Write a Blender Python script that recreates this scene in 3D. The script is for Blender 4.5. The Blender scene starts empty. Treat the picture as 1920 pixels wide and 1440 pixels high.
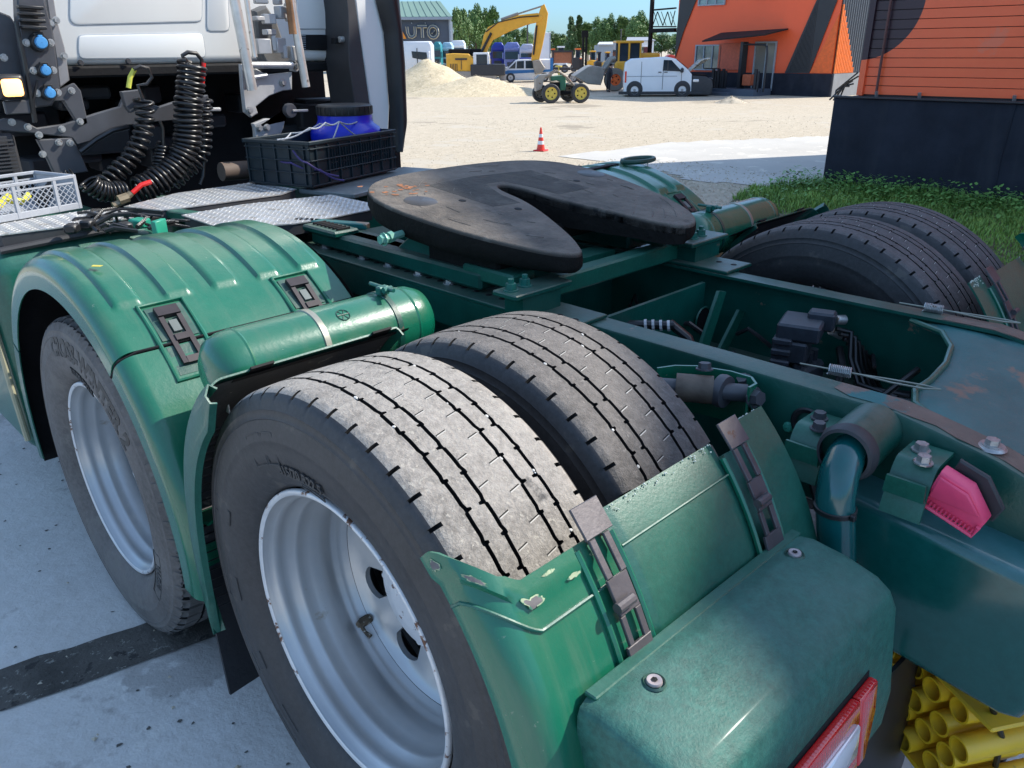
import bpy, bmesh, math, random
from mathutils import Vector, Matrix, noise
R = math.radians
rnd = random.Random(7)
sc = bpy.context.scene
COL = sc.collection

# ------------------------------------------------------------------ camera
CP = Vector((-1.8002, -1.0472, 1.6605)); YAW, PITCH, ROLL, FPX = 0.7795, 0.4010, -0.0088, 1477.6
FWD = Vector((math.sin(YAW)*math.cos(PITCH), math.cos(YAW)*math.cos(PITCH), -math.sin(PITCH)))
_r = Vector((math.cos(YAW), -math.sin(YAW), 0)); _u = _r.cross(FWD)
RT = _r*math.cos(ROLL)+_u*math.sin(ROLL); UP = -_r*math.sin(ROLL)+_u*math.cos(ROLL)
cd = bpy.data.cameras.new('camera'); cam = bpy.data.objects.new('camera', cd); COL.objects.link(cam)
cd.sensor_width = 36; cd.lens = FPX/1920*36; cd.clip_start = 0.05; cd.clip_end = 3000
m = Matrix((RT, UP, -FWD)).transposed().to_4x4(); m.translation = CP; cam.matrix_world = m
sc.camera = cam
# ------------------------------------------------------------------ light
SUN_EL = R(41); SD = Vector((0.880*math.cos(SUN_EL), -0.475*math.cos(SUN_EL), math.sin(SUN_EL))).normalized()
w = bpy.data.worlds.new("World"); sc.world = w; w.use_nodes = True
nt = w.node_tree; bg = nt.nodes['Background']; sky = nt.nodes.new('ShaderNodeTexSky')
sky.sky_type = 'NISHITA'; sky.sun_disc = False; sky.sun_elevation = SUN_EL; sky.sun_rotation = math.atan2(SD.x, SD.y)
sky.air_density = 1.0; sky.dust_density = 0.3; sky.ozone_density = 2.5
tcw = nt.nodes.new('ShaderNodeTexCoord'); sxw = nt.nodes.new('ShaderNodeSeparateXYZ'); nt.links.new(tcw.outputs['Generated'], sxw.inputs[0])
crw = nt.nodes.new('ShaderNodeValToRGB'); nt.links.new(sxw.outputs['Z'], crw.inputs[0])   # clearer, bluer air than the standard sky gives low down
crw.color_ramp.elements[0].position = 0; crw.color_ramp.elements[0].color = (.17, .27, .40, 1)
crw.color_ramp.elements[1].position = .55; crw.color_ramp.elements[1].color = (1.12, 1.02, .90, 1)
e_ = crw.color_ramp.elements.new(.12); e_.color = (.29, .40, .54, 1)
mxw = nt.nodes.new('ShaderNodeMix'); mxw.data_type = 'RGBA'; mxw.blend_type = 'MULTIPLY'; mxw.inputs[0].default_value = 1
nt.links.new(sky.outputs[0], mxw.inputs['A']); nt.links.new(crw.outputs[0], mxw.inputs['B']); nt.links.new(mxw.outputs['Result'], bg.inputs[0]); bg.inputs[1].default_value = 0.15
sd = bpy.data.lights.new('sun', 'SUN'); sd.energy = 2.55; sd.angle = R(0.5); sd.color = (1, 0.95, 0.86)
so = bpy.data.objects.new('sun', sd); COL.objects.link(so); so.rotation_euler = SD.to_track_quat('Z', 'Y').to_euler()
sc.view_settings.view_transform = 'Standard'; sc.view_settings.look = 'None'; sc.view_settings.gamma = 1
sc.view_settings.exposure = 1.38
try: sc.view_settings.use_curve_mapping = False
except Exception: pass

# ------------------------------------------------------------------ helpers
YARD = -0.65
def gz(x, y):
    u = .7*x+.714*y; t = min(1, max(0, (u-17)/14)); return YARD*t*t*(3-2*t)
def ray(px, py): return FWD+RT*((px-960)/FPX)-UP*((py-720)/FPX)
def at(px, py, z=YARD):
    d = ray(px, py); return CP+d*((z-CP.z)/d.z)
def atd(px, py, dep): return CP+ray(px, py)*dep
def lin(c): return tuple(((v+.055)/1.055)**2.4 if v > .04 else v/12.92 for v in c)

def thicken(bm, fs, th):
    fs = list(fs); nrm = {}
    for f in fs:
        f.normal_update(); n = f.normal*max(1e-12, f.calc_area())
        for v in f.verts: nrm[v] = nrm.get(v, Vector())+n
    new = {v: bm.verts.new(v.co-n.normalized()*th) for v, n in nrm.items()}; own = set(fs); bd = []
    for f in fs:
        for l in f.loops:
            if sum(1 for g in l.edge.link_faces if g in own) == 1: bd.append((l.vert, l.link_loop_next.vert))
    for f in fs: bm.faces.new([new[v] for v in reversed(f.verts)])
    for a, c_ in bd: bm.faces.new((c_, a, new[a], new[c_]))

class MB:
    def __init__(s): s.bm = bmesh.new()
    def box(s, c, d, rot=None, bev=0, seg=1):
        M = Matrix.Translation(Vector(c))
        if rot is not None: M = M @ (rot.to_4x4() if isinstance(rot, Matrix) else Matrix.Rotation(rot, 4, 'Z'))
        M = M @ Matrix.Diagonal((d[0], d[1], d[2], 1))
        g = bmesh.ops.create_cube(s.bm, size=1, matrix=M)
        if bev:
            es = {e for v in g['verts'] for e in v.link_edges}
            bmesh.ops.bevel(s.bm, geom=list(es), offset=bev, segments=seg, affect='EDGES', profile=.5)
        return s
    def poly(s, pts, vec, bev=0, seg=1):
        vec = Vector(vec); n = len(pts)
        a = [s.bm.verts.new(Vector(p)) for p in pts]; b = [s.bm.verts.new(Vector(p)+vec) for p in pts]
        fs = [s.bm.faces.new(a[::-1]), s.bm.faces.new(b)]
        fs += [s.bm.faces.new((a[i], a[(i+1) % n], b[(i+1) % n], b[i])) for i in range(n)]
        bmesh.ops.recalc_face_normals(s.bm, faces=fs)
        if bev:
            es = list(set(fs[0].edges) | set(fs[1].edges))
            bmesh.ops.bevel(s.bm, geom=es, offset=bev, segments=seg, affect='EDGES', profile=.5)
        return s
    def tube(s, path, r, n=8, closed=False, caps=True):
        P = [Vector(p) for p in path]; N = len(P); rings = []
        T = []
        for i in range(N):
            a = P[(i-1) % N] if (closed or i) else P[0]; b = P[(i+1) % N] if (closed or i < N-1) else P[-1]
            t = (b-a); T.append(t.normalized() if t.length > 1e-9 else Vector((0, 0, 1)))
        up = Vector((0, 0, 1)) if abs(T[0].z) < .9 else Vector((1, 0, 0))
        nn = (up-T[0]*up.dot(T[0])).normalized()
        for i in range(N):
            nn = (nn-T[i]*nn.dot(T[i]))
            nn = nn.normalized() if nn.length > 1e-6 else T[i].orthogonal().normalized()
            bb = T[i].cross(nn); rr = r[i] if isinstance(r, (list, tuple)) else r
            rings.append([s.bm.verts.new(P[i]+(nn*math.cos(2*math.pi*k/n)+bb*math.sin(2*math.pi*k/n))*rr) for k in range(n)])
        for i in range(N if closed else N-1):
            A, B = rings[i], rings[(i+1) % N]
            for k in range(n): s.bm.faces.new((A[k], A[(k+1) % n], B[(k+1) % n], B[k]))
        if caps and not closed:
            s.bm.faces.new(rings[0][::-1]); s.bm.faces.new(rings[-1])
        return s
    def cyl(s, a, b, r, n=16): return s.tube([a, b], r, n)
    def lathe(s, prof, o=(0, 0, 0), ax='X', n=48, closed=False):
        o = Vector(o); rings = []
        for (r, h) in prof:
            rg = []
            for k in range(n):
                c, q = math.cos(2*math.pi*k/n)*r, math.sin(2*math.pi*k/n)*r
                rg.append(s.bm.verts.new(o+Vector({'X': (h, c, q), 'Y': (q, h, c), 'Z': (c, q, h)}[ax])))
            rings.append(rg)
        for i in range(len(rings)-(0 if closed else 1)):
            A, B = rings[i], rings[(i+1) % len(rings)]
            for k in range(n): s.bm.faces.new((A[k], A[(k+1) % n], B[(k+1) % n], B[k]))
        return s
    def grid(s, f, nu, nv, thick=0):
        V = [[s.bm.verts.new(Vector(f(i/nu, j/nv))) for j in range(nv+1)] for i in range(nu+1)]
        fs = [s.bm.faces.new((V[i][j], V[i+1][j], V[i+1][j+1], V[i][j+1])) for i in range(nu) for j in range(nv)]
        if thick: thicken(s.bm, fs, thick)
        return s
    def hexbolt(s, p, nrm, r=.011, h=.012, washer=True, stud=0):
        p = Vector(p); nrm = Vector(nrm).normalized()
        if washer: s.tube([p, p+nrm*.003], r*1.45, 10)
        s.tube([p+nrm*.003, p+nrm*(.003+h)], [r*1.08, r*1.0], 6)
        if stud: s.tube([p, p+nrm*(h+stud)], r*.55, 8)
        return s
    def mesh(s, name, mat, smooth=35):
        bmesh.ops.recalc_face_normals(s.bm, faces=s.bm.faces)
        me = bpy.data.meshes.new(name); s.bm.to_mesh(me); s.bm.free()
        for mm in (mat if isinstance(mat, (list, tuple)) else [mat]): me.materials.append(mm)
        if smooth:
            me.polygons.foreach_set('use_smooth', [True]*len(me.polygons)); me.set_sharp_from_angle(angle=R(smooth))
        return me
    def build(s, name, mat, parent=None, smooth=35, loc=None, kind=None, label=None):
        o = bpy.data.objects.new(name, s.mesh(name, mat, smooth)); COL.objects.link(o)
        if parent: o.parent = parent
        if loc: o.location = loc
        if kind: o['kind'] = kind
        if label: o['label'] = label
        return o
def empty(name, parent=None, loc=(0, 0, 0), rz=0):
    o = bpy.data.objects.new(name, None); COL.objects.link(o); o.location = loc; o.rotation_euler = (0, 0, rz)
    o.empty_display_size = .1
    if parent: o.parent = parent
    return o
def tag(o, label, cat, group=None):
    o['label'] = label; o['category'] = cat
    if group: o['group'] = group
    return o
def thing(name, label, cat, loc=(0, 0, 0), rz=0, group=None): return tag(empty(name, None, loc, rz), label, cat, group)
def inst(me, name, parent=None, loc=(0, 0, 0), rot=None, scale=None):
    o = bpy.data.objects.new(name, me); COL.objects.link(o); o.location = loc
    if rot is not None: o.rotation_euler = rot
    if scale is not None: o.scale = scale
    if parent: o.parent = parent
    return o
def copy_tree(o, parent=None):
    c = o.copy(); COL.objects.link(c); c.parent = parent
    for ch in list(o.children): copy_tree(ch, c)
    return c
def struct(o): o['kind'] = 'structure'; return o
def text_mesh(txt, size, depth=.002, bold=0.0):
    cu = bpy.data.curves.new('lettering', 'FONT'); cu.body = txt; cu.size = size; cu.extrude = depth; cu.offset = bold
    cu.align_x = 'CENTER'; cu.align_y = 'CENTER'; cu.resolution_u = 3
    o = bpy.data.objects.new('lettering', cu); COL.objects.link(o)
    bpy.context.view_layer.update()
    me = bpy.data.meshes.new_from_object(o.evaluated_get(bpy.context.evaluated_depsgraph_get()))
    bpy.data.objects.remove(o); return me

# ------------------------------------------------------------------ materials
def mat(name, col, rough=.5, metal=0, var=.15, vscale=8, spots=None, dust=None, bump=0, bscale=60, coat=0, streak=None, col2=None, fine=0):
    """spots=(colour, scale, threshold), dust=(colour, amount) settles on upward faces"""
    M = bpy.data.materials.new(name); M.use_nodes = True; t = M.node_tree; N = t.nodes; L = t.links
    b = N['Principled BSDF']; b.inputs['Roughness'].default_value = rough; b.inputs['Metallic'].default_value = metal
    b.inputs['Coat Weight'].default_value = coat; b.inputs['Coat Roughness'].default_value = .12
    tc = N.new('ShaderNodeTexCoord'); co = tc.outputs['Object']
    def nz(scale, det=5, rgh=.6, src=None):
        n = N.new('ShaderNodeTexNoise'); n.inputs['Scale'].default_value = scale; n.inputs['Detail'].default_value = det
        n.inputs['Roughness'].default_value = rgh; L.new(src or co, n.inputs['Vector']); return n.outputs['Fac']
    def ramp(src, a, c_):
        r = N.new('ShaderNodeMapRange'); r.inputs['From Min'].default_value = a; r.inputs['From Max'].default_value = c_
        L.new(src, r.inputs['Value']); return r.outputs[0]
    def mix(f, A, B):
        x = N.new('ShaderNodeMix'); x.data_type = 'RGBA'
        for sock, v in ((x.inputs[0], f), (x.inputs['A'], A), (x.inputs['B'], B)):
            if hasattr(v, 'links'): L.new(v, sock)
            elif isinstance(v, (int, float)): sock.default_value = v
            else: sock.default_value = (*v[:3], 1)
        return x.outputs['Result']
    def mul(a, b_):
        x = N.new('ShaderNodeMath'); x.operation = 'MULTIPLY'
        for i, v in enumerate((a, b_)):
            if hasattr(v, 'links'): L.new(v, x.inputs[i])
            else: x.inputs[i].default_value = v
        return x.outputs[0]
    c = tuple(col)
    out = mix(ramp(nz(vscale), .3, .7), tuple(v*(1-var) for v in c), tuple(min(1, v*(1+var)) for v in c) if col2 is None else col2)
    if fine:
        out = mix(mul(ramp(nz(vscale*14, 3, .8), .35, .7), fine), out, tuple(min(1, v*2.2+.02) for v in c))
    if spots:
        for sp in (spots if isinstance(spots, list) else [spots]):
            out = mix(ramp(nz(sp[1], 7, .65), sp[2], sp[2]+.035), out, sp[0])
    rsock = None
    if dust:
        g = N.new('ShaderNodeNewGeometry'); sx = N.new('ShaderNodeSeparateXYZ'); L.new(g.outputs['Normal'], sx.inputs[0])
        f = mul(mul(ramp(sx.outputs['Z'], .1, .95), ramp(nz(vscale*1.7, 8, .7), .25, .75)), dust[1])
        out = mix(f, out, dust[0])
        rr = N.new('ShaderNodeMapRange'); rr.inputs['To Min'].default_value = rough; rr.inputs['To Max'].default_value = .8
        L.new(f, rr.inputs['Value']); L.new(rr.outputs[0], b.inputs['Roughness'])
    if streak:
        mp = N.new('ShaderNodeMapping'); mp.inputs['Scale'].default_value = streak[1]; L.new(co, mp.inputs[0])
        out = mix(mul(ramp(nz(1, 4, .6, mp.outputs[0]), .52, .75), streak[2]), out, streak[0])
    L.new(out, b.inputs['Base Color'])
    if bump:
        bp = N.new('ShaderNodeBump'); bp.inputs['Strength'].default_value = bump; bp.inputs['Distance'].default_value = .01
        L.new(nz(bscale, 6, .65), bp.inputs['Height']); L.new(bp.outputs[0], b.inputs['Normal'])
    return M
DUST = (.30, .29, .24)
G = dict(
 paint=mat('green_paint', (.002, .122, .066), .27, 0, .12, 5, dust=((.16, .24, .17), .24), coat=.4, bump=.08, bscale=90, spots=[((.12, .20, .14), 42, .68), ((.26, .36, .27), 170, .70)], streak=((.10, .17, .11), (34, 4, 3), .35)),
 paint2=mat('green_paint_dusty', (.004, .085, .056), .38, 0, .2, 6, dust=((.11, .19, .16), .36), coat=.25, fine=.22, spots=[((.22, .30, .24), 150, .71)], bump=.1, bscale=140),
 chassis=mat('green_chassis_paint', (.003, .068, .05), .33, 0, .25, 7, dust=((.24, .22, .18), .45), spots=[((.20, .13, .09), 9, .66)], bump=.12, bscale=70),
 chassisrust=mat('green_chassis_worn', (.006, .12, .12), .36, 0, .2, 5, spots=[((.20, .14, .10), 3.2, .55)], dust=((.18, .24, .23), .35), bump=.15, bscale=60),
 rubberd=mat('tyre_sidewall_dusty', (.105, .095, .088), .8, 0, .35, 5, spots=[((.15, .138, .125), 9, .58)], bump=.15, bscale=80, fine=.3),
 rubber=mat('tyre_sidewall_rubber', (.028, .027, .028), .55, 0, .3, 6, spots=[((.07, .064, .058), 12, .62)], bump=.1, bscale=90, fine=.3),
 tread=mat('tyre_tread_dusty', (.245, .225, .20), .85, 0, .35, 5, spots=[((.40, .37, .32), 85, .60), ((.10, .095, .09), 3.5, .62)], bump=.5, bscale=160, fine=.45),
 treadd=mat('tyre_groove_rubber', (.012, .012, .012), .8, 0, .2, 20),
 rim=mat('silver_rim_paint', (.46, .47, .475), .34, .45, .08, 5, spots=[((.05, .045, .04), 24, .715), ((.33, .29, .24), 4, .66)], bump=.04, bscale=40),
 rimrust=mat('rim_edge_paint', (.62, .63, .64), .4, .3, .1, 9, spots=[((.13, .06, .035), 26, .57)], bump=.2, bscale=60),
 black=mat('black_plastic', (.013, .014, .016), .42, 0, .2, 12, dust=((.12, .11, .10), .25)),
 blackdull=mat('black_steel_dull', (.01, .01, .011), .7, 0, .3, 9, dust=((.10, .095, .085), .25), bump=.2),
 greysteel=mat('dark_grey_bracket', (.065, .068, .078), .45, .2, .15, 8, dust=((.25, .24, .22), .25), bump=.05),
 latch=mat('latch_steel', (.10, .092, .098), .5, .4, .2, 18, spots=[((.10, .06, .045), 20, .62)], bump=.1),
 bolt=mat('bolt_zinc', (.42, .42, .41), .4, .7, .3, 60, spots=[((.18, .12, .08), 60, .6)]),
 boltg=mat('bolt_painted_green', (.01, .13, .10), .4, .2, .3, 60, dust=((.3, .32, .28), .4)),
 grease=mat('greasy_steel', (.046, .038, .031), .78, 0, .35, 3, spots=[((.09, .08, .068), 6, .58), ((.012, .011, .010), 3.2, .54)], dust=((.26, .22, .175), .78), bump=.9, bscale=24),
 greaseside=mat('caked_grease', (.009, .008, .007), .85, 0, .3, 10, bump=.9, bscale=22),
 checker=mat('chequer_aluminium', (.56, .56, .55), .38, .6, .15, 10, spots=[((.36, .34, .31), 14, .60)], bump=.05),
 white=mat('white_cab_paint', (.74, .74, .71), .3, 0, .03, 3, coat=.3, spots=[((.6, .59, .55), 24, .72)]),
 greyp=mat('grey_plastic_crate', (.33, .35, .38), .5, 0, .08, 10),
 blackcr=mat('dark_crate_plastic', (.012, .022, .028), .4, 0, .2, 12, dust=((.10, .11, .11), .25)),
 blue=mat('blue_drum_plastic', (.004, .02, .48), .32, 0, .08, 6),
 bluecap=mat('blue_socket_cap', (.06, .26, .55), .45, 0, .08, 20),
 alu=mat('bare_aluminium_tube', (.62, .62, .60), .35, .7, .15, 14, spots=[((.3, .28, .25), 20, .62)]),
 rust=mat('rusty_tube', (.30, .15, .07), .8, .1, .4, 14, bump=.3),
 hose=mat('black_hose', (.012, .012, .013), .3, 0, .2, 30),
 hosey=mat('yellow_hose_end', (.55, .55, .08), .5, 0, .1, 30),
 red=mat('red_plastic', (.65, .02, .015), .35, 0, .1, 30),
 rope=mat('grey_rope', (.35, .37, .40), .8, 0, .4, 200),
 ropep=mat('purple_rope', (.07, .05, .16), .8, 0, .3, 200),
 pink=mat('pink_plastic', (.85, .07, .17), .4, 0, .1, 14, dust=((.7, .3, .3), .2)),
 bronze=mat('brown_rubber_bush', (.13, .10, .075), .6, .1, .3, 18, bump=.2),
 yellow=mat('yellow_chock_plastic', (.80, .50, .02), .38, 0, .1, 10, dust=((.5, .42, .2), .3), spots=[((.35, .25, .06), 16, .66)]),
 strap=mat('tank_clamp_band', (.32, .32, .26), .4, .5, .2, 20),
 concrete=mat('concrete_slab_surface', (.58, .56, .52), .9, 0, .16, 1.1, spots=[((.44, .42, .39), 1.9, .57), ((.68, .66, .61), 6, .62), ((.30, .29, .27), 11, .69), ((.16, .15, .14), 34, .715)], bump=.6, bscale=30, fine=.12),
 joint=mat('dark_joint_filler', (.085, .078, .068), .95, 0, .45, 7, spots=[((.24, .23, .20), 45, .60), ((.035, .032, .03), 14, .60)], bump=.8, bscale=40),
 gravel=mat('pale_gravel_yard', (.41, .345, .255), .95, 0, .16, 5, spots=[((.55, .48, .37), 16, .56), ((.27, .225, .17), 19, .61), ((.48, .42, .33), .5, .58), ((.33, .28, .21), .28, .60)], bump=1.0, bscale=26, fine=.25),
 pile=mat('sandy_gravel_heap', (.50, .40, .26), .95, 0, .2, 3, spots=[((.68, .57, .4), 8, .56), ((.27, .20, .12), 9, .63)], bump=1.0, bscale=9, fine=.25),
 apron=mat('worn_concrete_apron', (.50, .47, .42), .9, 0, .1, .6, spots=[((.62, .58, .5), 2.2, .58), ((.36, .33, .29), 9, .66)], bump=.5, bscale=20),
 stone=mat('limestone_chips', (.47, .40, .30), .9, 0, .3, 3),
 orange=mat('orange_cladding', (.90, .115, .03), .42, 0, .05, .6, spots=[((.70, .16, .08), 1.5, .66)]),
 blackcl=mat('black_cladding', (.022, .022, .026), .45, 0, .15, 2),
 plinth=mat('dark_plinth_render', (.022, .025, .036), .85, 0, .25, 2.2, spots=[((.05, .05, .055), 7, .67)], bump=.35, bscale=18, streak=((.045, .048, .055), (3, 3, .4), .5)),
 plinth_sunlit=mat('sunlit_plinth_render', (.24, .24, .24), .85, 0, .1, 2),  # plinth render lightened, the sunlight is put into its colour
 glass=mat('window_glass', (.10, .16, .19), .06, .3, .4, .8, col2=(.30, .36, .36)),
 darkglass=mat('vehicle_glass', (.02, .035, .05), .08, .1, .3, 1.5),
 yellowp=mat('machine_yellow_paint', (.80, .40, .03), .4, 0, .1, 2, dust=((.6, .42, .2), .3)),
 orangep=mat('machine_orange_paint', (.75, .14, .02), .45, 0, .1, 2),
 whitev=mat('white_vehicle_paint', (.74, .76, .78), .3, 0, .03, 2, coat=.4, dust=((.6, .58, .52), .3)),
 blueveh=mat('blue_truck_paint', (.015, .03, .28), .3, 0, .15, 2),
 tealveh=mat('teal_truck_paint', (.03, .22, .24), .3, 0, .15, 2),
 bluestripe=mat('blue_stripe_paint', (.02, .16, .42), .4),
 greytr=mat('dark_trim_plastic', (.035, .036, .04), .55),
 wheelg=mat('grey_wheel_metal', (.38, .38, .38), .45, .4),
 tractorg=mat('old_tractor_green', (.02, .13, .07), .45, 0, .2, 4, dust=((.3, .3, .22), .4)),
 wheelyel=mat('yellow_wheel_paint', (.62, .47, .08), .5, 0, .15, 9),
 steelgrey=mat('bare_worn_steel', (.32, .29, .25), .55, .3, .2, 2, spots=[((.2, .14, .1), 4, .62)]),
 roofg=mat('green_metal_roof', (.17, .26, .20), .5, 0, .05, .3),
 wallgrey=mat('slate_blue_wall', (.085, .105, .14), .7, 0, .1, .5),
 greytrim=mat('pale_grey_trim', (.30, .34, .38), .6),
 cream=mat('cream_lettering', (.52, .48, .36), .6),
 skin=mat('skin', (.45, .27, .2), .6), cloth=mat('dark_work_clothes', (.018, .017, .022), .85, 0, .3, 6),
 bark=mat('tree_bark', (.10, .07, .05), .9, 0, .3, 6),
 led=None)
for k_ in ('greaseside', 'tread', 'treadd', 'blackdull', 'gravel', 'concrete', 'plinth'): G[k_].node_tree.nodes['Principled BSDF'].inputs['Specular IOR Level'].default_value = .2
def leafmat(name, c, c2, tr=.25):
    M = mat(name, c, .6, 0, .2, 1.6, col2=c2); b = M.node_tree.nodes['Principled BSDF']
    return M
G['leaf'] = leafmat('leaf_green', (.11, .20, .05), (.20, .31, .09))
G['leafd'] = leafmat('leaf_dark_green', (.085, .15, .05), (.14, .22, .07))
G['grass'] = leafmat('grass_green', (.13, .25, .035), (.24, .40, .07))
G['weed'] = leafmat('weed_leaf_green', (.10, .25, .05), (.17, .36, .08))
def emis(name, col, st):
    M = bpy.data.materials.new(name); M.use_nodes = True; b = M.node_tree.nodes['Principled BSDF']
    b.inputs['Base Color'].default_value = (*col, 1); b.inputs['Emission Color'].default_value = (*col, 1); b.inputs['Emission Strength'].default_value = st; return M
G['lamp'] = emis('lit_work_lamp_lens', (1, .66, .26), .75)
def lens_mat():
    M = bpy.data.materials.new('red_lamp_lens'); M.use_nodes = True; t = M.node_tree; b = t.nodes['Principled BSDF']
    b.inputs['Base Color'].default_value = (.62, .008, .012, 1); b.inputs['Roughness'].default_value = .12; b.inputs['Coat Weight'].default_value = 1
    wv = t.nodes.new('ShaderNodeTexWave'); wv.inputs['Scale'].default_value = 40; bp = t.nodes.new('ShaderNodeBump'); bp.inputs['Strength'].default_value = .25
    tc = t.nodes.new('ShaderNodeTexCoord'); t.links.new(tc.outputs['Object'], wv.inputs[0]); t.links.new(wv.outputs['Fac'], bp.inputs['Height']); t.links.new(bp.outputs[0], b.inputs['Normal'])
    return M
G['lens'] = lens_mat()
G['lensw'] = mat('clear_lamp_lens', (.72, .74, .76), .1, .2, .05, 10, coat=1)
# ================================================================== GROUND
def ground_sheet(name, x0, x1, y0, y1, nx, ny, dz, m, inside=None):
    b = MB(); bm = b.bm; V = {}
    def gv(i, j):
        if (i, j) not in V:
            x = x0+(x1-x0)*i/nx; y = y0+(y1-y0)*j/ny; V[i, j] = bm.verts.new((x, y, gz(x, y)+dz))
        return V[i, j]
    for i in range(nx):
        for j in range(ny):
            if inside is None or inside(x0+(x1-x0)*(i+.5)/nx, y0+(y1-y0)*(j+.5)/ny):
                bm.faces.new((gv(i, j), gv(i+1, j), gv(i+1, j+1), gv(i, j+1)))
    return struct(b.build(name, m, smooth=0))
b = MB()   # the ground: fine near, coarse to the horizon
xs = [-900, -300, -100, -40, -20]+[-10+2*i for i in range(36)]+[70, 90, 140, 300, 1000, 1600]
V = [[b.bm.verts.new((x, y, gz(x, y))) for y in xs] for x in xs]
for i in range(len(xs)-1):
    for j in range(len(xs)-1): b.bm.faces.new((V[i][j], V[i+1][j], V[i+1][j+1], V[i][j+1]))
struct(b.build('ground', G['gravel'], smooth=60))
def nzv(x, y, s=1.0, o=0): return noise.noise(Vector((x*s, y*s, o)))
A_, B_ = Vector((-1.63, 1.195)), Vector((-1.17, 1.08)); JD = (B_-A_).normalized(); JN = Vector((-JD.y, JD.x))
# concrete slabs round the truck, divided by the joint
ground_sheet('concrete_slab', -14, 5.6, -9, 14, 98, 115, .006, G['concrete'], lambda x, y: x < 4.9+.5*nzv(x, y, .8) and y < 9)
b = MB(); n = 160
for k in range(n):
    def ed(k, s): 
        t = -9+14*k/n; p = A_+JD*t; off = s*(.092+.020*noise.noise(Vector((t*7, s*5, 0)))+.012*noise.noise(Vector((t*25, s*3, 2))))
        q = p+JN*off; return Vector((q.x, q.y, .0105))
    b.bm.faces.new([b.bm.verts.new(v) for v in (ed(k, -1), ed(k+1, -1), ed(k+1, 1), ed(k, 1))])
bmesh.ops.remove_doubles(b.bm, verts=b.bm.verts, dist=.0001)
struct(b.build('slab_joint', G['joint'], smooth=0))
# pale worn concrete apron in front of the near building
def in_poly(x, y, P):
    c = False
    for i in range(len(P)):
        a, d = P[i], P[i-1]
        if (a[1] > y) != (d[1] > y) and x < (d[0]-a[0])*(y-a[1])/(d[1]-a[1])+a[0]: c = not c
    return c
AP = [tuple(at(px, py, 0)[:2]) for px, py in ((1060, 292), (1250, 268), (1560, 255), (1700, 258), (1700, 330), (1535, 345), (1440, 352), (1300, 338), (1180, 310))]
ground_sheet('concrete_apron', 4, 26, 1, 17, 150, 110, .007, G['apron'], lambda x, y: in_poly(x+.22*nzv(x, y, 1.5), y+.22*nzv(x, y, 1.5, 4), AP))

# scattered chips and pebbles: uncountable
b = MB(); sr = random.Random(3)
def chip(b, x, y, z, s):
    a = sr.random()*6.28
    p = [Vector((x+s*math.cos(a+k*2.1+sr.random()*.6)*sr.uniform(.6, 1.1), y+s*math.sin(a+k*2.1)*sr.uniform(.6, 1.1), z)) for k in range(3)]
    top = b.bm.verts.new((x+s*.1, y, z+s*sr.uniform(.5, .9))); q = [b.bm.verts.new(v) for v in p]
    for k in range(3): b.bm.faces.new((q[k], q[(k+1) % 3], top))
for k in range(9000):
    t = sr.random(); d = 6+22*t**1.3; px = sr.uniform(720, 1620); dr = ray(px, 200); dr.z = 0; dr.normalize()
    P = CP+dr*d
    if P.x > 8.2 and P.y < 3.6 and d < 14: continue
    if in_poly(P.x, P.y, AP) and sr.random() > .10: continue
    if P.x < 4.9 and sr.random() > .08: continue
    if sr.random() < (d-9)/19: continue
    chip(b, P.x, P.y, gz(P.x, P.y), sr.uniform(.005, .014)*(.7+d*.03))
for k in range(2600):
    x = sr.uniform(5.0, 9.2); y = sr.uniform(3.6, 7.2); chip(b, x, y, .0, sr.uniform(.01, .03))
for k in range(420):
    x = sr.uniform(-3, 4); y = sr.uniform(-1.5, 6); chip(b, x, y, .006, sr.uniform(.003, .009))
for x, y, s in ((-1.54, 1.14, .009), (-1.36, 1.10, .008), (-1.22, 1.13, .005), (-1.45, 1.2, .006), (-1.5, .82, .012), (-1.33, .5, .01), (-1.28, .47, .012), (-1.31, .78, .008)):
    chip(b, x, y, .01, s)
o = b.build('loose_gravel', G['stone'], smooth=0, kind='stuff'); tag(o, 'loose limestone chips scattered over the yard and slab', 'gravel')

b = MB(); lr = random.Random(31)
for k in range(240):
    x, y = lr.uniform(-2.3, -.9), lr.uniform(.0, 4.5)
    if k < 60: x, y = lr.gauss(-1.42, .08), lr.gauss(.35, .16)
    s = lr.uniform(.003, .011); a = lr.random()*6.28
    P = [(x+s*math.cos(a+q*1.2566)*lr.uniform(.4, 1.2), y+s*math.sin(a+q*1.2566)*lr.uniform(.3, 1.0), .0075+lr.random()*.002) for q in range(5)]
    b.bm.faces.new([b.bm.verts.new(p) for p in P])
o = b.build('leaf_litter', mat('dry_leaf_litter', (.10, .095, .085), .9, 0, .4, 40), smooth=0, kind='stuff'); tag(o, 'dark crumbs and leaf litter scattered on the concrete slab', 'litter')
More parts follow.
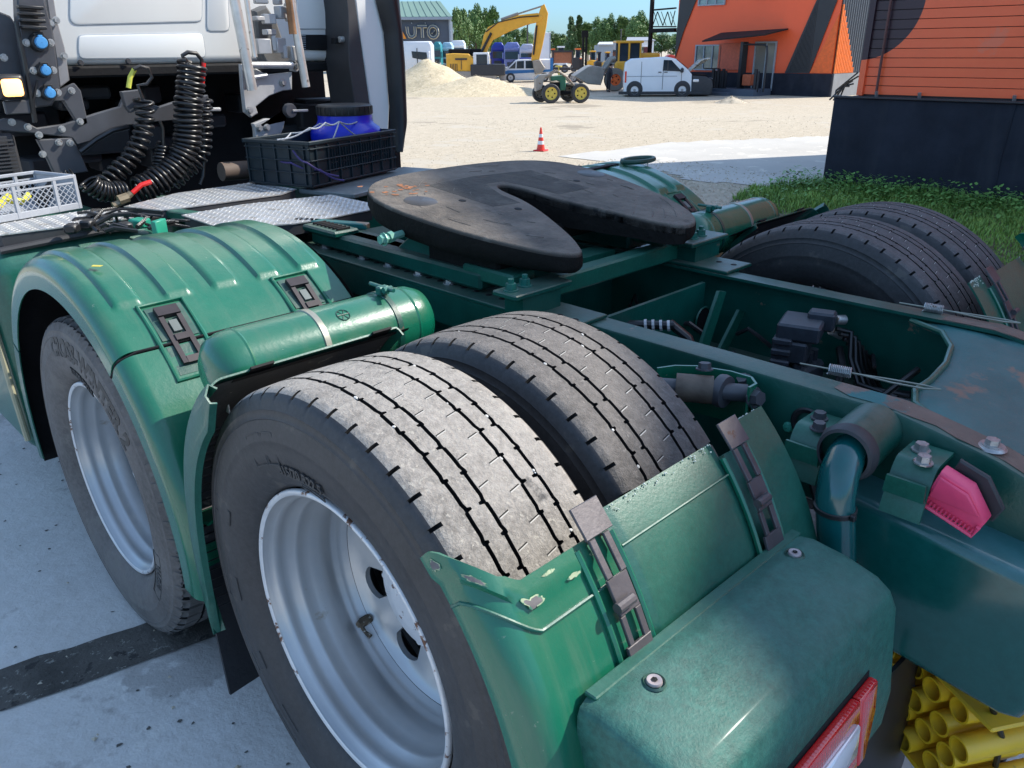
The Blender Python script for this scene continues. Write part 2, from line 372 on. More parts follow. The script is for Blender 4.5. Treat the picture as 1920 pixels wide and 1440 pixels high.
# grass verge below the near building wall
b = MB(); gr = random.Random(5)
VG = [tuple(at(px, py, 0)[:2]) for px, py in ((1368, 371), (1440, 352), (1545, 344), (1640, 352), (1930, 385))]+[(8.7, .5), (8.7, -5), (6.2, -5), (5.3, .6)]+[tuple(at(px, py, 0)[:2]) for px, py in ((1900, 500), (1700, 455), (1500, 412), (1420, 392))]
struct(MB().poly([(x, y, .002) for x, y in [(5.1, -5), (8.5, -5), (8.5, 3.4), (7.6, 4.1), (6.4, 3.7), (5.3, 2.6)]], (0, 0, .008)).build('verge_soil', mat('verge_soil', (.10, .10, .05), .95, 0, .3, 6, bump=.6), smooth=0))
cnt = 0
while cnt < 42000:
    x = gr.uniform(4.6, 8.45); y = gr.uniform(-3.5, 5.2)
    if not in_poly(x+.15*nzv(x, y, 3), y+.15*nzv(x, y, 3, 2), VG): continue
    cnt += 1
    dens = nzv(x, y, 1.1, 7)
    h = (.03+.06*gr.random())*(1+.6*dens)*(.7+max(0, (x-6))*.45); a = gr.random()*6.28; wd = gr.uniform(.003, .007); ln = gr.uniform(.2, .8)*h
    dx, dy = math.cos(a), math.sin(a)
    v = [b.bm.verts.new(q) for q in ((x-dy*wd, y+dx*wd, 0), (x+dy*wd, y-dx*wd, 0), (x+dx*ln*.4+dy*wd*.8, y+dy*ln*.4-dx*wd*.8, h*.65), (x+dx*ln*.4-dy*wd*.8, y+dy*ln*.4+dx*wd*.8, h*.65), (x+dx*ln, y+dy*ln, h))]
    b.bm.faces.new((v[0], v[1], v[2], v[3])); b.bm.faces.new((v[3], v[2], v[4]))
o = b.build('grass_verge', G['grass'], smooth=0, kind='stuff'); tag(o, 'green grass growing along the dark plinth of the near building', 'grass')
b = MB()
for k in range(5200):
    y = gr.uniform(-3.2, 3.9); x = 8.3-abs(gr.gauss(0, .45))-.05
    z = gr.uniform(.04, .24)*(1.1-(8.3-x)*.5); s = gr.uniform(.014, .036); a = gr.random()*6.28; tl = gr.uniform(-.6, .6)
    c_ = Vector((x, y, max(.03, z))); ux = Vector((math.cos(a), math.sin(a), tl)).normalized(); uy = ux.cross(Vector((0, 0, 1))).normalized()
    b.bm.faces.new([b.bm.verts.new(c_+q) for q in (-ux*s, -ux*s*.2+uy*s*.6, ux*s*.6+uy*s*.45, ux*s*1.1, ux*s*.6-uy*s*.45, -ux*s*.2-uy*s*.6)])
o = b.build('leafy_weeds', G['weed'], smooth=0, kind='stuff'); tag(o, 'broad leaved weeds crowding against the dark wall base', 'weeds')

# ================================================================== NEAR BUILDING
def near_clad():
    M = mat('painted_cladding', (.95, .135, .04), .38, 0, .05, .7, spots=[((.85, .17, .075), 1.3, .62)], fine=.05); t = M.node_tree; N = t.nodes; L = t.links
    b = N['Principled BSDF']; src = b.inputs['Base Color'].links[0].from_socket
    tc = N.new('ShaderNodeTexCoord'); sx = N.new('ShaderNodeSeparateXYZ'); L.new(tc.outputs['Object'], sx.inputs[0])
    def mm(op, a, c_):
        x = N.new('ShaderNodeMath'); x.operation = op
        for i, v in enumerate((a, c_)):
            if hasattr(v, 'links'): L.new(v, x.inputs[i])
            elif v is not None: x.inputs[i].default_value = v
        return x.outputs[0]
    y, z = sx.outputs['Y'], sx.outputs['Z']
    dy = mm('SUBTRACT', y, 3.35); dz = mm('SUBTRACT', z, 2.17)
    circ = mm('LESS_THAN', mm('ADD', mm('MULTIPLY', dy, dy), mm('MULTIPLY', dz, dz)), .4356)
    up = mm('MULTIPLY', mm('GREATER_THAN', z, 2.17), mm('GREATER_THAN', mm('ADD', y, mm('MULTIPLY', dz, .25)), 2.69)); rt = mm('MULTIPLY', mm('GREATER_THAN', y, 3.35), mm('GREATER_THAN', z, 1.51))
    msk = mm('MAXIMUM', mm('MAXIMUM', circ, up), rt)
    x = N.new('ShaderNodeMix'); x.data_type = 'RGBA'; L.new(msk, x.inputs[0]); L.new(src, x.inputs['A']); x.inputs['B'].default_value = (.035, .012, .02, 1); L.new(x.outputs['Result'], b.inputs['Base Color'])
    return M
NB = thing('orange_building', 'near orange and black clad building with a dark rendered plinth', 'building', (0, 0, 0))
NX = 8.40; NY = 3.52; WH = 9.05; NCY = 3.30
def roofz(y): return 9.64+.21*(-3.42-y) if y > -10 else 9.64+.21*6.58-.21*(-10-y)  # unseen roofline, sloped so its shadow edge crosses the truck
b = MB().poly([(NX+.2, NCY, .8), (NX+.2, -21.0, .8), (NX+.2, -21.0, roofz(-21)), (NX+.2, -10, roofz(-10)), (NX+.2, NCY, roofz(NCY))], (5.9, 0, 0)); b.build('wall', G['blackcl'], NB, smooth=0)
b = MB()
b.box((NX+3.1, (NY-20)/2, .43), (6.2, NY+20, 1.30), bev=.01)
b.build('plinth', G['plinth'], NB)
MB().box((NX-.012, (NY-20)/2, 1.095), (.05, NY+20.02, .022), bev=.004).build('plinth_coping', G['blackcl'], NB)
MB().tube([(NX-.004, 1.52, .0), (NX-.01, 1.53, .5), (NX-.004, 1.50, 1.08)], .006, 5).build('plinth_joint', G['plinth'], NB)
clad = near_clad()
brd = None; z = 1.12; k = 0
while z < 7.6:
    b = MB(); x0 = NX+.19
    b.poly([(x0, NCY, z+.004), (x0-.022, NCY, z+.004), (x0-.022, NCY, z+.0985), (x0-.015, NCY, z+.1015), (x0, NCY, z+.1015)], (0, -20-NCY, 0))
    b.build('cladding_board', clad, NB, smooth=0); z += .104
MB().box((NX+.155, NCY-.03, 4.3), (.05, .07, 6.38)).build('corner_trim', clad, NB)
MB().tube([(NX+.12, 3.06, 1.16), (NX+.12, 3.07, 7.3)], .016, 8).build('conduit', mat('conduit_paint', (.10, .03, .025), .5), NB)
b = MB()
for yy in (3.05, 2.55, 1.56): b.tube([(NX+.12, yy, 1.10), (NX+.10, yy, 1.16)], .02, 6)
b.build('flashing_clip', G['bolt'], NB)
MB().poly([(NX+.05, NCY+.05, roofz(NCY)+.003), (NX+.05, -10, roofz(-10)+.003), (NX+.05, -21, roofz(-21)+.003), (NX+.05, -21, roofz(-21)+.09), (NX+.05, -10, roofz(-10)+.09), (NX+.05, NCY+.05, roofz(NCY)+.09)], (6.15, 0, 0)).build('roof_edge', G['blackcl'], NB)
# bent black rod and rubble by its corner
b = MB()
ps = [at(1585, 176, .9)]
o = thing('black_cable_heap', 'tangled black cable beside the corner of the near building', 'cable', tuple(atd(1580, 170, 22)), -YAW)
b = MB(); hr = random.Random(2)
for k in range(5):
    b.tube([(hr.uniform(-.5, .1), hr.uniform(-.2, .2), -.25), (hr.uniform(-.2, .2), 0, hr.uniform(0, .2)), (hr.uniform(.1, .4), 0, hr.uniform(.1, .6))], .025, 6)
b.build('cable', G['hose'], o)

# ================================================================== FAR ORANGE BUILDING
FA = at(1553, 182, YARD); FB0 = atd(1262, 165, 46.0); FB = Vector((FB0.x, FB0.y, YARD))
fd = (FA-FB).normalized(); fl = (FA-FB).length; ang = math.atan2(fd.y, fd.x)
FBd = thing('orange_hall', 'far orange hall with black diagonal bands, porch canopy and dark plinth', 'building', tuple(FB), ang)
# local: x along facade from left to right corner, -y towards the camera, z up
def fx(px, py):   # pixel on facade plane -> local x,z
    d = ray(px, py); n = Vector((fd.y, -fd.x, 0)); t = (FB-CP).dot(n)/d.dot(n); P = CP+d*t
    return ((P-FB).dot(fd), P.z-YARD)
L_ = fl; HH = 8.6; ph = 1.08
MB().box((L_/2, 6, HH/2), (L_, 11.96, HH)).build('wall', G['orange'], FBd, smooth=0)
def corr(b, x0, x1, z0, z1, y=-.03, pitch=.22, dep=.035, clip=None):
    n = max(1, int((x1-x0)/pitch))
    for i in range(n):
        xa = x0+i*(x1-x0)/n; w_ = (x1-x0)/n
        lo, hi = (z0, z1) if clip is None else clip(xa+w_/2)
        if hi > lo: b.poly([(xa+w_*.1, y, lo), (xa+w_*.3, y-dep, lo), (xa+w_*.7, y-dep, lo), (xa+w_*.9, y, lo)], (0, 0, hi-lo))
# left band
def quad(P, m, name, y=-.012, th=.03):
    b = MB(); b.poly([(x, y, z) for x, z in P], (0, -th, 0)); return b.build(name, m, FBd, smooth=0)
b0 = [fx(1258, 110), fx(1266, 110), fx(1282, 60), fx(1306, 0), fx(1318, -30), fx(1290, -30), fx(1276, 0), fx(1264, 60)]
b0[0] = (.01, b0[0][1]); b0[-1] = (.01, b0[-1][1])
quad(b0, G['blackcl'], 'black_band')
quad([fx(1472, 137), fx(1518, 137), fx(1570, 2), fx(1590, -60), fx(1560, -60), fx(1532, 0)], G['blackcl'], 'black_band')
quad([fx(1519, 136.5), (L_-.01, fx(1553, 137)[1]), (L_-.01, fx(1553, 35)[1]+.2)], mat('vivid_orange', (.82, .13, .015), .45), 'orange_triangle')
quad([(L_-.01, fx(1553, 30)[1]+.3), fx(1525, 120), fx(1573, 0), (L_-.01, HH)], G['blackcl'], 'black_panel', y=-.008, th=.02) if False else None
b = MB()
xr0 = fx(1478, 137)[0]
for i in range(34):
    xx = xr0+(L_-xr0)*(i+.5)/34
    # vertical ribs over the dark band
    zl = ph+.1
    zt = HH-.2
    x_b0 = fx(1472, 137)[0]
    b.poly([(xx-.04, -.045, zl+max(0, 0)), (xx-.02, -.075, zl), (xx+.02, -.075, zl), (xx+.04, -.045, zl)], (0, 0, .001+max(0.01, min(HH, (xx-xr0)*2.9)))) if xx < fx(1519, 137)[0] else None
b.build('cladding_ribs', G['blackcl'], FBd, smooth=0, kind='stuff')
MB().box((L_/2, 5.98, ph/2), (L_+.16, 12.1, ph), bev=.01).build('plinth', G['plinth'], FBd)
# sunlit side: wall ribs, half triangle and plinth coloured lighter, sunlight painted in
xs_ = L_
MB().box((xs_+.02, 5, (HH+ph)/2+.01), (.04, 9.8, HH-ph-.02)).build('side_wall', G['greytr'], FBd, smooth=0)
b = MB()
for i in range(42):
    yy = .05+i*.23; b.poly([(xs_+.04, yy, ph), (xs_+.08, yy+.05, ph), (xs_+.08, yy+.13, ph), (xs_+.04, yy+.18, ph)], (0, 0, HH-ph-.1))
b.build('side_ribs', mat('sunlit_black_corrugated', (.06, .062, .07), .45), FBd, smooth=0, kind='stuff')
b = MB()
for i in range(12):
    yy = .02+i*.17; h_ = (1-i/12.0)*3.1
    b.poly([(xs_+.085, yy, ph+.02), (xs_+.12, yy+.05, ph+.02), (xs_+.12, yy+.12, ph+.02), (xs_+.085, yy+.17, ph+.02)], (0, 0, max(.05, h_)))
b.build('orange_triangle', mat('vivid_orange_sunlit', (.85, .17, .01), .45), FBd, smooth=0)
MB().box((xs_+.1, 4.9, ph/2-.005), (.05, 9.7, ph+.02)).build('side_plinth', G['plinth_sunlit'], FBd)
def window(p0, p1, name='window', mull=(.33, .66), g=None, fr=None):
    (x0, z1), (x1, z0) = fx(*p0), fx(*p1)
    f = MB(); t_ = .07
    f.box(((x0+x1)/2, -.05, z1-t_/2), (x1-x0, .1, t_)).box(((x0+x1)/2, -.05, z0+t_/2), (x1-x0, .1, t_)).box((x0+t_/2, -.05, (z0+z1)/2), (t_, .1, z1-z0-2*t_)).box((x1-t_/2, -.05, (z0+z1)/2), (t_, .1, z1-z0-2*t_))
    for q in mull: f.box((x0+(x1-x0)*q, -.045, (z0+z1)/2), (.06, .08, z1-z0-2*t_))
    fo = f.build(name, fr or G['greytrim'], FBd)
    MB().box(((x0+x1)/2, -.02, (z0+z1)/2), (x1-x0-2*t_, .02, z1-z0-2*t_)).build('pane', g or G['glass'], fo)
window((1306, 84), (1351, 132)); window((1313, -30), (1360, 9)); window((1420, -40), (1460, -4))
window((1418, 78), (1448, 170), 'door', (.55,), mat('door_glass', (.45, .42, .36), .15, 0, .5, 2.5, col2=(.2, .2, .18)))
# porch: canopy, posts, railings, steps
x0, z0 = fx(1352, 77); x1, z1 = fx(1478, 62)
b = MB(); b.poly([(x0, -.05, z0+.35), (x1, -.05, z1+.15), (x1-.3, -1.7, z1-.12), (x0-.05, -1.7, z0-.05)], (0, 0, .07)); b.build('canopy', mat('brown_canopy', (.012, .007, .007), .8), FBd)
b = MB().box((fx(1412, 100)[0], -.9, 1.35), (.16, .5, 2.5)); b.build('porch_post', G['blackcl'], FBd)
b = MB(); xa = fx(1418, 82)[0]; xb = fx(1463, 90)[0]; zt = fx(1430, 84)[1]
b.tube([(xa, -1.2, zt+.03), (xb-.2, -1.2, zt), (xb-.05, -1.2, zt-.12), (xb, -1.2, zt-.4), (xb, -1.2, .2)], .05, 8); b.build('porch_rail', G['blackcl'], FBd)
b = MB(); xl = fx(1350, 170)[0]; xr = fx(1470, 178)[0]
b.box(((xl+xr)/2-.3, -1.0, .16), (xr-xl-.8, 1.7, .32)).box(((xl+xr)/2-.9, -2.05, .08), (xr-xl-2.2, .5, .16)); b.build('porch_step', G['wallgrey'], FBd)
for px in (1366, 1376, 1385, 1445):
    xx = fx(px, 150)[0]; MB().box((xx, -1.5, .75), (.14, .1, 1.1)).box((xx+.16, -1.5, .7), (.1, .06, 1.0)).build('railing_post', G['blackcl'], FBd)
MB().box(((fx(1366, 1)[0]+fx(1385, 1)[0])/2, -1.5, 1.3), (.9, .07, .07)).build('railing_top', G['blackcl'], FBd)
MB().box((fx(1420, 150)[0], -.9, .75), (.5, .4, .55), bev=.03).build('parcel_box', mat('faded_orange', (.5, .12, .05), .6), FBd)
MB().box((fx(1374, 105)[0], -.06, (fx(1374, 80)[1]+ph)/2+.05), (fx(1404, 100)[0]-fx(1352, 100)[0], .08, fx(1374, 80)[1]-ph-.15), bev=.01).build('porch_screen', mat('faded_orange_board', (.62, .13, .065), .6), FBd)
for px, c_ in ((1425, G['skin']), (1432, G['cloth'])): pass
# black mast with truss gallery at the left corner of the hall
MP = atd(1220, 60, 46.3)
mast = thing('steel_mast', 'tall black steel mast carrying a lattice gallery beside the orange hall', 'mast', (MP.x, MP.y, YARD), ang)
MB().box((0, 0, 5), (.18, .18, 10)).build('post', G['blackdull'], mast)
def mx(px, py):
    d = ray(px, py); n = Vector((fd.y, -fd.x, 0)); O_ = Vector((MP.x, MP.y, YARD)); t = (O_-CP).dot(n)/d.dot(n); P = CP+d*t; return ((P-O_).dot(fd), 0, P.z-YARD)
MB().box((mx(1243, 57)[0], 0, mx(1243, 57)[2]), (mx(1266, 57)[0], .25, .22)).build('gallery_beam', G['blackdull'], mast)
b = MB(); b.tube([mx(1222, 19), mx(1268, 15)], .045, 6).tube([mx(1222, 50), mx(1268, 50)], .035, 6)
pts = [mx(1224, 48), mx(1233, 22), mx(1243, 48), mx(1252, 22), mx(1259, 48), mx(1266, 20)]
for i in range(5): b.tube([pts[i], pts[i+1]], .03, 5)
for i in (1226, 1240, 1257): b.tube([mx(i, 22), mx(i+9, 48)], .02, 5)
b.build('gallery_truss', G['blackdull'], mast)

# ================================================================== YARD THINGS
def yard(px, py, z=YARD): p = at(px, py, z); return (p.x, p.y, z)
def local(px, dep, z=YARD):
    p = atd(px, 100, dep); return (p.x, p.y, z)
# traffic cone
cp = at(1014, 283, 0)
cone = thing('traffic_cone', 'red and white striped traffic cone standing on the gravel', 'traffic cone', (cp.x, cp.y, gz(cp.x, cp.y)), .3)
MB().box((0, 0, .012), (.21, .21, .024), bev=.008).build('base', G['red'], cone)
hs = [.024, .115, .175, .235, .29, .40]; f_ = lambda z: .078-.16*z
for i in range(5):
    MB().lathe([(f_(hs[i])+.001*(i % 2), hs[i]), (f_(hs[i+1])+.001*(i % 2), hs[i+1])]+([(0.001, hs[i+1])] if i == 4 else []), ax='Z', n=20).build('band', G['whitev'] if i % 2 else mat('cone_red', (.75, .05, .03), .45), cone)
# gravel heaps
def heap(name, label, px, py, rx, ry, h, seed, m=None, cat='gravel heap', dep=None, chips=500):
    p = at(px, py, YARD) if dep is None else Vector(local(px, dep))
    t = thing(name, label, cat, (p.x, p.y, YARD), -YAW); b = MB(); r_ = random.Random(seed)
    n, mm = 60, 24; rings = []
    for j in range(mm+1):
        rr = j/mm; rg = []
        for i in range(n):
            a = 2*math.pi*i/n; k = 1+.12*noise.noise(Vector((math.cos(a)*1.3, math.sin(a)*1.3, seed)))
            x, y = rx*rr*k*math.cos(a), ry*rr*k*math.sin(a)
            z = h*max(0, (1-rr)**1.02)*(1 if rr > .06 else .97)+.07*h*noise.noise(Vector((x*1.2, y*1.2, seed*3)))*(1-rr)-.02
            rg.append(b.bm.verts.new((x, y, z)))
        rings.append(rg)
    for j in range(mm):
        for i in range(n): b.bm.faces.new((rings[j][i], rings[j][(i+1) % n], rings[j+1][(i+1) % n], rings[j+1][i]))
    bmesh.ops.remove_doubles(b.bm, verts=b.bm.verts, dist=.0005)
    b.build('heap_body', m or G['pile'], t, smooth=80)
    b = MB()
    for k in range(chips):
        a = r_.random()*6.28; rr = r_.random()**.6; x, y = rx*rr*math.cos(a), ry*rr*math.sin(a); z = h*(1-rr)
        s = r_.uniform(.012, .035); v = [b.bm.verts.new((x+r_.uniform(-s, s), y+r_.uniform(-s, s), z+r_.uniform(-.3, 1)*s)) for q in range(4)]
        for q in ((0, 1, 2), (0, 1, 3), (1, 2, 3), (0, 2, 3)): b.bm.faces.new([v[i] for i in q])
    b.build('surface_stones', G['stone'], t, smooth=0, kind='stuff'); return t
heap('gravel_heap', 'tall pointed heap of sandy gravel in front of the white truck', 806, 172, 3.9, 2.8, 1.95, 3, chips=1600)
heap('gravel_heap', 'lower wide heap of sandy gravel in front of the excavator', 893, 160, 4.6, 2.5, 1.05, 8, chips=1200, dep=43.5)
heap('rubble_heap', 'small heap of broken rubble on the gravel before the hall porch', 1370, 193, .85, .6, .32, 5, m=G['stone'], cat='rubble heap', chips=260)

def wheel(parent, x, y, r, wdt, hubm, tyrem=None, side=-1, name='wheel', hr=.6):
    w_ = empty(name, parent, (x, y, r))
    MB().lathe([(r*hr, -wdt/2), (r*.93, -wdt/2), (r, -wdt*.32), (r, wdt*.32), (r*.93, wdt/2), (r*hr, wdt/2)], ax='Y', n=28, closed=True).build('tyre', tyrem or G['rubber'], w_)
    b = MB().lathe([(r*hr, side*wdt*.46), (r*hr*.9, side*wdt*.3), (r*hr*.35, side*wdt*.28), (r*hr*.3, side*wdt*.42), (.001, side*wdt*.42)], ax='Y', n=28)
    b.build('rim', hubm, w_)
    b = MB()
    for k in range(5):
        a = k*1.2566; b.cyl((math.cos(a)*r*hr*.6, side*wdt*.31, math.sin(a)*r*hr*.6), (math.cos(a)*r*hr*.6, side*wdt*.26, math.sin(a)*r*hr*.6), r*hr*.13, 8)
    b.build('hub_hole', G['blackdull'], w_)
    return w_
# ---- white van, side on, bonnet open
VD = 41.0; vp = Vector(local(1255, VD)); SC = VD/FPX
van = thing('white_van', 'white panel van with its bonnet raised beside the hall porch', 'van', tuple(vp), -YAW-.10)
X = lambda px: (px-1255)*SC; Z = lambda py: (183-py)*SC
def vbody(b, prof, w0, w1, y0=0):  # side profile extruded across, narrowed at the top
    pass
b = MB(); prof = [(1173, 176), (1171, 150), (1174, 124), (1184, 117), (1250, 114), (1264, 117), (1285, 133), (1296, 144), (1297, 178), (1173, 180)]
b.poly([(X(a), -.95, Z(c)) for a, c in prof], (0, 1.9, 0), bev=.07, seg=3); b.build('body', G['whitev'], van, smooth=50)
b = MB(); prof = [(1297, 146), (1322, 148), (1333, 153), (1336, 164), (1334, 180), (1297, 181)]
b.poly([(X(a), -.93, Z(c)) for a, c in prof], (0, 1.86, 0), bev=.06, seg=3); b.build('front_end', G['greytr'], van, smooth=50)
b = MB(); b.poly([(X(a), -.965, Z(c)) for a, c in [(1243, 119), (1257, 119.5), (1277, 139), (1242, 137.5)]], (0, .03, 0)); b.build('side_window', G['darkglass'], van)
b = MB(); b.poly([(X(1266), -.84, Z(118.5)), (X(1266), .84, Z(118.5)), (X(1288.5), .84, Z(134.5)), (X(1288.5), -.84, Z(134.5))], (.02, 0, .02)); b.build('windscreen', mat('dull_red_glass', (.22, .03, .02), .15), van)  # glass given a dull red base colour
b = MB(); b.poly([(X(1290), -.8, Z(141)), (X(1312), -.72, Z(121)), (X(1328), -.6, Z(118)), (X(1328), .6, Z(118)), (X(1312), .72, Z(121)), (X(1290), .8, Z(141))], (.03, 0, .05)); b.build('bonnet', mat('bonnet_underside', (.55, .53, .46), .7, spots=[((.2, .2, .18), 5, .55)]), van)
MB().box((X(1312), 0, Z(147)), (.7, 1.5, .12)).build('engine', G['blackdull'], van)
MB().box((X(1222), -.955, Z(147)), (2.6, .014, .03)).build('side_rail', G['greytrim'], van)
for a in (1203, 1243, 1277): MB().box((X(a), -.953, Z(146)), (.022, .01, 1.35 if a != 1277 else .8)).build('door_seam', G['greytr'], van)
MB().box((X(1240), -.95, Z(176)), (4.3, .03, .14), bev=.02).build('sill_trim', G['greytr'], van)
MB().box((X(1174.5), -.93, Z(148)), (.10, .08, .55), bev=.02).build('tail_light', G['lens'], van)
MB().box((X(1277), -1.06, Z(137)), (.16, .16, .22), bev=.04).build('wing_mirror', G['greytr'], van)
for a in (1237, 1248): MB().box((X(a), -.965, Z(140)), (.16, .03, .04)).build('door_handle', G['greytr'], van)
b = MB(); b.box((X(1304), -.9, Z(155)), (.30, .12, .14), bev=.03); b.build('headlight', G['lensw'], van)
b = MB(); b.box((X(1324), -.60, Z(155)), (.12, .35, .14), bev=.03); b.build('headlight', G['lensw'], van)
b = MB(); b.box((X(1336), .1, Z(168)), (.04, .52, .12)); b.build('number_plate', mat('plate_white_red', (.6, .25, .22), .5, spots=[((.75, .75, .72), 14, .5)]), van)
MB().lathe([(.001, 0), (.1, .01), (.11, 0), (.001, -.02)], ax='X', n=14, o=(X(1335.5), 0, Z(157))).build('grille_emblem', G['alu'], van)
wheel(van, X(1192), -.87, .33, .24, G['wheelg'], hr=.62); wheel(van, X(1280), -.87, .33, .24, G['wheelg'], hr=.62)
wheel(van, X(1192), .82, .33, .24, G['wheelg'], side=1, hr=.62); wheel(van, X(1280), .82, .33, .24, G['wheelg'], side=1, hr=.62)
b = MB()
for a in (1192, 1280): b.lathe([(.42, -.953), (.40, -.962), (.20, -.962), (.20, -.953)], ax='Y', n=32, o=(X(a), 0, .36))
b.build('wheel_arch', G['greytr'], van)
MB().box((X(1313), 0, Z(160)), (.05, 1.3, .12), bev=.01).build('grille_bar', G['greytrim'], van) if False else None
b = MB().poly([(X(1250), -.968, Z(119.5)), (X(1252), -.968, Z(119.5)), (X(1252), -.968, Z(138)), (X(1250), -.968, Z(138))], (0, -.006, 0)); b.build('window_pillar', G['greytr'], van)
for zz in (152, 158, 164): MB().box((X(1335.5), 0, Z(zz)), (.03, 1.0, .05), bev=.008).build('grille_bar', G['greytrim'], van)
# ---- old green tractor
TD = 36.5; SCt = TD/FPX; tp = Vector(local(1056, TD))
trc = thing('old_tractor', 'old green tractor with yellow wheels standing on the gravel', 'tractor', tuple(tp), -YAW+.12)
X = lambda px: (px-1056)*SCt; Z = lambda py: (185-py)*SCt
wheel(trc, X(1029.5), -.55, .43, .26, G['wheelyel'], hr=.66); wheel(trc, X(1085.5), -.6, .43, .28, G['wheelyel'], hr=.66)
wheel(trc, X(1017), .55, .40, .26, G['steelgrey'], side=1, hr=.66); wheel(trc, X(1072), .6, .42, .28, G['steelgrey'], side=1, hr=.66)
b = MB().poly([(X(a), -.27, Z(c)) for a, c in [(1030, 138), (1057, 136), (1060, 141), (1060, 163), (1049, 163), (1049, 147), (1044, 145), (1032, 146)]], (0, .54, 0), bev=.03); b.build('bonnet', G['tractorg'], trc)
b = MB().box((X(1040), 0, Z(157)), (.42, .4, .42), bev=.03).box((X(1055), 0, Z(168)), (1.3, .26, .16), bev=.03).cyl((X(1085), -.55, .43), (X(1085), .55, .43), .09).cyl((X(1025), -.5, .43), (X(1025), .5, .43), .08)
b.build('engine', G['blackdull'], trc)
b = MB().poly([(X(a), -.3, Z(c)) for a, c in [(1003, 164), (1002, 142), (1010, 135), (1030, 133), (1034, 137), (1018, 143), (1014, 160)]], (0, .6, 0), bev=.02); b.build('front_bucket', G['steelgrey'], trc)
b = MB()
for yy in (-.3, .3): b.tube([(X(1020), yy, Z(140)), (X(1042), yy, Z(128)), (X(1062), yy, Z(140)), (X(1076), yy, Z(155))], .045, 8)
b.build('loader_arm', mat('faded_machine_grey', (.25, .2, .15), .7, spots=[((.3, .1, .05), 8, .6)]), trc)
MB().tube([(X(1048), 0, Z(136)), (X(1048), 0, Z(122))], .03, 8).build('exhaust_pipe', G['wheelyel'], trc)
MB().lathe([(.001, 0), (.16, 0), (.16, .06), (.001, .07)], ax='Z', n=14, o=(X(1048), 0, Z(122))).build('rain_cap', G['wheelyel'], trc)
b = MB(); 
for q in range(12): b.tube([(X(1064)+q*.02, -.2+.04*q, Z(150)), (X(1070), -.1+.03*q, Z(145)), (X(1075), 0, Z(156))], .018, 5)
b.build('seat_frame', G['steelgrey'], trc)
MB().box((X(1075), 0, Z(152)), (.5, .5, .1), bev=.03).build('seat', G['steelgrey'], trc)
# ---- excavator
ED = 60.0; SE = ED/FPX; ep = Vector(local(925, ED))
exc = thing('yellow_excavator', 'yellow tracked excavator with raised boom behind the gravel heaps', 'excavator', tuple(ep), -YAW)
X = lambda px: (px-925)*SE; Z = lambda py: (148-py)*SE
MB().poly([(X(a), -1.2, Z(c)) for a, c in [(838, 131), (838, 97), (852, 96), (880, 97), (892, 108), (895, 131), (880, 133)]], (0, 2.4, 0), bev=.12, seg=2).build('counterweight', G['yellowp'], exc)
b = MB().box((X(866), -1.25, Z(106)), (.9, .06, .12)).box((X(866), -1.23, Z(114)), (.04, .06, .8)); b.build('body_panel_trim', G['greytr'], exc)
MB().box((X(903), -1.0, Z(111)), (1.2, .5, 1.3), bev=.05).build('cab', G['whitev'], exc)
MB().box((X(904), -1.26, Z(107)), (.8, .03, .7), bev=.02).build('cab_window', G['darkglass'], exc)
for q in range(5): MB().box((X(846)+.12*q, -1.215, Z(120)), (.05, .03, .5), bev=.005).build('vent_slat', G['greytr'], exc)
MB().box((X(915), -.6, Z(125)), (2.6, 1.6, .8), bev=.05).build('cab_base', G['greytr'], exc)
b = MB().box((X(862), 0, Z(93)), (1.6, 1.6, .35), bev=.05).box((X(890), .2, Z(95)), (1.0, 1.2, .5), bev=.05); b.build('engine_cover', G['blackdull'], exc)
for yy in (-1.1, 1.1):
    b = MB().poly([(X(a), yy-.25, z) for a, z in [(850, .1), (845, .5), (852, .85), (925, .85), (932, .5), (927, .1)]], (0, .5, 0), bev=.06); b.build('track', G['steelgrey'], exc)
bm_ = [(893, 107), (903, 84), (908, 65), (916, 52), (940, 42), (975, 32), (1008, 29), (1017, 36), (1012, 44), (990, 48), (955, 60), (925, 74), (915, 90), (903, 110)]
MB().poly([(X(a), -.28, Z(c)) for a, c in bm_], (0, .56, 0), bev=.04).build('boom', G['yellowp'], exc)
st = [(1008, 35), (1014, 18), (1020, 14), (1027, 30), (1024, 52), (1017, 85), (1010, 112), (1003, 118), (996, 108), (1000, 80), (1003, 55)]
MB().poly([(X(a), -.22, Z(c)) for a, c in st], (0, .44, 0), bev=.03).build('dipper_arm', G['yellowp'], exc)
b = MB().tube([(X(940), -.1, Z(40)), (X(972), -.1, Z(30))], .12, 8).tube([(X(972), -.1, Z(30)), (X(1018), -.1, Z(17))], .06, 8); b.build('arm_cylinder', G['steelgrey'], exc)
b = MB().tube([(X(897), -.4, Z(105)), (X(922), -.4, Z(62))], .10, 8).tube([(X(1006), -.3, Z(50)), (X(1000), -.3, Z(100))], .07, 8).tube([(X(912), -.32, Z(60)), (X(935), -.32, Z(44)), (X(975), -.32, Z(36)), (X(1010), -.32, Z(34))], .04, 6); b.build('hydraulic_lines', G['hose'], exc)
MB().poly([(X(a), -.35, Z(c)) for a, c in [(998, 110), (1012, 108), (1022, 122), (1016, 132), (1003, 134), (1000, 122)]], (0, .7, 0), bev=.05).build('quick_coupler', G['steelgrey'], exc)
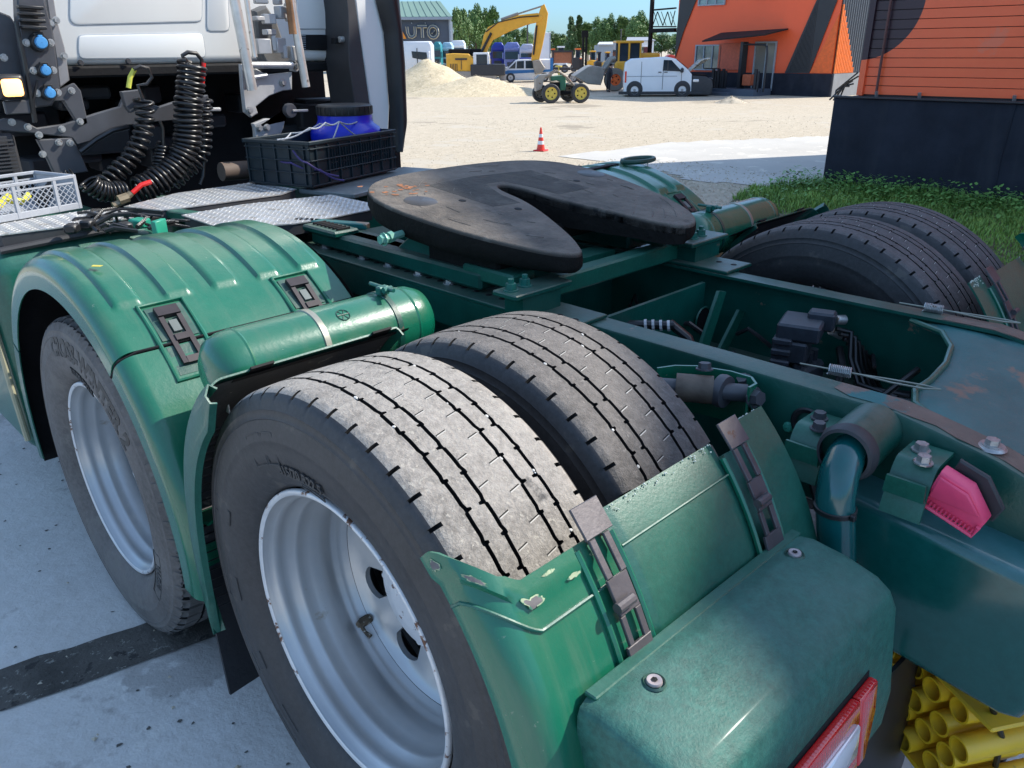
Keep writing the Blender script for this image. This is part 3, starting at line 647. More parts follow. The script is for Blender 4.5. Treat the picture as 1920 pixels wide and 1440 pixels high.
# ---- wheel loader
LD = 47.0; SL = LD/FPX; lp = Vector(local(1150, LD))
ldr = thing('wheel_loader', 'yellow wheel loader with a wide steel bucket behind the white van', 'wheel loader', tuple(lp), -YAW)
X = lambda px: (px-1150)*SL; Z = lambda py: (165-py)*SL
wheel(ldr, X(1151), -1.0, .64, .5, G['orangep'], tyrem=mat('dusty_tyre', (.2, .18, .15), .9), hr=.5); wheel(ldr, X(1215), -1.0, .64, .5, G['orangep'], hr=.5)
MB().poly([(X(a), -1.35, Z(c)) for a, c in [(1074, 138), (1100, 122), (1108, 120), (1132, 124), (1128, 142), (1124, 154), (1100, 152)]], (0, 2.7, 0), bev=.04).build('bucket', G['steelgrey'], ldr)
b = MB().box((X(1175), 0, Z(100)), (1.5, 1.5, 1.3), bev=.06); b.build('cab', G['darkglass'], ldr)
b = MB()
for a in (1157, 1176, 1197):
    for yy in (-.78, .78): b.box((X(a), yy, Z(100)), (.1, .1, 1.35))
b.box((X(1177), 0, Z(80.5)), (1.62, 1.7, .14), bev=.04); b.build('cab_frame', G['yellowp'], ldr)
b = MB().box((X(1200), 0, Z(112)), (2.2, 1.3, .8), bev=.1).box((X(1165), -.5, Z(126)), (.9, .9, .8), bev=.1); b.build('body', G['yellowp'], ldr)
b = MB()
for yy in (-.6, .6): b.tube([(X(1165), yy, Z(105)), (X(1145), yy, Z(110)), (X(1128), yy, Z(135))], .13, 8).tube([(X(1160), yy, Z(118)), (X(1135), yy, Z(118))], .08, 8)
b.build('lift_arm', G['steelgrey'], ldr)
# ---- person
pp = Vector(local(1143, 45.0))
per = thing('person', 'person in dark work clothes leaning forward beside the loader wheel', 'person', tuple(pp), -YAW)
def skin(name, J, E, m, parent):
    me = bpy.data.meshes.new(name); me.from_pydata([j[:3] for j in J], E, []); o = bpy.data.objects.new(name, me); COL.objects.link(o)
    md = o.modifiers.new('Skin', 'SKIN'); 
    for i, j in enumerate(J): o.data.skin_vertices[0].data[i].radius = (j[3], j[3])
    o.data.skin_vertices[0].data[0].use_root = True
    o.modifiers.new('Subsurf', 'SUBSURF').levels = 1
    bpy.context.view_layer.update(); m2 = bpy.data.meshes.new_from_object(o.evaluated_get(bpy.context.evaluated_depsgraph_get()))
    m2.materials.append(m); bpy.data.objects.remove(o); bpy.data.meshes.remove(me)
    m2.polygons.foreach_set('use_smooth', [True]*len(m2.polygons))
    o = bpy.data.objects.new(name, m2); COL.objects.link(o); o.parent = parent; return o
J = [(0, 0, .78, .15), (0, 0, .98, .16), (.04, -.02, 1.18, .17), (.07, -.04, 1.30, .08), (.12, -.2, 1.2, .07), (.14, -.26, .95, .055), (.10, -.3, .8, .045), (.0, .18, 1.2, .07), (-.06, .22, .95, .055), (.0, .26, .8, .045),
     (.03, -.10, .72, .10), (.05, -.11, .4, .075), (.02, -.11, .06, .05), (-.03, .10, .72, .10), (-.05, .12, .4, .075), (-.06, .12, .06, .05), (.12, -.11, .04, .045), (.05, .12, .04, .045)]
E_ = [(0, 1), (1, 2), (2, 3), (2, 4), (4, 5), (5, 6), (2, 7), (7, 8), (8, 9), (0, 10), (10, 11), (11, 12), (0, 13), (13, 14), (14, 15), (12, 16), (15, 17)]
skin('body', J, E_, G['cloth'], per)
MB().lathe([(.001, -.13), (.06, -.11), (.085, -.04), (.09, .03), (.07, .09), (.001, .12)], ax='Z', n=14, o=(.11, -.05, 1.42)).build('head', G['skin'], per)
MB().lathe([(.092, .0), (.096, .05), (.075, .11), (.001, .135)], ax='Z', n=14, o=(.10, -.05, 1.42)).build('hair', G['blackdull'], per)
for s in (-.3, .26): MB().box((.07 if s > 0 else .12, s, .74), (.05, .05, .09), bev=.015).build('hand', G['skin'], per)
# ---- patrol style van, white with blue stripes
PD = 61.0; SP = PD/FPX
pv = thing('striped_van', 'white van with blue side stripes parked behind the excavator bucket', 'van', local(986, PD), -YAW)
X = lambda px: (px-986)*SP; Z = lambda py: (149-py)*SP
MB().poly([(X(a), -.9, Z(c)) for a, c in [(937, 146), (936, 132), (942, 127), (952, 124), (967, 111), (975, 109), (1032, 109), (1036, 116), (1036, 146)]], (0, 1.8, 0), bev=.09, seg=2).build('body', G['whitev'], pv, smooth=50)
MB().poly([(X(a), -.915, Z(c)) for a, c in [(938, 133), (952, 128), (1035.5, 127), (1035.5, 131), (938, 135)]], (0, .03, 0)).box((X(1033.5), -.9, Z(118)), (.22, .06, .9)).build('stripe', G['bluestripe'], pv)
for P in ([(954, 125), (967, 113), (966, 125)], [(968, 125), (969, 112.5), (982, 112), (982, 125)], [(985, 125), (985, 112), (1003, 112), (1003, 125)]):
    MB().poly([(X(a), -.92, Z(c)) for a, c in P], (0, .02, 0)).build('side_window', G['darkglass'], pv)
MB().poly([(X(942), -.75, Z(127)), (X(942), .75, Z(127)), (X(964), .7, Z(111.5)), (X(964), -.7, Z(111.5))], (-.03, 0, .02)).build('windscreen', G['darkglass'], pv)
for a in (957, 1020): wheel(pv, X(a), -.83, .34, .22, G['wheelg'])
for a in (957, 1020): wheel(pv, X(a), .78, .32, .22, G['wheelg'], side=1)
MB().box((X(985), 0, Z(108)), (.9, 1.2, .12), bev=.03).build('roof_bar', G['blueveh'], pv)
# ---- parked lorries
def lorry(label, px0, px1, pyt, pyb, D, m, style=0, wind=True, box=None, rz=0.0, group='parked lorries in the far row'):
    S = D/FPX; c_ = (px0+px1)/2; t = thing('parked_lorry', label, 'lorry', local(c_, D), -YAW+rz, group)
    Wd = (px1-px0)*S; H_ = 2.96*D/61*.0+(YARD*0)+ (at(c_, pyb, YARD) and 0) ; hz = (93-pyt)*S+2.31; zb = max(.55, (93-pyb)*S+2.31)
    b = MB().poly([(x, -1.2, z) for x, z in [(-Wd/2, zb), (-Wd/2, hz-.35), (-Wd/2+.3, hz), (Wd/2-.2, hz), (Wd/2, hz-.3), (Wd/2, zb)]], (0, 2.4, 0), bev=.1, seg=2); b.build('cab', m, t, smooth=50)
    if style == 0:   # seen from the front
        MB().poly([(-Wd*.42, -1.22, hz-.75), (Wd*.42, -1.22, hz-.75), (Wd*.42, -1.24, zb+(hz-zb)*.36), (-Wd*.42, -1.24, zb+(hz-zb)*.36)], (0, -.02, 0)).build('windscreen', G['darkglass'], t)
        MB().box((0, -1.25, hz-.55), (Wd*.92, .12, .22), bev=.03).build('sun_visor', m, t)
        MB().box((0, -1.23, zb+.35), (Wd*.6, .06, .35)).build('grille', G['greytr'], t)
        for s in (-1, 1): MB().box((s*Wd*.36, -1.25, zb+.12), (Wd*.2, .08, .18), bev=.03).build('headlight', G['lensw'], t)
        for s in (-1, 1): MB().box((s*(Wd/2+.08), -1.15, hz-1.1), (.12, .15, .55), bev=.03).build('mirror', m, t)
    else:            # seen from the side
        MB().poly([(x, -1.225, z) for x, z in [(-Wd*.12, hz-.75), (Wd*.34, hz-.85), (Wd*.36, hz-1.5), (-Wd*.10, hz-1.25)]], (0, .03, 0)).build('side_window', G['darkglass'], t)
        MB().box((Wd*.05, -1.22, zb+.9), (.06, .06, 1.9)).build('door_seam', G['greytr'], t)
        MB().box((Wd/2-.25, -1.3, hz-1.1), (.16, .22, .7), bev=.03).build('mirror', m, t)
    for s in (-.3, .3): wheel(t, s*Wd, -1.0, .5, .3, G['wheelg'])
    MB().box((0, .2, .6), (Wd*.9, 2.0, .5)).build('chassis', G['blackdull'], t)
    return t
lorry('white lorry cab side on behind the tall gravel heap', 752, 812, 77, 130, 66, G['whitev'], 1)
lorry('teal and white lorry cab just right of the side on white cab', 813, 829, 78, 118, 74, G['tealveh'])
lorry('pale blue lorry cab between the teal cab and the excavator', 829, 850, 79, 118, 76, mat('pale_blue_paint', (.35, .5, .6), .4))
lorry('white lorry roof showing above the excavator engine cover', 846, 873, 76, 110, 84, G['whitev'])
lorry('deep blue lorry cab left of the blue and silver cab', 922, 945, 80, 122, 72, G['blueveh'])
lorry('blue and silver lorry cab behind the striped van', 945, 974, 80, 125, 70, mat('silver_blue_paint', (.16, .2, .45), .4))
lorry('white lorry cab with dark screen left of the excavator arm', 974, 1001, 83, 125, 69, mat('grey_white_paint', (.4, .43, .55), .4))
bx = thing('box_trailer', 'plain white box body standing behind the excavator arm', 'trailer', local(1016, 71), -YAW)
S_ = 71/FPX
MB().box((0, 0, (150-75)*S_/2+.5), (30*S_, 2.4, 58*S_), bev=.03).build('box_body', G['whitev'], bx)
for s in (-.5, .5): wheel(bx, s, -1.0, .5, .3, G['wheelg'])
MB().box((14*S_, -1.21, (150-75)*S_/2+.5), (.1, .04, 56*S_)).build('corner_trim', G['greytrim'], bx)
# ---- row of machines far right
mr = random.Random(11)
def machine(label, px, w_, py, D, m, cat='digger', cab=True, dark=False):
    S = D/FPX; t = thing('parked_machine', label, cat, local(px, D), -YAW, 'machines in the far row')
    h = (93-py)*S+2.31; W_ = w_*S
    MB().poly([(x, -.8, z) for x, z in [(-W_/2, .5), (-W_/2, h*.55), (-W_*.2, h*.62), (W_*.5, h*.58), (W_/2, .5)]], (0, 1.6, 0), bev=.08).build('body', m, t)
    if cab:
        MB().box((W_*.05, 0, h*.78), (W_*.42, 1.3, h*.40), bev=.05).build('cab', G['darkglass'], t)
        MB().box((W_*.05, 0, h*.985), (W_*.5, 1.5, h*.06), bev=.02).build('cab_roof', m if not dark else G['greytr'], t)
    for s in (-.32, .32): wheel(t, s*W_, -.75, .42, .3, G['wheelg'])
    return t
machine('white cabbed digger left of the rusty tipper body', 1050, 26, 88, 84, G['whitev'])
machine('orange digger just right of the white box body', 1036, 14, 92, 92, G['orangep'])
machine('orange machine directly left of the tall black mast', 1082, 20, 92, 88, G['orangep'])
machine('yellow machine right of the tall black mast', 1110, 20, 96, 80, G['yellowp'])
machine('dark grey machine in front of the far shed', 1122, 14, 98, 76, G['greytr'])
machine('yellow machine close to the loader cab', 1138, 15, 98, 74, G['yellowp'])
machine('white cabbed machine behind the wheel loader', 1208, 22, 88, 90, G['whitev'])
machine('orange red machine beside the black mast foot', 1245, 34, 92, 78, mat('orange_red_paint', (.6, .07, .02), .5), cab=False)
machine('red machine against the left edge of the hall', 1258, 18, 84, 82, mat('dull_red_paint', (.45, .04, .03), .5), cab=False)
tb = thing('tipper_body', 'rusty brown open tipper body standing before the far machines', 'tipper body', local(1054, 62), -YAW)
S_ = 62/FPX
b = MB().box((0, 0, 1.75), (36*S_, 1.8, 20*S_), bev=.03); b.build('side_board', mat('rusty_brown', (.32, .13, .07), .8, spots=[((.15, .12, .1), 2, .6)]), tb)
b = MB()
for s in (-18, 18): b.box((s*S_, -.9, 1.75), (.12, .12, 24*S_))
b.box((0, -.92, 1.75+10*S_), (37*S_, .12, .14)).box((0, 0, .9), (34*S_, 1.6, .2)); b.build('body_frame', G['greytr'], tb)
fm = thing('forklift_mast', 'tall black lifting mast rising among the far machines', 'lifting mast', local(1096, 62), -YAW)
b = MB().box((-.12, 0, 1.9), (.16, .2, 3.3)).box((.12, 0, 1.9), (.16, .2, 3.3)).box((0, 0, 3.4), (.5, .25, .5)).box((0, 0, 2.2), (.4, .3, .2)).box((0, -.3, .5), (.7, .8, 1.0), bev=.05); b.build('mast_frame', G['blackdull'], fm)
tm = thing('dark_trailer_frame', 'dark trailer frame with wheels right of the tipper body', 'trailer', local(1082, 58), -YAW)
b = MB().box((0, 0, 1.0), (24*.039, 1.2, .16)).box((-.1, -.5, 1.4), (.5, .3, .7)).box((.25, -.3, 1.2), (.25, .3, .9)); b.build('frame', G['greytr'], tm)
for s in (-.3, .3): wheel(tm, s, -.5, .38, .25, G['wheelg'])
# far sheds
def shed(label, px, w_, pt, pe, D, wm, rm):
    S = D/FPX; t = thing('far_shed', label, 'shed', local(px, D), -YAW); he = (93-pe)*S+2.31; ht = (93-pt)*S+2.31; W_ = w_*S
    MB().box((0, 3, he/2), (W_, 6, he)).build('wall', wm, t); MB().poly([(-W_/2-.2, -.3, he), (W_/2+.2, -.3, he), (W_/2-.4, 3, ht), (-W_/2+.4, 3, ht)], (0, 0, .12)).build('roof', rm, t)
    MB().box((W_*.1, -.05, he*.35), (W_*.2, .1, he*.6)).build('door', G['greytrim'], t)
shed('pale grey shed with low roof right of the yellow machine', 1142, 40, 82, 86, 110, G['greytrim'], mat('shed_roof_white', (.55, .56, .58), .6))
shed('white fronted shed behind the wheel loader cab', 1200, 50, 74, 80, 125, G['whitev'], mat('shed_roof_grey', (.3, .31, .33), .6))
# ---- green roofed building with sign
AD = 90.0; SA = AD/FPX
au = thing('green_roofed_shop', 'slate coloured shop with a green metal roof and large lettering', 'building', local(790, AD), -YAW+.04)
X = lambda px: (px-790)*SA; Z = lambda py: (93-py)*SA+2.31
xl, xr = X(660), X(846)
MB().box(((xl+xr)/2, 5, Z(40)/2), (xr-xl, 10, Z(40))).build('wall', G['wallgrey'], au)
MB().poly([(xl, -.6, Z(38)), (X(850), -.6, Z(38)), (X(826), 5, Z(8)), (xl, 5, Z(8))], (0, 0, .15)).build('roof', G['roofg'], au)
MB().box(((xl+X(850))/2, -.65, Z(38.5)), (X(850)-xl, .2, .28)).build('gutter', G['greytrim'], au)
MB().box((X(845), -.2, Z(78)/1), (.2, .2, 4.6)).build('downpipe', G['greytrim'], au)
for i in range(15): MB().poly([(xl+(X(848)-xl)*(i+.5)/15-.04, -.6, Z(38)+.16), (xl+(X(848)-xl)*(i+.5)/15+.04, -.6, Z(38)+.16), (xl+(X(824)-xl)*(i+.5)/15+.04, 5, Z(8)+.16), (xl+(X(824)-xl)*(i+.5)/15-.04, 5, Z(8)+.16)], (0, 0, .05)).build('roof_seam', G['roofg'], au)
sg = empty('shop_sign', au)
b = MB().poly([(X(736), -.15, Z(72.5)), (X(752), -.15, Z(49)), (X(764), -.15, Z(72.5))], (0, -.12, 0)); b.build('letter', mat('sign_orange', (.85, .28, .02), .5), sg)
MB().poly([(X(747), -.28, Z(68)), (X(751), -.28, Z(61)), (X(755), -.28, Z(68))], (0, -.03, 0)).build('letter_counter', G['wallgrey'], sg)
def sletter(path, wd=.62):
    P = [(X(a), -.22, Z(c)) for a, c in path]
    MB().tube(P, wd*.5, 8).build('letter', G['cream'], sg); MB().tube([(x, y-wd*.42, z) for x, y, z in P], wd*.24, 6).build('letter_face', G['wallgrey'], sg)
sletter([(766, 52), (767, 63), (770, 69), (775, 70), (780, 67), (781, 62), (781, 52)], .36)
sletter([(785, 52), (803, 52)], .36); sletter([(794, 53), (794, 71)], .36)
cc = [(814+9*math.cos(k*.5236), 61.5-10*math.sin(k*.5236)) for k in range(13)]; sletter(cc, .36)
sletter([(813.5, 61), (814.5, 62)], .5)
for a in (755, 775, 800): MB().box((X(a), -.15, Z(46)), (.1, .3, .1)).build('sign_lamp', G['greytrim'], sg)
# poles
for px, pt, D, lab in ((989, 50, 95, 'thin dark lamp pole rising behind the excavator boom'), (1163, 60, 120, 'thin pole standing in front of the right hand trees')):
    t = thing('lamp_pole', lab, 'pole', local(px, D)); h = (93-pt)*D/FPX+2.31
    MB().tube([(0, 0, 0), (0, 0, h)], .09, 6).build('pole', G['greytr'], t); MB().box((0, 0, h), (.5, .2, .1)).build('lamp_head', G['greytr'], t)
# ---- trees
def tree_mesh(seed, conif, m1):
    r_ = random.Random(seed); b = MB()
    H_ = 1.0; nb = 24 if not conif else 20
    cl = []
    for k in range(nb):
        if conif: z = .25+.72*k/nb; rr = .26*(1.02-z)**.7; a = r_.random()*6.28; cl.append((math.cos(a)*rr*r_.uniform(.2, .9), math.sin(a)*rr*r_.uniform(.2, .9), z, .05+.16*(1.02-z)))
        else:
            a = r_.random()*6.28; q = r_.random()**.5; z = r_.uniform(.28, .9); rr = .36*q*math.sin(math.pi*min(1, (z-.1)/.95))
            cl.append((math.cos(a)*rr, math.sin(a)*rr, z, r_.uniform(.09, .17)))
    for (x, y, z, s) in cl:
        for i in range(230):
            v = Vector((r_.gauss(0, 1), r_.gauss(0, 1), r_.gauss(0, 1))).normalized()*s*r_.uniform(.55, 1.12); v.z *= .85
            c_ = Vector((x, y, z))+v; u = Vector((r_.gauss(0, 1), r_.gauss(0, 1), r_.gauss(0, 1))).normalized(); t_ = u.orthogonal().normalized(); q = r_.uniform(.014, .032)
            b.bm.faces.new([b.bm.verts.new(c_+w_) for w_ in (-u*q, t_*q*.7, u*q, -t_*q*.7)])
    crown = b.mesh('crown', m1, 0)
    b = MB().tube([(0, 0, 0), (.01, 0, .3), (0, .01, .6), (.0, 0, .9)], [.022, .017, .01, .003], 7)
    for k in range(6):
        a = k*1.05; z = .3+.08*k; b.tube([(0, 0, z), (math.cos(a)*.12, math.sin(a)*.12, z+.1), (math.cos(a)*.2, math.sin(a)*.2, z+.16)], [.008, .005, .002], 5)
    return crown, b.mesh('trunk', G['bark'], 60)
TM = [tree_mesh(s, False, G['leaf']) for s in (1, 2, 3)]+[tree_mesh(s, True, G['leafd']) for s in (4, 5)]+[tree_mesh(6, False, G['leafd'])]
def tree(label, px, pt, wpx, D, k, grp):
    S = D/FPX; h = (93-pt)*S+2.31; t = thing('tree', label, 'tree', local(px, D), rnd.random()*6, grp); cw = wpx*S/.80/h if k not in (3, 4) else wpx*S/.5/h
    inst(TM[k][0], 'crown', t, scale=(h*cw, h*cw, h)); inst(TM[k][1], 'trunk', t, scale=(h, h, h))
gL = 'trees beside the green roofed shop'
for l, px, pt, wd, D, k in (('dense green tree closest to the green roofed shop', 866, 20, 42, 135, 0), ('tallest round tree in the clump by the shop', 893, 14, 46, 138, 1), ('green tree at the right end of the clump by the shop', 921, 18, 42, 140, 2), ('low tree right of the clump, under the excavator boom', 960, 55, 40, 150, 0), ('dark tree behind the left part of the shop clump', 880, 34, 60, 150, 5), ('small tree just left of the excavator dipper arm', 985, 55, 30, 155, 2)):
    tree(l, px, pt, wd, D, k, gL)
gR = 'tall trees left of the orange hall'
for l, px, pt, wd, D, k in (('pointed conifer at the left end of the right hand trees', 1070, 36, 30, 140, 3), ('slim conifer second from the left in the right hand trees', 1085, 34, 26, 143, 4), ('pale pointed tree in the middle of the right hand trees', 1121, 37, 34, 140, 2), ('bushy light green tree beside the middle of the right hand trees', 1103, 46, 38, 145, 0),
    ('tall light green tree left of the round topped pair', 1140, 32, 34, 140, 1), ('round topped tall tree nearest the black mast', 1194, 28, 50, 138, 1), ('round tree left of the one nearest the mast', 1168, 36, 40, 140, 0), ('dark green tree behind the round topped pair', 1180, 40, 50, 152, 5)):
    tree(l, px, pt, wd, D, k, gR)
for i, (px, pt, wd) in enumerate(((1010, 66, 40), (1035, 62, 36), (1052, 66, 30), (1075, 60, 50), (1110, 62, 50), (1150, 62, 50), (1215, 60, 40), (1240, 66, 46), (1262, 68, 40), (940, 68, 40), (850, 60, 50), (980, 70, 50), (1290, 60, 50))):
    tree('one of the low trees making the far tree line', px, pt, wd, 175, (0, 5, 2)[i % 3], 'low far tree line')
# ================================================================== TRUCK
TK = thing('tractor_truck', 'green chassis tractor truck with twin rear axles, fifth wheel and white cab back', 'truck')
TEMPL = {}
# ---------------- tyre
PITCHES = 57
def tyre_mesh(seed=0, block=False):
    b = MB(); bm = b.bm
    fr = [0, .025, .10, .13, .30, .5, .70, .86]
    gx = [-.076, -.038, .038, .076]; gw = .0030
    side = [(.112, .302), (.120, .304), (.133, .317), (.147, .340), (.155, .368), (.1575, .385), (.1565, .40), (.1580, .403), (.1575, .406), (.1545, .43), (.1525, .442), (.1538, .444), (.1522, .447), (.1495, .458), (.1503, .460), (.1487, .463), (.1440, .474), (.1395, .4815)]
    tr = [.1340, .1300, .1240, .1190, .105, .092]
    prof = [(-x, r, 's') for x, r in side]+[(-x, None, 'e' if i < 3 else 't') for i, x in enumerate(tr)]
    for k, g in enumerate(gx):
        prof += [(g-gw-.0006, None, 'g0%d' % k), (g-gw, 0, 'gb%d' % k), (g+gw, 0, 'gb%d' % k), (g+gw+.0006, None, 'g1%d' % k)]
        if k == 1: prof += [(-.02, None, 't'), (0, None, 't'), (.02, None, 't')]
        if k in (0, 2): prof += [((g+gx[k+1])/2, None, 't')]
    prof += [(x, None, 't' if i < 3 else 'e') for i, x in enumerate(tr[::-1])]+[(x, r, 's') for x, r in side[::-1]]
    def crown(x):
        a = abs(x); return .4965-.28*a*a-(0 if a < .118 else (a-.118)**2*22)
    rings = []; N = PITCHES*len(fr)
    for p in range(PITCHES):
        for f in fr:
            th = 2*math.pi*(p+f)/PITCHES; rg = []; ph = (p+f)
            for (x, r, k) in prof:
                xx = x
                if r is None or r == 0:
                    rr = crown(x)
                    if k[0] == 'g':
                        g = int(k[2]); odd = (-1)**g
                        z = .0022*(1 if (p+g) % 2 else -1)*(1 if f < .13 or f > .86 else (1-abs(f-.5)*2.2)*-.3)
                        nt_ = (.025 <= f <= .11)
                        xx = x+z
                        if nt_ and ((k[1] == '1' and odd > 0) or (k[1] == '0' and odd < 0)): xx += .006*odd
                        if nt_ and k[1] == 'b' and ((x > gx[g] and odd > 0) or (x < gx[g] and odd < 0)): xx += .006*odd
                        if k[1] == 'b': rr -= .009
                    if k == 'e' and ((.02 < f < .11 and x < 0) or (.02 < f < .11 and x > 0)): rr -= .011 if not block else .02
                    if block and k in 'et' and abs(x) > .09 and (f < .11): rr -= .012
                    if block and k == 'e' and .45 < f < .75: rr -= .010
                else:
                    rr = r
                    if r > .476 and .02 < f < .11: xx = x*(.985)
                    if block and r > .47 and (f < .11 or .45 < f < .75): xx = x*.96
                rg.append(bm.verts.new((xx, rr*math.cos(th), rr*math.sin(th))))
            rings.append(rg)
    m_ = len(prof)
    for i in range(len(rings)):
        A, B = rings[i], rings[(i+1) % len(rings)]; f = fr[i % len(fr)]
        for j in range(m_-1):
            fc = bm.faces.new((A[j], B[j], B[j+1], A[j+1])); k0, k1 = prof[j][2], prof[j+1][2]
            if k0 in 's' and k1 in 'se' or k0 == 'e' and k1 == 's': fc.material_index = 0 if not (f < .11 and 'e' in (k0, k1)) else 2
            elif (k0[0] == 'g' and k1[0] == 'g' and k0[1:] != '1' and ('b' in k0 or 'b' in k1)): fc.material_index = 2
            elif (k0 == 'e' or k1 == 'e') and f < .11: fc.material_index = 2
            else: fc.material_index = 1
    return b.mesh('tyre', [G['rubber'], G['tread'], G['treadd']], 40)
TY = tyre_mesh(); TYB = tyre_mesh(1, True); TYB.materials[0] = G['rubberd']; TYB.materials[1] = mat('drive_tyre_tread', (.10, .095, .09), .8, 0, .3, 8, bump=.4)
def retread(nm, col):
    m_ = TY.copy(); m_.materials[1] = mat(nm, col, .85, 0, .35, 4, spots=[(tuple(v*1.7 for v in col), 60, .60)], bump=.45, bscale=160, fine=.4); return m_
TYI = retread('inner_tyre_tread', (.125, .112, .10)); TYR = retread('right_tyre_tread', (.085, .076, .074))
def sipes():   # flat dust strips on the rib, dark strip beside each paints the cut's shade
    b = MB()
    for p in range(PITCHES*2):
        th = 2*math.pi*(p+.35)/(PITCHES*2)
        for (xa, xb) in (((-.033, -.012) if p % 2 else (.010, .032)),):
            for w_, dr in ((.0011, .0006),):
                def P(x, t, r): return (x, r*math.cos(t), r*math.sin(t))
                R_ = .4965; t2 = th-.008
                v = [P(xa, th, R_-.28*xa*xa+dr), P(xb, t2, R_-.28*xb*xb+dr), P(xb, t2+w_/R_*1.6, R_-.28*xb*xb+dr), P(xa, th+w_/R_*1.6, R_-.28*xa*xa+dr)]
                b.bm.faces.new([b.bm.verts.new(q) for q in v])
                c_ = .0022/R_
                v = [P(xa, th-c_, R_-.28*xa*xa+dr), P(xb, t2-c_, R_-.28*xb*xb+dr), P(xb, t2-.0004, R_-.28*xb*xb+dr), P(xa, th-.0004, R_-.28*xa*xa+dr)]
                f = b.bm.faces.new([b.bm.verts.new(q) for q in v]); f.material_index = 1
    return b.mesh('sipes', [mat('sipe_dust', (.48, .46, .42), .9), G['treadd']], 0)
SIP = sipes()
def stones(seed):
    b = MB(); r_ = random.Random(seed)
    for k in range(30):
        g = r_.choice((-.076, -.038, .038, .076)); th = r_.random()*6.28; c_ = Vector((g, .492*math.cos(th), .492*math.sin(th))); s = r_.uniform(.0022, .0048)
        q = bmesh.ops.create_icosphere(b.bm, subdivisions=1, radius=s, matrix=Matrix.Translation(c_) @ Matrix.Diagonal((1, r_.uniform(.6, 1.2), r_.uniform(.6, 1.2), 1)))
    return b.mesh('trapped_stones', mat('white_stone', (.62, .60, .56), .8), 0)
STN = [stones(1), stones(2)]
# ---------------- rim (outer dual: deep dish)
HOLES = 8
def rim_mesh():
    prof = [(.300, 0.0), (.2965, -.003), (.291, 0.001), (.2905, .010), (.282, .018), (.2775, .026), (.2790, .034), (.2780, .050), (.2690, .060), (.2665, .068), (.2690, .076), (.2640, .092), (.2590, .110), (.2590, .128), (.2650, .140), (.2655, .148), (.2600, .154), (.2600, .160), (.2560, .168), (.2500, .178)]
    b = MB().lathe(prof, ax='X', n=128)
    return b.mesh('rim', G['rim'], 60)
def disc_mesh():
    b = MB(); bm = b.bm; n = HOLES*12; R0, R1 = .248, .125; rc, hr = .190, .040
    def xo(r):  # dish depth
        t = (R0-r)/(R0-R1); return .178+.016*min(1, t*7)+.018*min(1, max(0, t))**1.3
    rows = [R0, .244, .238, None, .170, .150, .135, .125]
    rings = []
    outer_r = rc+hr+.004; inner_r = rc-hr-.003
    radii = [.248, .244, outer_r]
    prev = None
    def ring(r): return [bm.verts.new((xo(r), r*math.cos(2*math.pi*k/n), r*math.sin(2*math.pi*k/n))) for k in range(n)]
    ra = ring(.248); rb = ring(.243); rc_ = ring(outer_r)
    def link(A, B):
        for k in range(n): bm.faces.new((A[k], A[(k+1) % n], B[(k+1) % n], B[k]))
    link(ra, rb); link(rb, rc_); ri = ring(inner_r); rest = [ri]+[ring(r) for r in (.144, .142, .138, .13, .118)]
    for a, c_ in zip(rest, rest[1:]): link(a, c_)
    m12 = 12
    for h in range(HOLES):
        a0 = 2*math.pi*(h+.5)/HOLES; cy, cz = rc*math.cos(a0), rc*math.sin(a0)
        out = [rc_[(h*m12+k) % n] for k in range(m12+1)]; inn = [ri[(h*m12+k) % n] for k in range(m12+1)]
        loop = out+inn[::-1]
        hv = []; hb = []
        for v in loop:
            d = Vector((v.co.y-cy, v.co.z-cz)).normalized()
            y, z = cy+d.x*hr, cz+d.y*hr; r = math.hypot(y, z); hv.append(bm.verts.new((xo(r), y, z))); hb.append(bm.verts.new((xo(r)+.012, y, z)))
        for i in range(len(loop)):
            j = (i+1) % len(loop); 
            if loop[i] is loop[j]: continue
            bm.faces.new((loop[i], loop[j], hv[j], hv[i])); bm.faces.new((hv[i], hv[j], hb[j], hb[i]))
    return b.mesh('wheel_disc', G['rim'], 50)
RIM = rim_mesh(); DISC = disc_mesh()
def simple_parts():
    b = MB().lathe([(.2995, -.0008), (.3012, .002), (.2975, .006)], ax='X', n=96)   # worn painted flange edge
    b = MB().lathe([(.2900, .0000), (.2960, -.0045), (.3010, -.0025), (.3025, .004), (.3000, .010)], ax='X', n=128); e = b.mesh('rim_flange', G['rimrust'], 70)
    b = MB().lathe([(.112, .215), (.112, .175), (.105, .168), (.06, .165), (.055, .150), (.001, .148)], ax='X', n=40); b.lathe([(.118, .20), (.119, .26), (.001, .26)], ax='X', n=40); h = b.mesh('hub', G['rimrust'], 40)
    b = MB()
    for k in range(10):
        a = (k+.5)*.6283+.31; c_ = (.205, .132*math.cos(a), .132*math.sin(a)); b.hexbolt((.212, c_[1], c_[2]), (-1, 0, 0), .012, .018, stud=.008)
    n = b.mesh('wheel_nut', G['rimrust'], 30); return e, h, n
FLG, HUB, NUT = simple_parts()
def dual_inner():
    return MB().lathe([(.300, 0), (.29, .004), (.275, .03), (.27, .12), (.255, .15), (.001, .16)], ax='X', n=64).mesh('rim', G['rim'], 50)
DIN = dual_inner()
ZR, ZF, AX2, AY2 = .652, .495, 0.0, 1.251
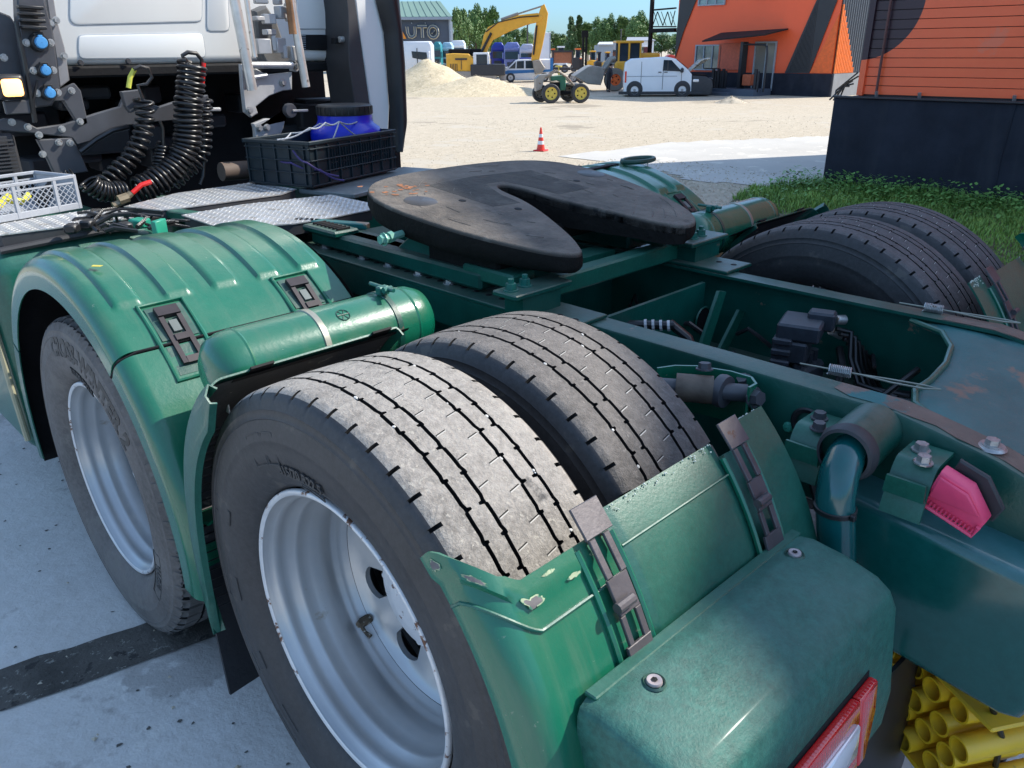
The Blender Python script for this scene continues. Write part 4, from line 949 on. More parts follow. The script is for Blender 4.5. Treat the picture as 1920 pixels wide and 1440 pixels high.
def dual(side, y, z, block, rot):
    s = side
    for which, cx in (('outer', 1.084), ('inner', .732)):
        w_ = empty('wheel', TK, (s*cx, y, z)); w_.rotation_euler = (rot+(0 if which == 'outer' else .31), 0, 0)
        o = inst(TYB if block else (TYR if s > 0 else (TY if which == 'outer' else TYI)), 'tyre', w_); 
        if not block: inst(SIP, 'tread_sipes', o)['kind'] = 'stuff'; inst(STN[which == 'inner'], 'trapped_stones', o)['kind'] = 'stuff'
        if which == 'outer':
            r_ = None if s < 0 else (0, 0, math.pi)
            rp = inst(RIM, 'rim', w_, (s*.127, 0, 0), r_)
            for me, nm in ((FLG, 'rim_flange'), (DISC, 'wheel_disc'), (HUB, 'hub'), (NUT, 'wheel_nuts')): inst(me, nm, rp)
        else: inst(DIN, 'rim', w_, (s*-.115, 0, 0), (0, 0, 0) if s > 0 else (0, 0, math.pi))
        if which == 'outer' and s < 0: globals()['OUTW_%s' % ('F' if block else 'R')] = o
dual(-1, AX2, ZR, False, R(-21-22.5+45*0)); dual(-1, AY2, ZF, True, 0); dual(1, AX2, ZR, False, .1); dual(1, AY2, ZF, True, 0)
# raised lettering on the side walls (wraps round the tyre)
def wrap_text(txt, size, rad, a_mid, par, m, bold=.0, depth=.0016):
    me = text_mesh(txt, size, depth, bold)
    for v in me.vertices:
        x, y, z = v.co; r = rad+y; a = a_mid-x/rad
        # sidewall bulge
        t = max(0, min(1, (r-.33)/.13)); bul = .1575-.0045*((r-.39)/.05)**2
        v.co = (-(min(.1577, bul)+z+.0003), r*math.cos(a), r*math.sin(a))
    me.materials.append(m); o = inst(me, 'lettering', par); return o
LET = mat('tyre_lettering', (.018, .018, .018), .5, 0, .1)
LETW = mat('tyre_lettering_worn', (.06, .058, .056), .6)
# a_mid: 0 = forward horizontal, 90deg = top (outboard left side seen mirrored: decreasing angle runs rearwards)
def wt(txt, size, rad, deg, par, m, bold=0, flip=False):
    me = text_mesh(txt, size, .0016, bold)
    for v in me.vertices:
        x, y, z = v.co; r = rad+y; a = R(deg)+x/rad
        bul = .1572-.0045*((r-.39)/.05)**2
        v.co = (-(bul+z), r*math.cos(a), r*math.sin(a))
    me.materials.append(m); return inst(me, 'lettering', par)
wt('CROSS-WINTER 2', .070, .412, 106, OUTW_F, LET, .0035)
wt('315/70 R22.5', .030, .352, 100, OUTW_F, LET, .001)
wt('315/70 R22.5', .026, .350, 128, OUTW_R, mat('tyre_lettering_faint', (.045, .043, .042), .6), .0008)
wt('W-D60', .034, .385, 203, OUTW_F, LETW, .001)
def arc_outline(par, a0, a1, r0, r1, m, t=.0016):
    b = MB()
    pts = [(r0, a0+(a1-a0)*i/16) for i in range(17)]+[(r1, a1+(a0-a1)*i/16) for i in range(17)]
    P = []
    for r, a in pts:
        bul = .1572-.0045*((r-.39)/.05)**2; P.append((-(bul+.0004), r*math.cos(R(a)), r*math.sin(R(a))))
    b.tube(P, t, 5, closed=True); b.build('moulded_outline', m, par)
arc_outline(OUTW_F, 189, 218, .365, .405, LETW)
for a0, a1, r0, r1 in ((103, 111, .36, .42), (112, 118, .36, .42), (128, 140, .33, .336), (60, 66, .37, .43), (30, 38, .37, .43), (5, 11, .37, .42), (-18, -8, .38, .43)): arc_outline(OUTW_R, a0, a1, r0, r1, mat('tyre_moulding_dull', (.05, .048, .047), .6) if a0 == 103 else bpy.data.materials['tyre_moulding_dull'], .0012)
MB().box((-.131, -.262, .115), (.004, .03, .012), rot=Matrix.Rotation(.9, 3, 'X')).build('balance_weight', G['white'], OUTW_F)
for k, (a, nm) in enumerate(((3.5, 'valve_stem'),)):
    y, z = .248*math.cos(R(a)), .248*math.sin(R(a)); w_ = OUTW_R.parent; tx_ = Vector((0, -math.sin(R(a)), math.cos(R(a))))
    b = MB().tube([(.052, y, z), (.030, y*.99, z*.99), (.018, y*.97, z*.97)], [.011, .011, .007], 8); P_ = Vector((.022, y*.97, z*.97)); b.tube([P_, P_-tx_*.022+Vector((.004, 0, 0)), P_-tx_*.036+Vector((.01, 0, 0))], [.005, .004, .006], 8)
    b.build('valve_stem', mat('rusty_valve', (.10, .075, .05), .8, 0, .5, 60, spots=[((.35, .34, .3), 90, .55)], bump=.5), w_)
# ---------------- frame rails
def rail(s):
    xo, xi = s*.35, s*.28; H_ = .25; t = .008
    ys = [2.95, 1.9, .5, -.2, -.60, -.70, -.78, -.86, -.95, -1.02]; zs = [1.03, 1.03, 1.03, 1.03, 1.03, 1.012, .995, .968, .935, .91]
    b = MB(); bm = b.bm; prev = None
    sec = lambda y, z: [(xi, y, z), (xo-s*.008, y, z), (xo-s*.002, y, z-.002), (xo, y, z-.008), (xo, y, z-H_+.008), (xo-s*.008, y, z-H_), (xi, y, z-H_), (xi, y, z-H_+t), (xo-s*t, y, z-H_+t), (xo-s*t, y, z-t), (xi, y, z-t)]
    for y, z in zip(ys, zs):
        r_ = [bm.verts.new(q) for q in sec(y, z)]
        if prev:
            for k in range(len(r_)): bm.faces.new((prev[k], prev[(k+1) % len(r_)], r_[(k+1) % len(r_)], r_[k]))
        else: bm.faces.new(r_)
        prev = r_
    bm.faces.new(prev[::-1])
    o = b.build('frame_rail', G['chassis'], TK, 30)
    b = MB(); bb = MB()
    for y in (-.30, -.40, .62, .95, 1.3): b.lathe([(.001, s*.008), (.009, s*.006), (.012, 0)], ax='X', n=10, o=(xo, y, .93-.02*(y > 0)))
    b.build('rivet', mat('rivet_green', (.04, .28, .2), .3, 0, .1), o); bb.bm.free()
    return o
RL, RR_ = rail(-1), rail(1)
# rear cover plate between the rails with a curved front edge, worn brown patches
cv = [(.285, -.40), (.24, -.49), (.15, -.54), (.04, -.565), (-.08, -.575), (-.17, -.575), (-.24, -.60), (-.279, -.66)]
b = MB(); bm = b.bm
def zc(x, y): return 1.018-.028*math.exp(-(x/.16)**2)*min(1, max(0, (-.5-y)/.3))-(0 if y > -.62 else (-.62-y)*.16)
rows = []
for x, y in cv:
    rows.append([bm.verts.new((x, y+(-1.02-y)*k/8, zc(x, y+(-1.02-y)*k/8)-(.016 if k == 0 else 0)+(0 if k else .006))) for k in range(9)])
for i in range(len(rows)-1):
    for k in range(8): bm.faces.new((rows[i][k], rows[i+1][k], rows[i+1][k+1], rows[i][k+1]))
thicken(bm, bm.faces, .006)
RP = b.build('rear_cross_plate', G['chassisrust'], TK, 50)
b = MB().tube([(x, y, zc(x, y)-.006) for x, y in cv], .007, 8); b.build('rolled_edge', G['paint2'], RP)
b = MB()
for (x, y) in ((-.315, -.76), (-.32, -.92), (.315, -.8)): b.lathe([(.001, .006), (.022, .005), (.026, 0)], ax='Z', n=20, o=(x, y, 1.0-(.0 if y > -.8 else .045))).hexbolt((x, y, 1.0-(.0 if y > -.8 else .045)+.004), (0, 0, 1), .012, .010)
b.build('cover_bolt', G['bolt'], RP)
WB = mat('worn_brown_primer', (.16, .115, .09), .6, 0, .3, 9, spots=[((.02, .14, .14), 7, .58), ((.30, .25, .2), 30, .66)], bump=.25, bscale=70)
for s_ in (-1, 1):
    b = MB()
    for k in range(14):
        ya, yb = -.47-.04*k, -.47-.04*(k+1); zt = lambda y: (1.03 if y > -.60 else 1.03-(-.60-y)*.18 if y > -.70 else 1.012-(-.70-y)*.21 if y > -.78 else .995-(-.78-y)*.34)+.0015
        j0, j1 = .012*noise.noise(Vector((k*.9, s_, 0))), .012*noise.noise(Vector((k*.9+.9, s_, 0)))
        q = [(s_*.283, ya, zt(ya)), (s_*(.340+j0-.02*(k == 0)), ya, zt(ya)), (s_*(.340+j1), yb, zt(yb)), (s_*.283, yb, zt(yb))]
        b.bm.faces.new([b.bm.verts.new(v) for v in q])
    b.build('wear_strip', WB, RL if s_ < 0 else RR_)
# ---------------- things between the rails
def gusset(x, y, flip=1):
    b = MB(); o_ = [(x, y-.07, 1.00), (x, y-.04, .78), (x, y+.10, .78), (x, y+.13, 1.00), (x, y+.06, 1.0), (x, y+.035, .95), (x, y+.0, .95), (x, y-.02, 1.0)]
    b.poly(o_, (-.012*flip, 0, 0)); return b
XM = empty('cross_member', TK)
b = MB().poly([(-.27, .20, 1.00), (.27, .20, 1.00), (.27, .20, .76), (.12, .20, .76), (.04, .20, .84), (-.08, .20, .84), (-.16, .20, .76), (-.27, .20, .76)], (0, .012, 0)).build('web', G['chassis'], XM)
MB().lathe([(.001, 0), (.034, 0), (.036, -.003), (.001, -.004)], ax='Y', n=24, o=(.262, .195, .885)).build('round_opening', G['blackdull'], XM)
MB().lathe([(.036, -.002), (.039, -.006), (.042, -.002)], ax='Y', n=28, o=(.262, .195, .885)).build('opening_rim', G['paint2'], XM)
MB().poly([(.184, .1, 1.01), (.225, .1, 1.0), (.157, .1, .846), (.11, .1, .86)], (0, .010, 0)).build('gusset', G['paint2'], XM)
MB().poly([(.295, .09, .93), (.33, .09, .915), (.238, .09, .80), (.195, .09, .82)], (0, .010, 0)).build('gusset', G['paint2'], XM)
b = MB().cyl((-.27, -.62, .84), (.27, -.62, .84), .045, 16).box((0, .62, .86), (.54, .12, .2)).box((0, 1.55, .9), (.54, .14, .2)); b.build('rear_cross_tube', G['chassis'], TK)
# axles, springs and other dark running gear underneath
for (y, z) in ((AX2, ZR), (AY2, ZF)):
    b = MB().cyl((-.95, y, z), (.95, y, z), .075, 14); bmesh.ops.create_uvsphere(b.bm, u_segments=20, v_segments=12, radius=.24, matrix=Matrix.Translation((0, y, z)))
    b.build('axle', G['blackdull'], TK)
    for s in (-1, 1):
        for dy in (-.24, .26): MB().lathe([(.07, -.14), (.115, -.12), (.125, -.05), (.11, 0), (.125, .05), (.115, .12), (.07, .14)], ax='Z', n=20, o=(s*.46, y+dy, z+.02 if z > .6 else z+.18)).build('air_spring', G['black'], TK)
b = MB().cyl((0, AX2, ZR), (.02, 2.9, .72), .05, 12); b.build('propeller_shaft', G['blackdull'], TK)
# valve block and hoses between the rails
VB = empty('valve_block', TK); c0 = Vector((.16, -.17, .95))
b = MB()
b.box(c0+Vector((0, 0, .02)), (.13, .11, .045), rot=.3, bev=.006).box(c0+Vector((.05, -.03, .035)), (.05, .07, .05), rot=.3, bev=.006).box(c0+Vector((-.02, .01, -.035)), (.10, .09, .06), rot=.3, bev=.006)
for k in range(3): b.box(c0+Vector((-.055, .02, -.005-.03*k)), (.06, .05, .018), rot=.3, bev=.004)
for k in range(4): b.cyl(c0+Vector((.03*k-.04, -.02, -.1)), c0+Vector((.03*k-.04, -.02, -.05)), .014, 8)
b.box(c0+Vector((0, .0, -.12)), (.15, .1, .08), bev=.01); b.build('valve_body', mat('dark_valve_casting', (.03, .035, .045), .4, .2, .3, 30, dust=((.15, .15, .15), .4)), VB)
b = MB().cyl(c0+Vector((.09, -.05, .03)), c0+Vector((.115, -.065, .028)), .014, 10).cyl(c0+Vector((.085, -.045, -.0)), c0+Vector((.12, -.06, -.02)), .012, 10); b.build('union_nut', G['bolt'], VB)
b = MB(); hr = random.Random(9)
for k in range(6):
    q = c0+Vector((.08+.01*k, -.06-.008*k, .01-.015*k)); b.tube([q, q+Vector((.03, -.03, -.01)), q+Vector((.0+.01*k, -.05, -.07)), q+Vector((-.02+.02*k, -.09, -.13)), q+Vector((.06*k-.04, -.2, -.13))], .007, 8)
b.tube([(.26, -.24, .90), (.20, -.28, .87), (.05, -.33, .85), (-.06, -.42, .85), (-.2, -.5, .84)], .011, 8)
b.tube([(.10, -.22, .84), (.2, -.3, .82), (.1, -.42, .8), (.22, -.5, .82)], .008, 8)
b.tube([(.25, -.45, .9), (.1, -.40, .83), (.0, -.28, .8), (-.1, -.2, .8)], .009, 8)
b.build('air_hose', G['hose'], VB)
b = MB().tube([(-.26, .42, .92), (-.12, .22, .955), (-.04, .10, .96)], .013, 10).tube([(-.03, .12, .96), (-.025, .06, .93), (-.02, .02, .85)], .013, 10); b.build('air_hose', G['hose'], VB)
b = MB()
for k in range(4): b.cyl((-.085+.012*k, .166-.017*k, .958), (-.081+.012*k, .160-.017*k, .959), .016, 10)
b.build('hose_clip', mat('pale_hose_clip', (.5, .5, .5), .5), VB)
b = MB()
for k in range(40):
    x, y, z = hr.uniform(-.22, .2), hr.uniform(.28, 1.1), hr.uniform(.76, .9); b.tube([(x, y, z), (x+hr.uniform(-.06, .06), y+hr.uniform(-.12, .12), z+.02), (x+hr.uniform(-.1, .1), y+hr.uniform(-.15, .15), z-.02)], .007, 6)
b.build('cable_bundle', G['hose'], TK)
hr = random.Random(77)
for k in range(22):
    x, y, z = hr.uniform(-.16, .25), hr.uniform(-.42, .22), hr.uniform(.76, .88); w0 = Vector((hr.uniform(-.1, .1), hr.uniform(-.12, .12), hr.uniform(-.01, .03)))
    MB().tube([Vector((x, y, z)), Vector((x, y, z))+w0*.5+Vector((0, 0, .02)), Vector((x, y, z))+w0, Vector((x, y, z))+w0*1.4+Vector((.01, -.01, -.03))], hr.uniform(.004, .008), 7).build('air_hose', G['hose'], TK)
for k in range(9):
    x, y, z = hr.uniform(-.18, .22), hr.uniform(-.38, .15), hr.uniform(.74, .84)
    MB().box((x, y, z), (hr.uniform(.03, .07), hr.uniform(.03, .07), hr.uniform(.03, .05)), rot=hr.uniform(0, 1.5), bev=.005).cyl((x, y, z), (x+hr.uniform(-.04, .04), y-.04, z+.03), .009, 8).build('pipe_fitting', mat('pipe_fitting_cast', (.05, .05, .055), .5, .3, .3, 20) if k == 0 else bpy.data.materials['pipe_fitting_cast'], TK)
b = MB()
for c_, d in (((.22, -.52, .84), (.10, .08, .05)), ((.16, -.46, .82), (.05, .05, .05)), ((.0, -.05, .82), (.05, .05, .08)), ((-.1, .85, .83), (.12, .1, .08)), ((.1, .95, .82), (.1, .14, .07)), ((-.05, -.42, .76), (.12, .2, .08))): b.box(c_, d, rot=.4, bev=.01)
b.build('pipe_bracket', mat('dark_bracket_cast', (.06, .065, .075), .5, .2, .2, 20, dust=((.2, .2, .2), .3)), TK)
b = MB().box((-.08, .02, .91), (.035, .05, .035), bev=.005).cyl((-.1, 0, .91), (-.098, -.014, .91), .008, 8); b.build('switch_box', G['black'], TK)
# tension springs with wire hooks by the rear plate
def spring(a, c_, turns=12, r=.011):
    a, c_ = Vector(a), Vector(c_); d = (c_-a); u = d.normalized(); n1 = u.orthogonal().normalized(); n2 = u.cross(n1); L0 = d.length
    P = [a+u*L0*i/(turns*8)+(n1*math.cos(i*math.pi/4)+n2*math.sin(i*math.pi/4))*r for i in range(turns*8+1)]
    sp = empty('tension_spring', TK)
    MB().tube(P, .0018, 4).build('coil', G['bolt'], sp)
    e = c_+u*.02; w_ = Vector((u.y, -u.x, 0))*.012
    MB().tube([c_, e, e+u*.06+w_, e+u*.12+w_, e+u*.15, e+u*.12-w_*.6, e+u*.05-w_*.4, e], .0022, 5).tube([a, a-u*.06], .002, 5).build('wire_hook', G['strap'], sp)
spring((.33, -.41, 1.04), (.335, -.455, 1.04)); spring((-.215, -.41, 1.025), (-.205, -.455, 1.025))
# ---------------- fifth wheel base
for s in (-1, 1):
    an = empty('mounting_angle', TK); x0, x1 = (.43, .285)
    b = MB().poly([(s*x0, .14, 1.031), (s*x1, .14, 1.031), (s*x1, 2.0, 1.031), (s*x0, 2.0, 1.031)], (0, 0, .010), bev=.002).poly([(s*x0, .18, 1.031), (s*(x0-.012), .18, 1.031), (s*(x0-.012), 2.0, 1.031), (s*x0, 2.0, 1.031)], (0, 0, -.09))
    b.build('angle_plate', G['chassis'], an)
    b = MB(); y = .17; k = 0
    while y < 1.75:
        if not (.26 < y < .40): b.lathe([(.001, .0008), (.0085, .0008), (.0098, 0)], ax='Z', n=12, o=(s*.375, y, 1.0412))
        y += .052
    b.build('hole_row', G['blackdull'], an)
    for y in (1.28, 1.06, .92, .77, .63): MB().hexbolt((s*.372, y+.02, 1.041), (0, 0, 1), .0135, .011).build('hex_bolt', G['bolt'], an)
    pl_ = empty('clamp_plate', TK); rt = Matrix.Rotation(0, 3, 'Z')
    MB().box((s*.385, .305, 1.099), (.21, .085, .014), bev=.003).build('plate', G['chassis'], pl_)
    MB().box((s*.385, .305, 1.066), (.14, .065, .05)).build('spacer_block', G['chassis'], pl_)
    for dx in (-.055, .0): MB().hexbolt((s*.385+dx-(.02 if s < 0 else -.02), .315+dx*.1, 1.106), (0, 0, 1), .014, .016, stud=.014).build('stud_nut', G['boltg'], pl_)
MB().box((0, .365, 1.066), (.70, .055, .055), bev=.006).build('square_cross_bar', G['paint2'], TK)
for s in (-1, 1):
    sb = empty('coupling_bearing', TK)
    MB().box((s*.33, .93, 1.075), (.12, .86, .05), bev=.008).build('bearing_beam', G['chassis'], sb)
    MB().poly([(s*.30, .50, 1.10), (s*.30, .62, 1.10), (s*.30, .68, 1.17), (s*.30, .82, 1.17), (s*.30, .92, 1.10), (s*.30, 1.3, 1.10), (s*.30, 1.3, 1.085), (s*.30, .5, 1.085)], (s*.05, 0, 0), bev=.004).build('pedestal', G['chassis'], sb)
    MB().box((s*.36, 1.28, 1.105), (.10, .20, .022), bev=.006).build('toothed_block', G['chassis'], sb)
    b = MB()
    for k in range(7): b.box((s*.36, 1.20+.024*k, 1.119), (.05, .010, .008), bev=.001)
    b.build('teeth', G['blackdull'], sb)
    MB().box((s*.34, .48, 1.095), (.09, .20, .04), bev=.006).build('stop_block', G['paint2'], sb)
MB().box((0, .75, 1.10), (.60, .14, .03), bev=.006).box((0, .5, 1.07), (.3, .08, .02)).build('coupling_cross_tie', G['paint2'], TK)
# ---------------- fifth wheel plate
FW = empty('fifth_wheel', TK)
OUT = [(-.30, .235), (-.35, .285), (-.395, .40), (-.43, .52), (-.45, .64), (-.462, .78), (-.445, .91), (-.40, .99), (-.33, 1.045), (-.22, 1.08), (-.05, 1.093), (.12, 1.093), (.28, 1.075), (.38, 1.04), (.45, .98), (.485, .88), (.48, .74), (.455, .60), (.415, .46), (.365, .35), (.30, .27), (.23, .23), (.17, .24), (.135, .31), (.11, .42), (.08, .53), (.055, .64), (.05, .77), (.035, .815), (.01, .83), (-.015, .82), (-.035, .775), (-.05, .66), (-.095, .54), (-.15, .425), (-.20, .33), (-.25, .26), (-.27, .24)]
def smooth_poly(P, it=2):
    for _ in range(it):
        Q = []
        for i in range(len(P)):
            a, c_ = Vector(P[i]), Vector(P[(i+1) % len(P)]); Q += [a*.75+c_*.25, a*.25+c_*.75]
        P = Q
    return P
SP_ = smooth_poly(OUT)
def slab(P, zt, zb, bev):
    b = MB(); b.poly([(x, y, zb) for x, y in P], (0, 0, zt-zb), bev=bev, seg=3)
    for k in range(16):
        y = .26+.05*k; bmesh.ops.bisect_plane(b.bm, geom=list(b.bm.verts)+list(b.bm.edges)+list(b.bm.faces), plane_co=(0, y, 0), plane_no=(0, 1, 0))
    for v in b.bm.verts:
        y = v.co.y; v.co.z += 1.184+.128*(y-.25)
    bmesh.ops.triangulate(b.bm, faces=[f for f in b.bm.faces if len(f.verts) > 4]); return b
slab(SP_, 0, -.036, .007).build('plate', G['grease'], FW, 50)
b = MB(); n = len(SP_); bm = b.bm; prev = None; fr = random.Random(4); rings = []
for i, (x, y) in enumerate(SP_):
    c_ = Vector((.01, .66)); p = Vector((x, y)); zt = 1.184+.128*(y-.25); kk = .48+.52*min(1, max(0, (y-.24)/.38))
    a_, c2 = SP_[i-1], SP_[(i+1) % n]; tt = (Vector(c2)-Vector(a_)).normalized(); nn = Vector((tt.y, -tt.x)); nn = -nn if (p+nn*.01-c_).length < (p-c_).length and abs(x) > .2 else nn
    rg = []
    for k, (dz, off) in enumerate(((-.010, .0012), (-.026, .003), (-.050, .0), (-.064, -.004), (-.076, -.012), (-.084, -.03))):
        w_ = noise.noise(Vector((x*14, y*14, k*1.7)))*.006*(k > 1); q = p+nn*(off+w_ if abs(x) > .2 or y > .9 else -abs(off)*0)
        rg.append(bm.verts.new((q.x, q.y, zt+(dz if k < 2 else -.032+(dz+.032)*kk)+w_*.6)))
    rings.append(rg)
for i in range(n):
    for k in range(5): bm.faces.new((rings[i][k], rings[(i+1) % n][k], rings[(i+1) % n][k+1], rings[i][k+1]))
b.build('plate_skirt', G['greaseside'], FW, 60)
def onplate(b): 
    for v in b.bm.verts: v.co.z += 1.184+.128*(v.co.y-.25)
    return b
RC = [(-.21, .93), (.0, .95), (.25, .925), (.255, .66), (.10, .655), (.085, .75), (.05, .86), (-.03, .86), (-.075, .74), (-.085, .645), (-.19, .655)]
onplate(MB().poly([(x, y, -.0006) for x, y in RC], (0, 0, .0011))).build('lube_recess', mat('dark_greased_steel', (.022, .019, .016), .8, 0, .4, 7, spots=[((.07, .06, .05), 7, .57)], dust=((.16, .14, .11), .5), bump=.7, bscale=30), FW)
b = MB()
for x, y in ((-.23, .745), (-.14, .60), (.29, .745)): b.lathe([(.001, .0012), (.011, .0012), (.012, 0)], ax='Z', n=14, o=(x, y, 0))
onplate(b).build('screw_hole', G['blackdull'], FW)
b = MB()
for x, y in ((-.345, .80), (.42, .79)): b.lathe([(.001, .0016), (.048, .0016), (.050, 0)], ax='Z', n=28, o=(x, y, 0))
onplate(b).build('pin_cover_disc', mat('disc_steel', (.07, .062, .055), .45, .4, .3, 6), FW)
b = MB().cyl((-.46, .745, 1.185), (-.53, .735, 1.182), .011, 8).cyl((-.50, .74, 1.184), (-.515, .738, 1.183), .016, 8).hexbolt((-.53, .735, 1.182), (-1, 0, 0), .013, .012); b.build('retaining_bolt', mat('pale_green_bolt', (.16, .36, .28), .4, .2, .2, 40), FW)
b = MB().box((.0, .7, 1.13), (.5, .2, .05), bev=.01).box((.35, .62, 1.12), (.08, .3, .10), bev=.01).box((-.33, .60, 1.12), (.08, .3, .08), bev=.01); b.build('coupling_mechanism', G['greaseside'], FW)
rh = empty('release_handle', TK)
MB().box((.86, 1.18, 1.185), (.46, .035, .010), rot=.10, bev=.002).cyl((.8, 1.17, 1.18), (.8, 1.17, 1.21), .01, 8).build('handle_bar', G['blackdull'], rh)
H0 = Vector((1.16, 1.17, 1.195)); MB().tube([H0+Vector((.10*math.cos(a)+.05, .05*math.sin(a), .0)) for a in [k*math.pi/8 for k in range(16)]], .011, 8, closed=True).build('pull_loop', mat('dark_green_handle', (.01, .06, .04), .5), rh)
MB().tube([(1.24, 1.14, 1.19), (1.245, 1.13, 1.12), (1.22, 1.1, 1.02), (1.225, 1.08, .98)], .003, 5).build('hang_wire', G['alu'], rh)
b = MB()   # rust bloom and scoring on the sunlit shoulder of the plate
qr = random.Random(17)
for k in range(26):
    cx_, cy_ = qr.gauss(-.30, .045), qr.gauss(.93, .03); s_ = qr.uniform(.004, .013)
    vs = [b.bm.verts.new((cx_+s_*math.cos(i*.785)*qr.uniform(.5, 1.4), cy_+s_*.7*math.sin(i*.785)*qr.uniform(.5, 1.4), .0012)) for i in range(8)]; b.bm.faces.new(vs)
onplate(b).build('rust_bloom', mat('orange_rust', (.30, .12, .05), .85, 0, .3, 30), FW, kind='stuff')
b = MB()
for k in range(46):
    a0_ = qr.uniform(0, 6.28); r0_ = qr.uniform(.20, .42); c0_ = Vector((.01, .66)); L_a = qr.uniform(.05, .3)
    pts = [(c0_.x+r0_*math.cos(a0_+L_a*i/6), c0_.y+r0_*1.05*math.sin(a0_+L_a*i/6), .0007) for i in range(7)]
    if all(in_poly(x, y, [tuple(v) for v in SP_]) and in_poly(x*1.05, y*1.02-.013, [tuple(v) for v in SP_]) for x, y, z in pts): b.tube(pts, qr.uniform(.0005, .0012), 4)
onplate(b).build('scoring', mat('scored_steel', (.12, .105, .09), .5, .4, .3, 30), FW, kind='stuff')
# ---------------- mudguards
def mp(yc, zc_, r, a, x): return (x, yc+r*math.cos(R(a)), zc_+r*math.sin(R(a)))
def guard(s, yc, zc_, r, xin, xout, a0, a1, m, ribs=None, name='mudguard', lipr=None, na=60, par=None, flr=.06, taper=None, thick=.004):
    """sheet round the wheel; across: inner edge -> outer edge, rounded corner, side flange"""
    nx = 120
    def f(u, v):
        a = a0+(a1-a0)*v; wtot = (xout-xin); fl = flr; rc = .045
        fl_ = fl if taper is None else fl*taper(v)
        L = wtot-rc+rc*1.57+max(.002, fl_-rc); d = u*L
        if d < wtot-rc: x = xin+d; rr = r
        elif d < wtot-rc+rc*1.57: t = (d-(wtot-rc))/rc; x = xin+wtot-rc+rc*math.sin(t); rr = r-rc+rc*math.cos(t)
        else: x = xout; rr = r-rc-(d-(wtot-rc+rc*1.57))
        if u < .012: rr -= .02*(1-u/.012)
        if ribs and d < wtot-rc:
            for (xc, hw_) in ribs[0]:
                dd = abs(x-xc)
                if dd < hw_ and ribs[1] < a < ribs[2]:
                    e = min(1, (hw_-dd)/.007)*min(1, (ribs[2]-a)/1.6)*min(1, (a-ribs[1])/1.6); rr += .0105*e
        if name == 'mudguard' and ribs: rr += 0
        return (s*x, yc+rr*math.cos(R(a)), zc_+rr*math.sin(R(a)))
    b = MB().grid(f, nx, na, thick); return b.build(name, m, par or TK, 38)
G['latchd'] = mat('dark_latch_steel', (.035, .028, .03), .5, .2, .3, 18)
ribs = ([(1.17-.125*i, .036) for i in range(5)], 55, 118)
FY, FZ, FR = 1.22, .50, .67
for s in (-1, 1):
    guard(s, FY, FZ, FR, .60, 1.262, 30, 129, G['paint'], ribs, na=150, flr=.085)
    guard(s, FY, FZ, FR+.002, .62, 1.262, 130, 184, G['paint'], None, na=50, flr=.085)
    if s < 0: guard(s, FY, FZ, FR, .66, 1.262, -12, 29, G['paint2'], None, na=40, flr=.085)
    # seam lip
    b = MB()
    b.tube([mp(FY, FZ, FR+.003, 129.5, s*x) for x in (.62, .8, 1.0, 1.21)]+[mp(FY, FZ, FR-.02, 129.5, s*1.25), mp(FY, FZ, FR-.08, 129.5, s*1.262)], .0035, 6); b.build('guard_seam', G['blackdull'], TK)
    # latches in recessed pockets across the seam
    for xc in (1.10, .74):
        lt = empty('guard_latch', TK)
        fr_ = lambda x, a, dr=.0: Vector(mp(FY, FZ, FR+dr, a, s*x))
        MB().tube([fr_(xc-.055, 118.5, .003), fr_(xc+.055, 118.5, .003), fr_(xc+.055, 129, .003), fr_(xc+.055, 138, .003), fr_(xc-.055, 138, .003), fr_(xc-.055, 129, .003)], .006, 8, closed=True).build('pocket_frame', G['paint'], lt)
        b = MB()
        def strip(x0, x1, a0, a1, d0, d1, b):
            P = [fr_(x0, a0, d0), fr_(x1, a0, d0), fr_(x1, a1, d0), fr_(x0, a1, d0)]; nrm = (fr_(xc, (a0+a1)/2, 1)-fr_(xc, (a0+a1)/2, 0)).normalized()
            b.poly(P, nrm*d1)
        strip(xc-.045, xc+.045, 119.5, 128.6, .001, .002, b); strip(xc-.045, xc+.045, 130.3, 137, .001, .002, b); b.build('pocket_floor', G['chassis'], lt)
        b = MB(); 
        strip(xc-.028, xc+.028, 120.5, 123, .004, .012, b); strip(xc-.028, xc-.016, 123.1, 135, .004, .009, b); strip(xc+.016, xc+.028, 123.1, 135, .004, .009, b)
        strip(xc-.0159, xc+.0159, 128, 129.5, .004, .009, b); strip(xc-.0159, xc+.0159, 133.5, 135, .004, .009, b); b.build('latch_bar', G['latchd'], lt)
        b = MB(); strip(xc-.010, xc+.010, 124.2, 127.2, .004, .006, b); b.build('latch_tongue', mat('latch_tongue_grey', (.14, .16, .15), .5), lt)
MB().grid(lambda u, v: mp(FY, FZ, FR-.016, -14+198*v, -(.62+.628*u)), 6, 60).build('arch_liner', G['blackdull'], TK)
MB().grid(lambda u, v: mp(FY, FZ, .30+.35*u, -14+198*v, -.585), 4, 60).build('inner_splash_plate', G['blackdull'], TK)
b = MB().poly([(-1.19, 1.06, 1.171), (-1.175, 1.045, 1.1705), (-1.165, 1.05, 1.171), (-1.182, 1.07, 1.1715)], (0, 0, .001)); b.build('sticker_scrap', mat('yellow_sticker', (.6, .5, .08), .5), TK)
# lit tongue and flap at the foot of the lower guard
MB().box((-1.20, .52, .70), (.09, .05, .008), rot=.3).build('stay_tab', G['paint'], TK)
# rubber mudflap behind the drive wheel
b = MB().grid(lambda u, v: (-1.25+.58*u, .545+.012*math.sin(u*5)-.03*v, .55-.35*v), 14, 12, .008); b.build('mudflap', mat('flap_rubber', (.017, .018, .022), .6, 0, .2, 9, spots=[((.06, .06, .06), 30, .68)], bump=.2), TK)
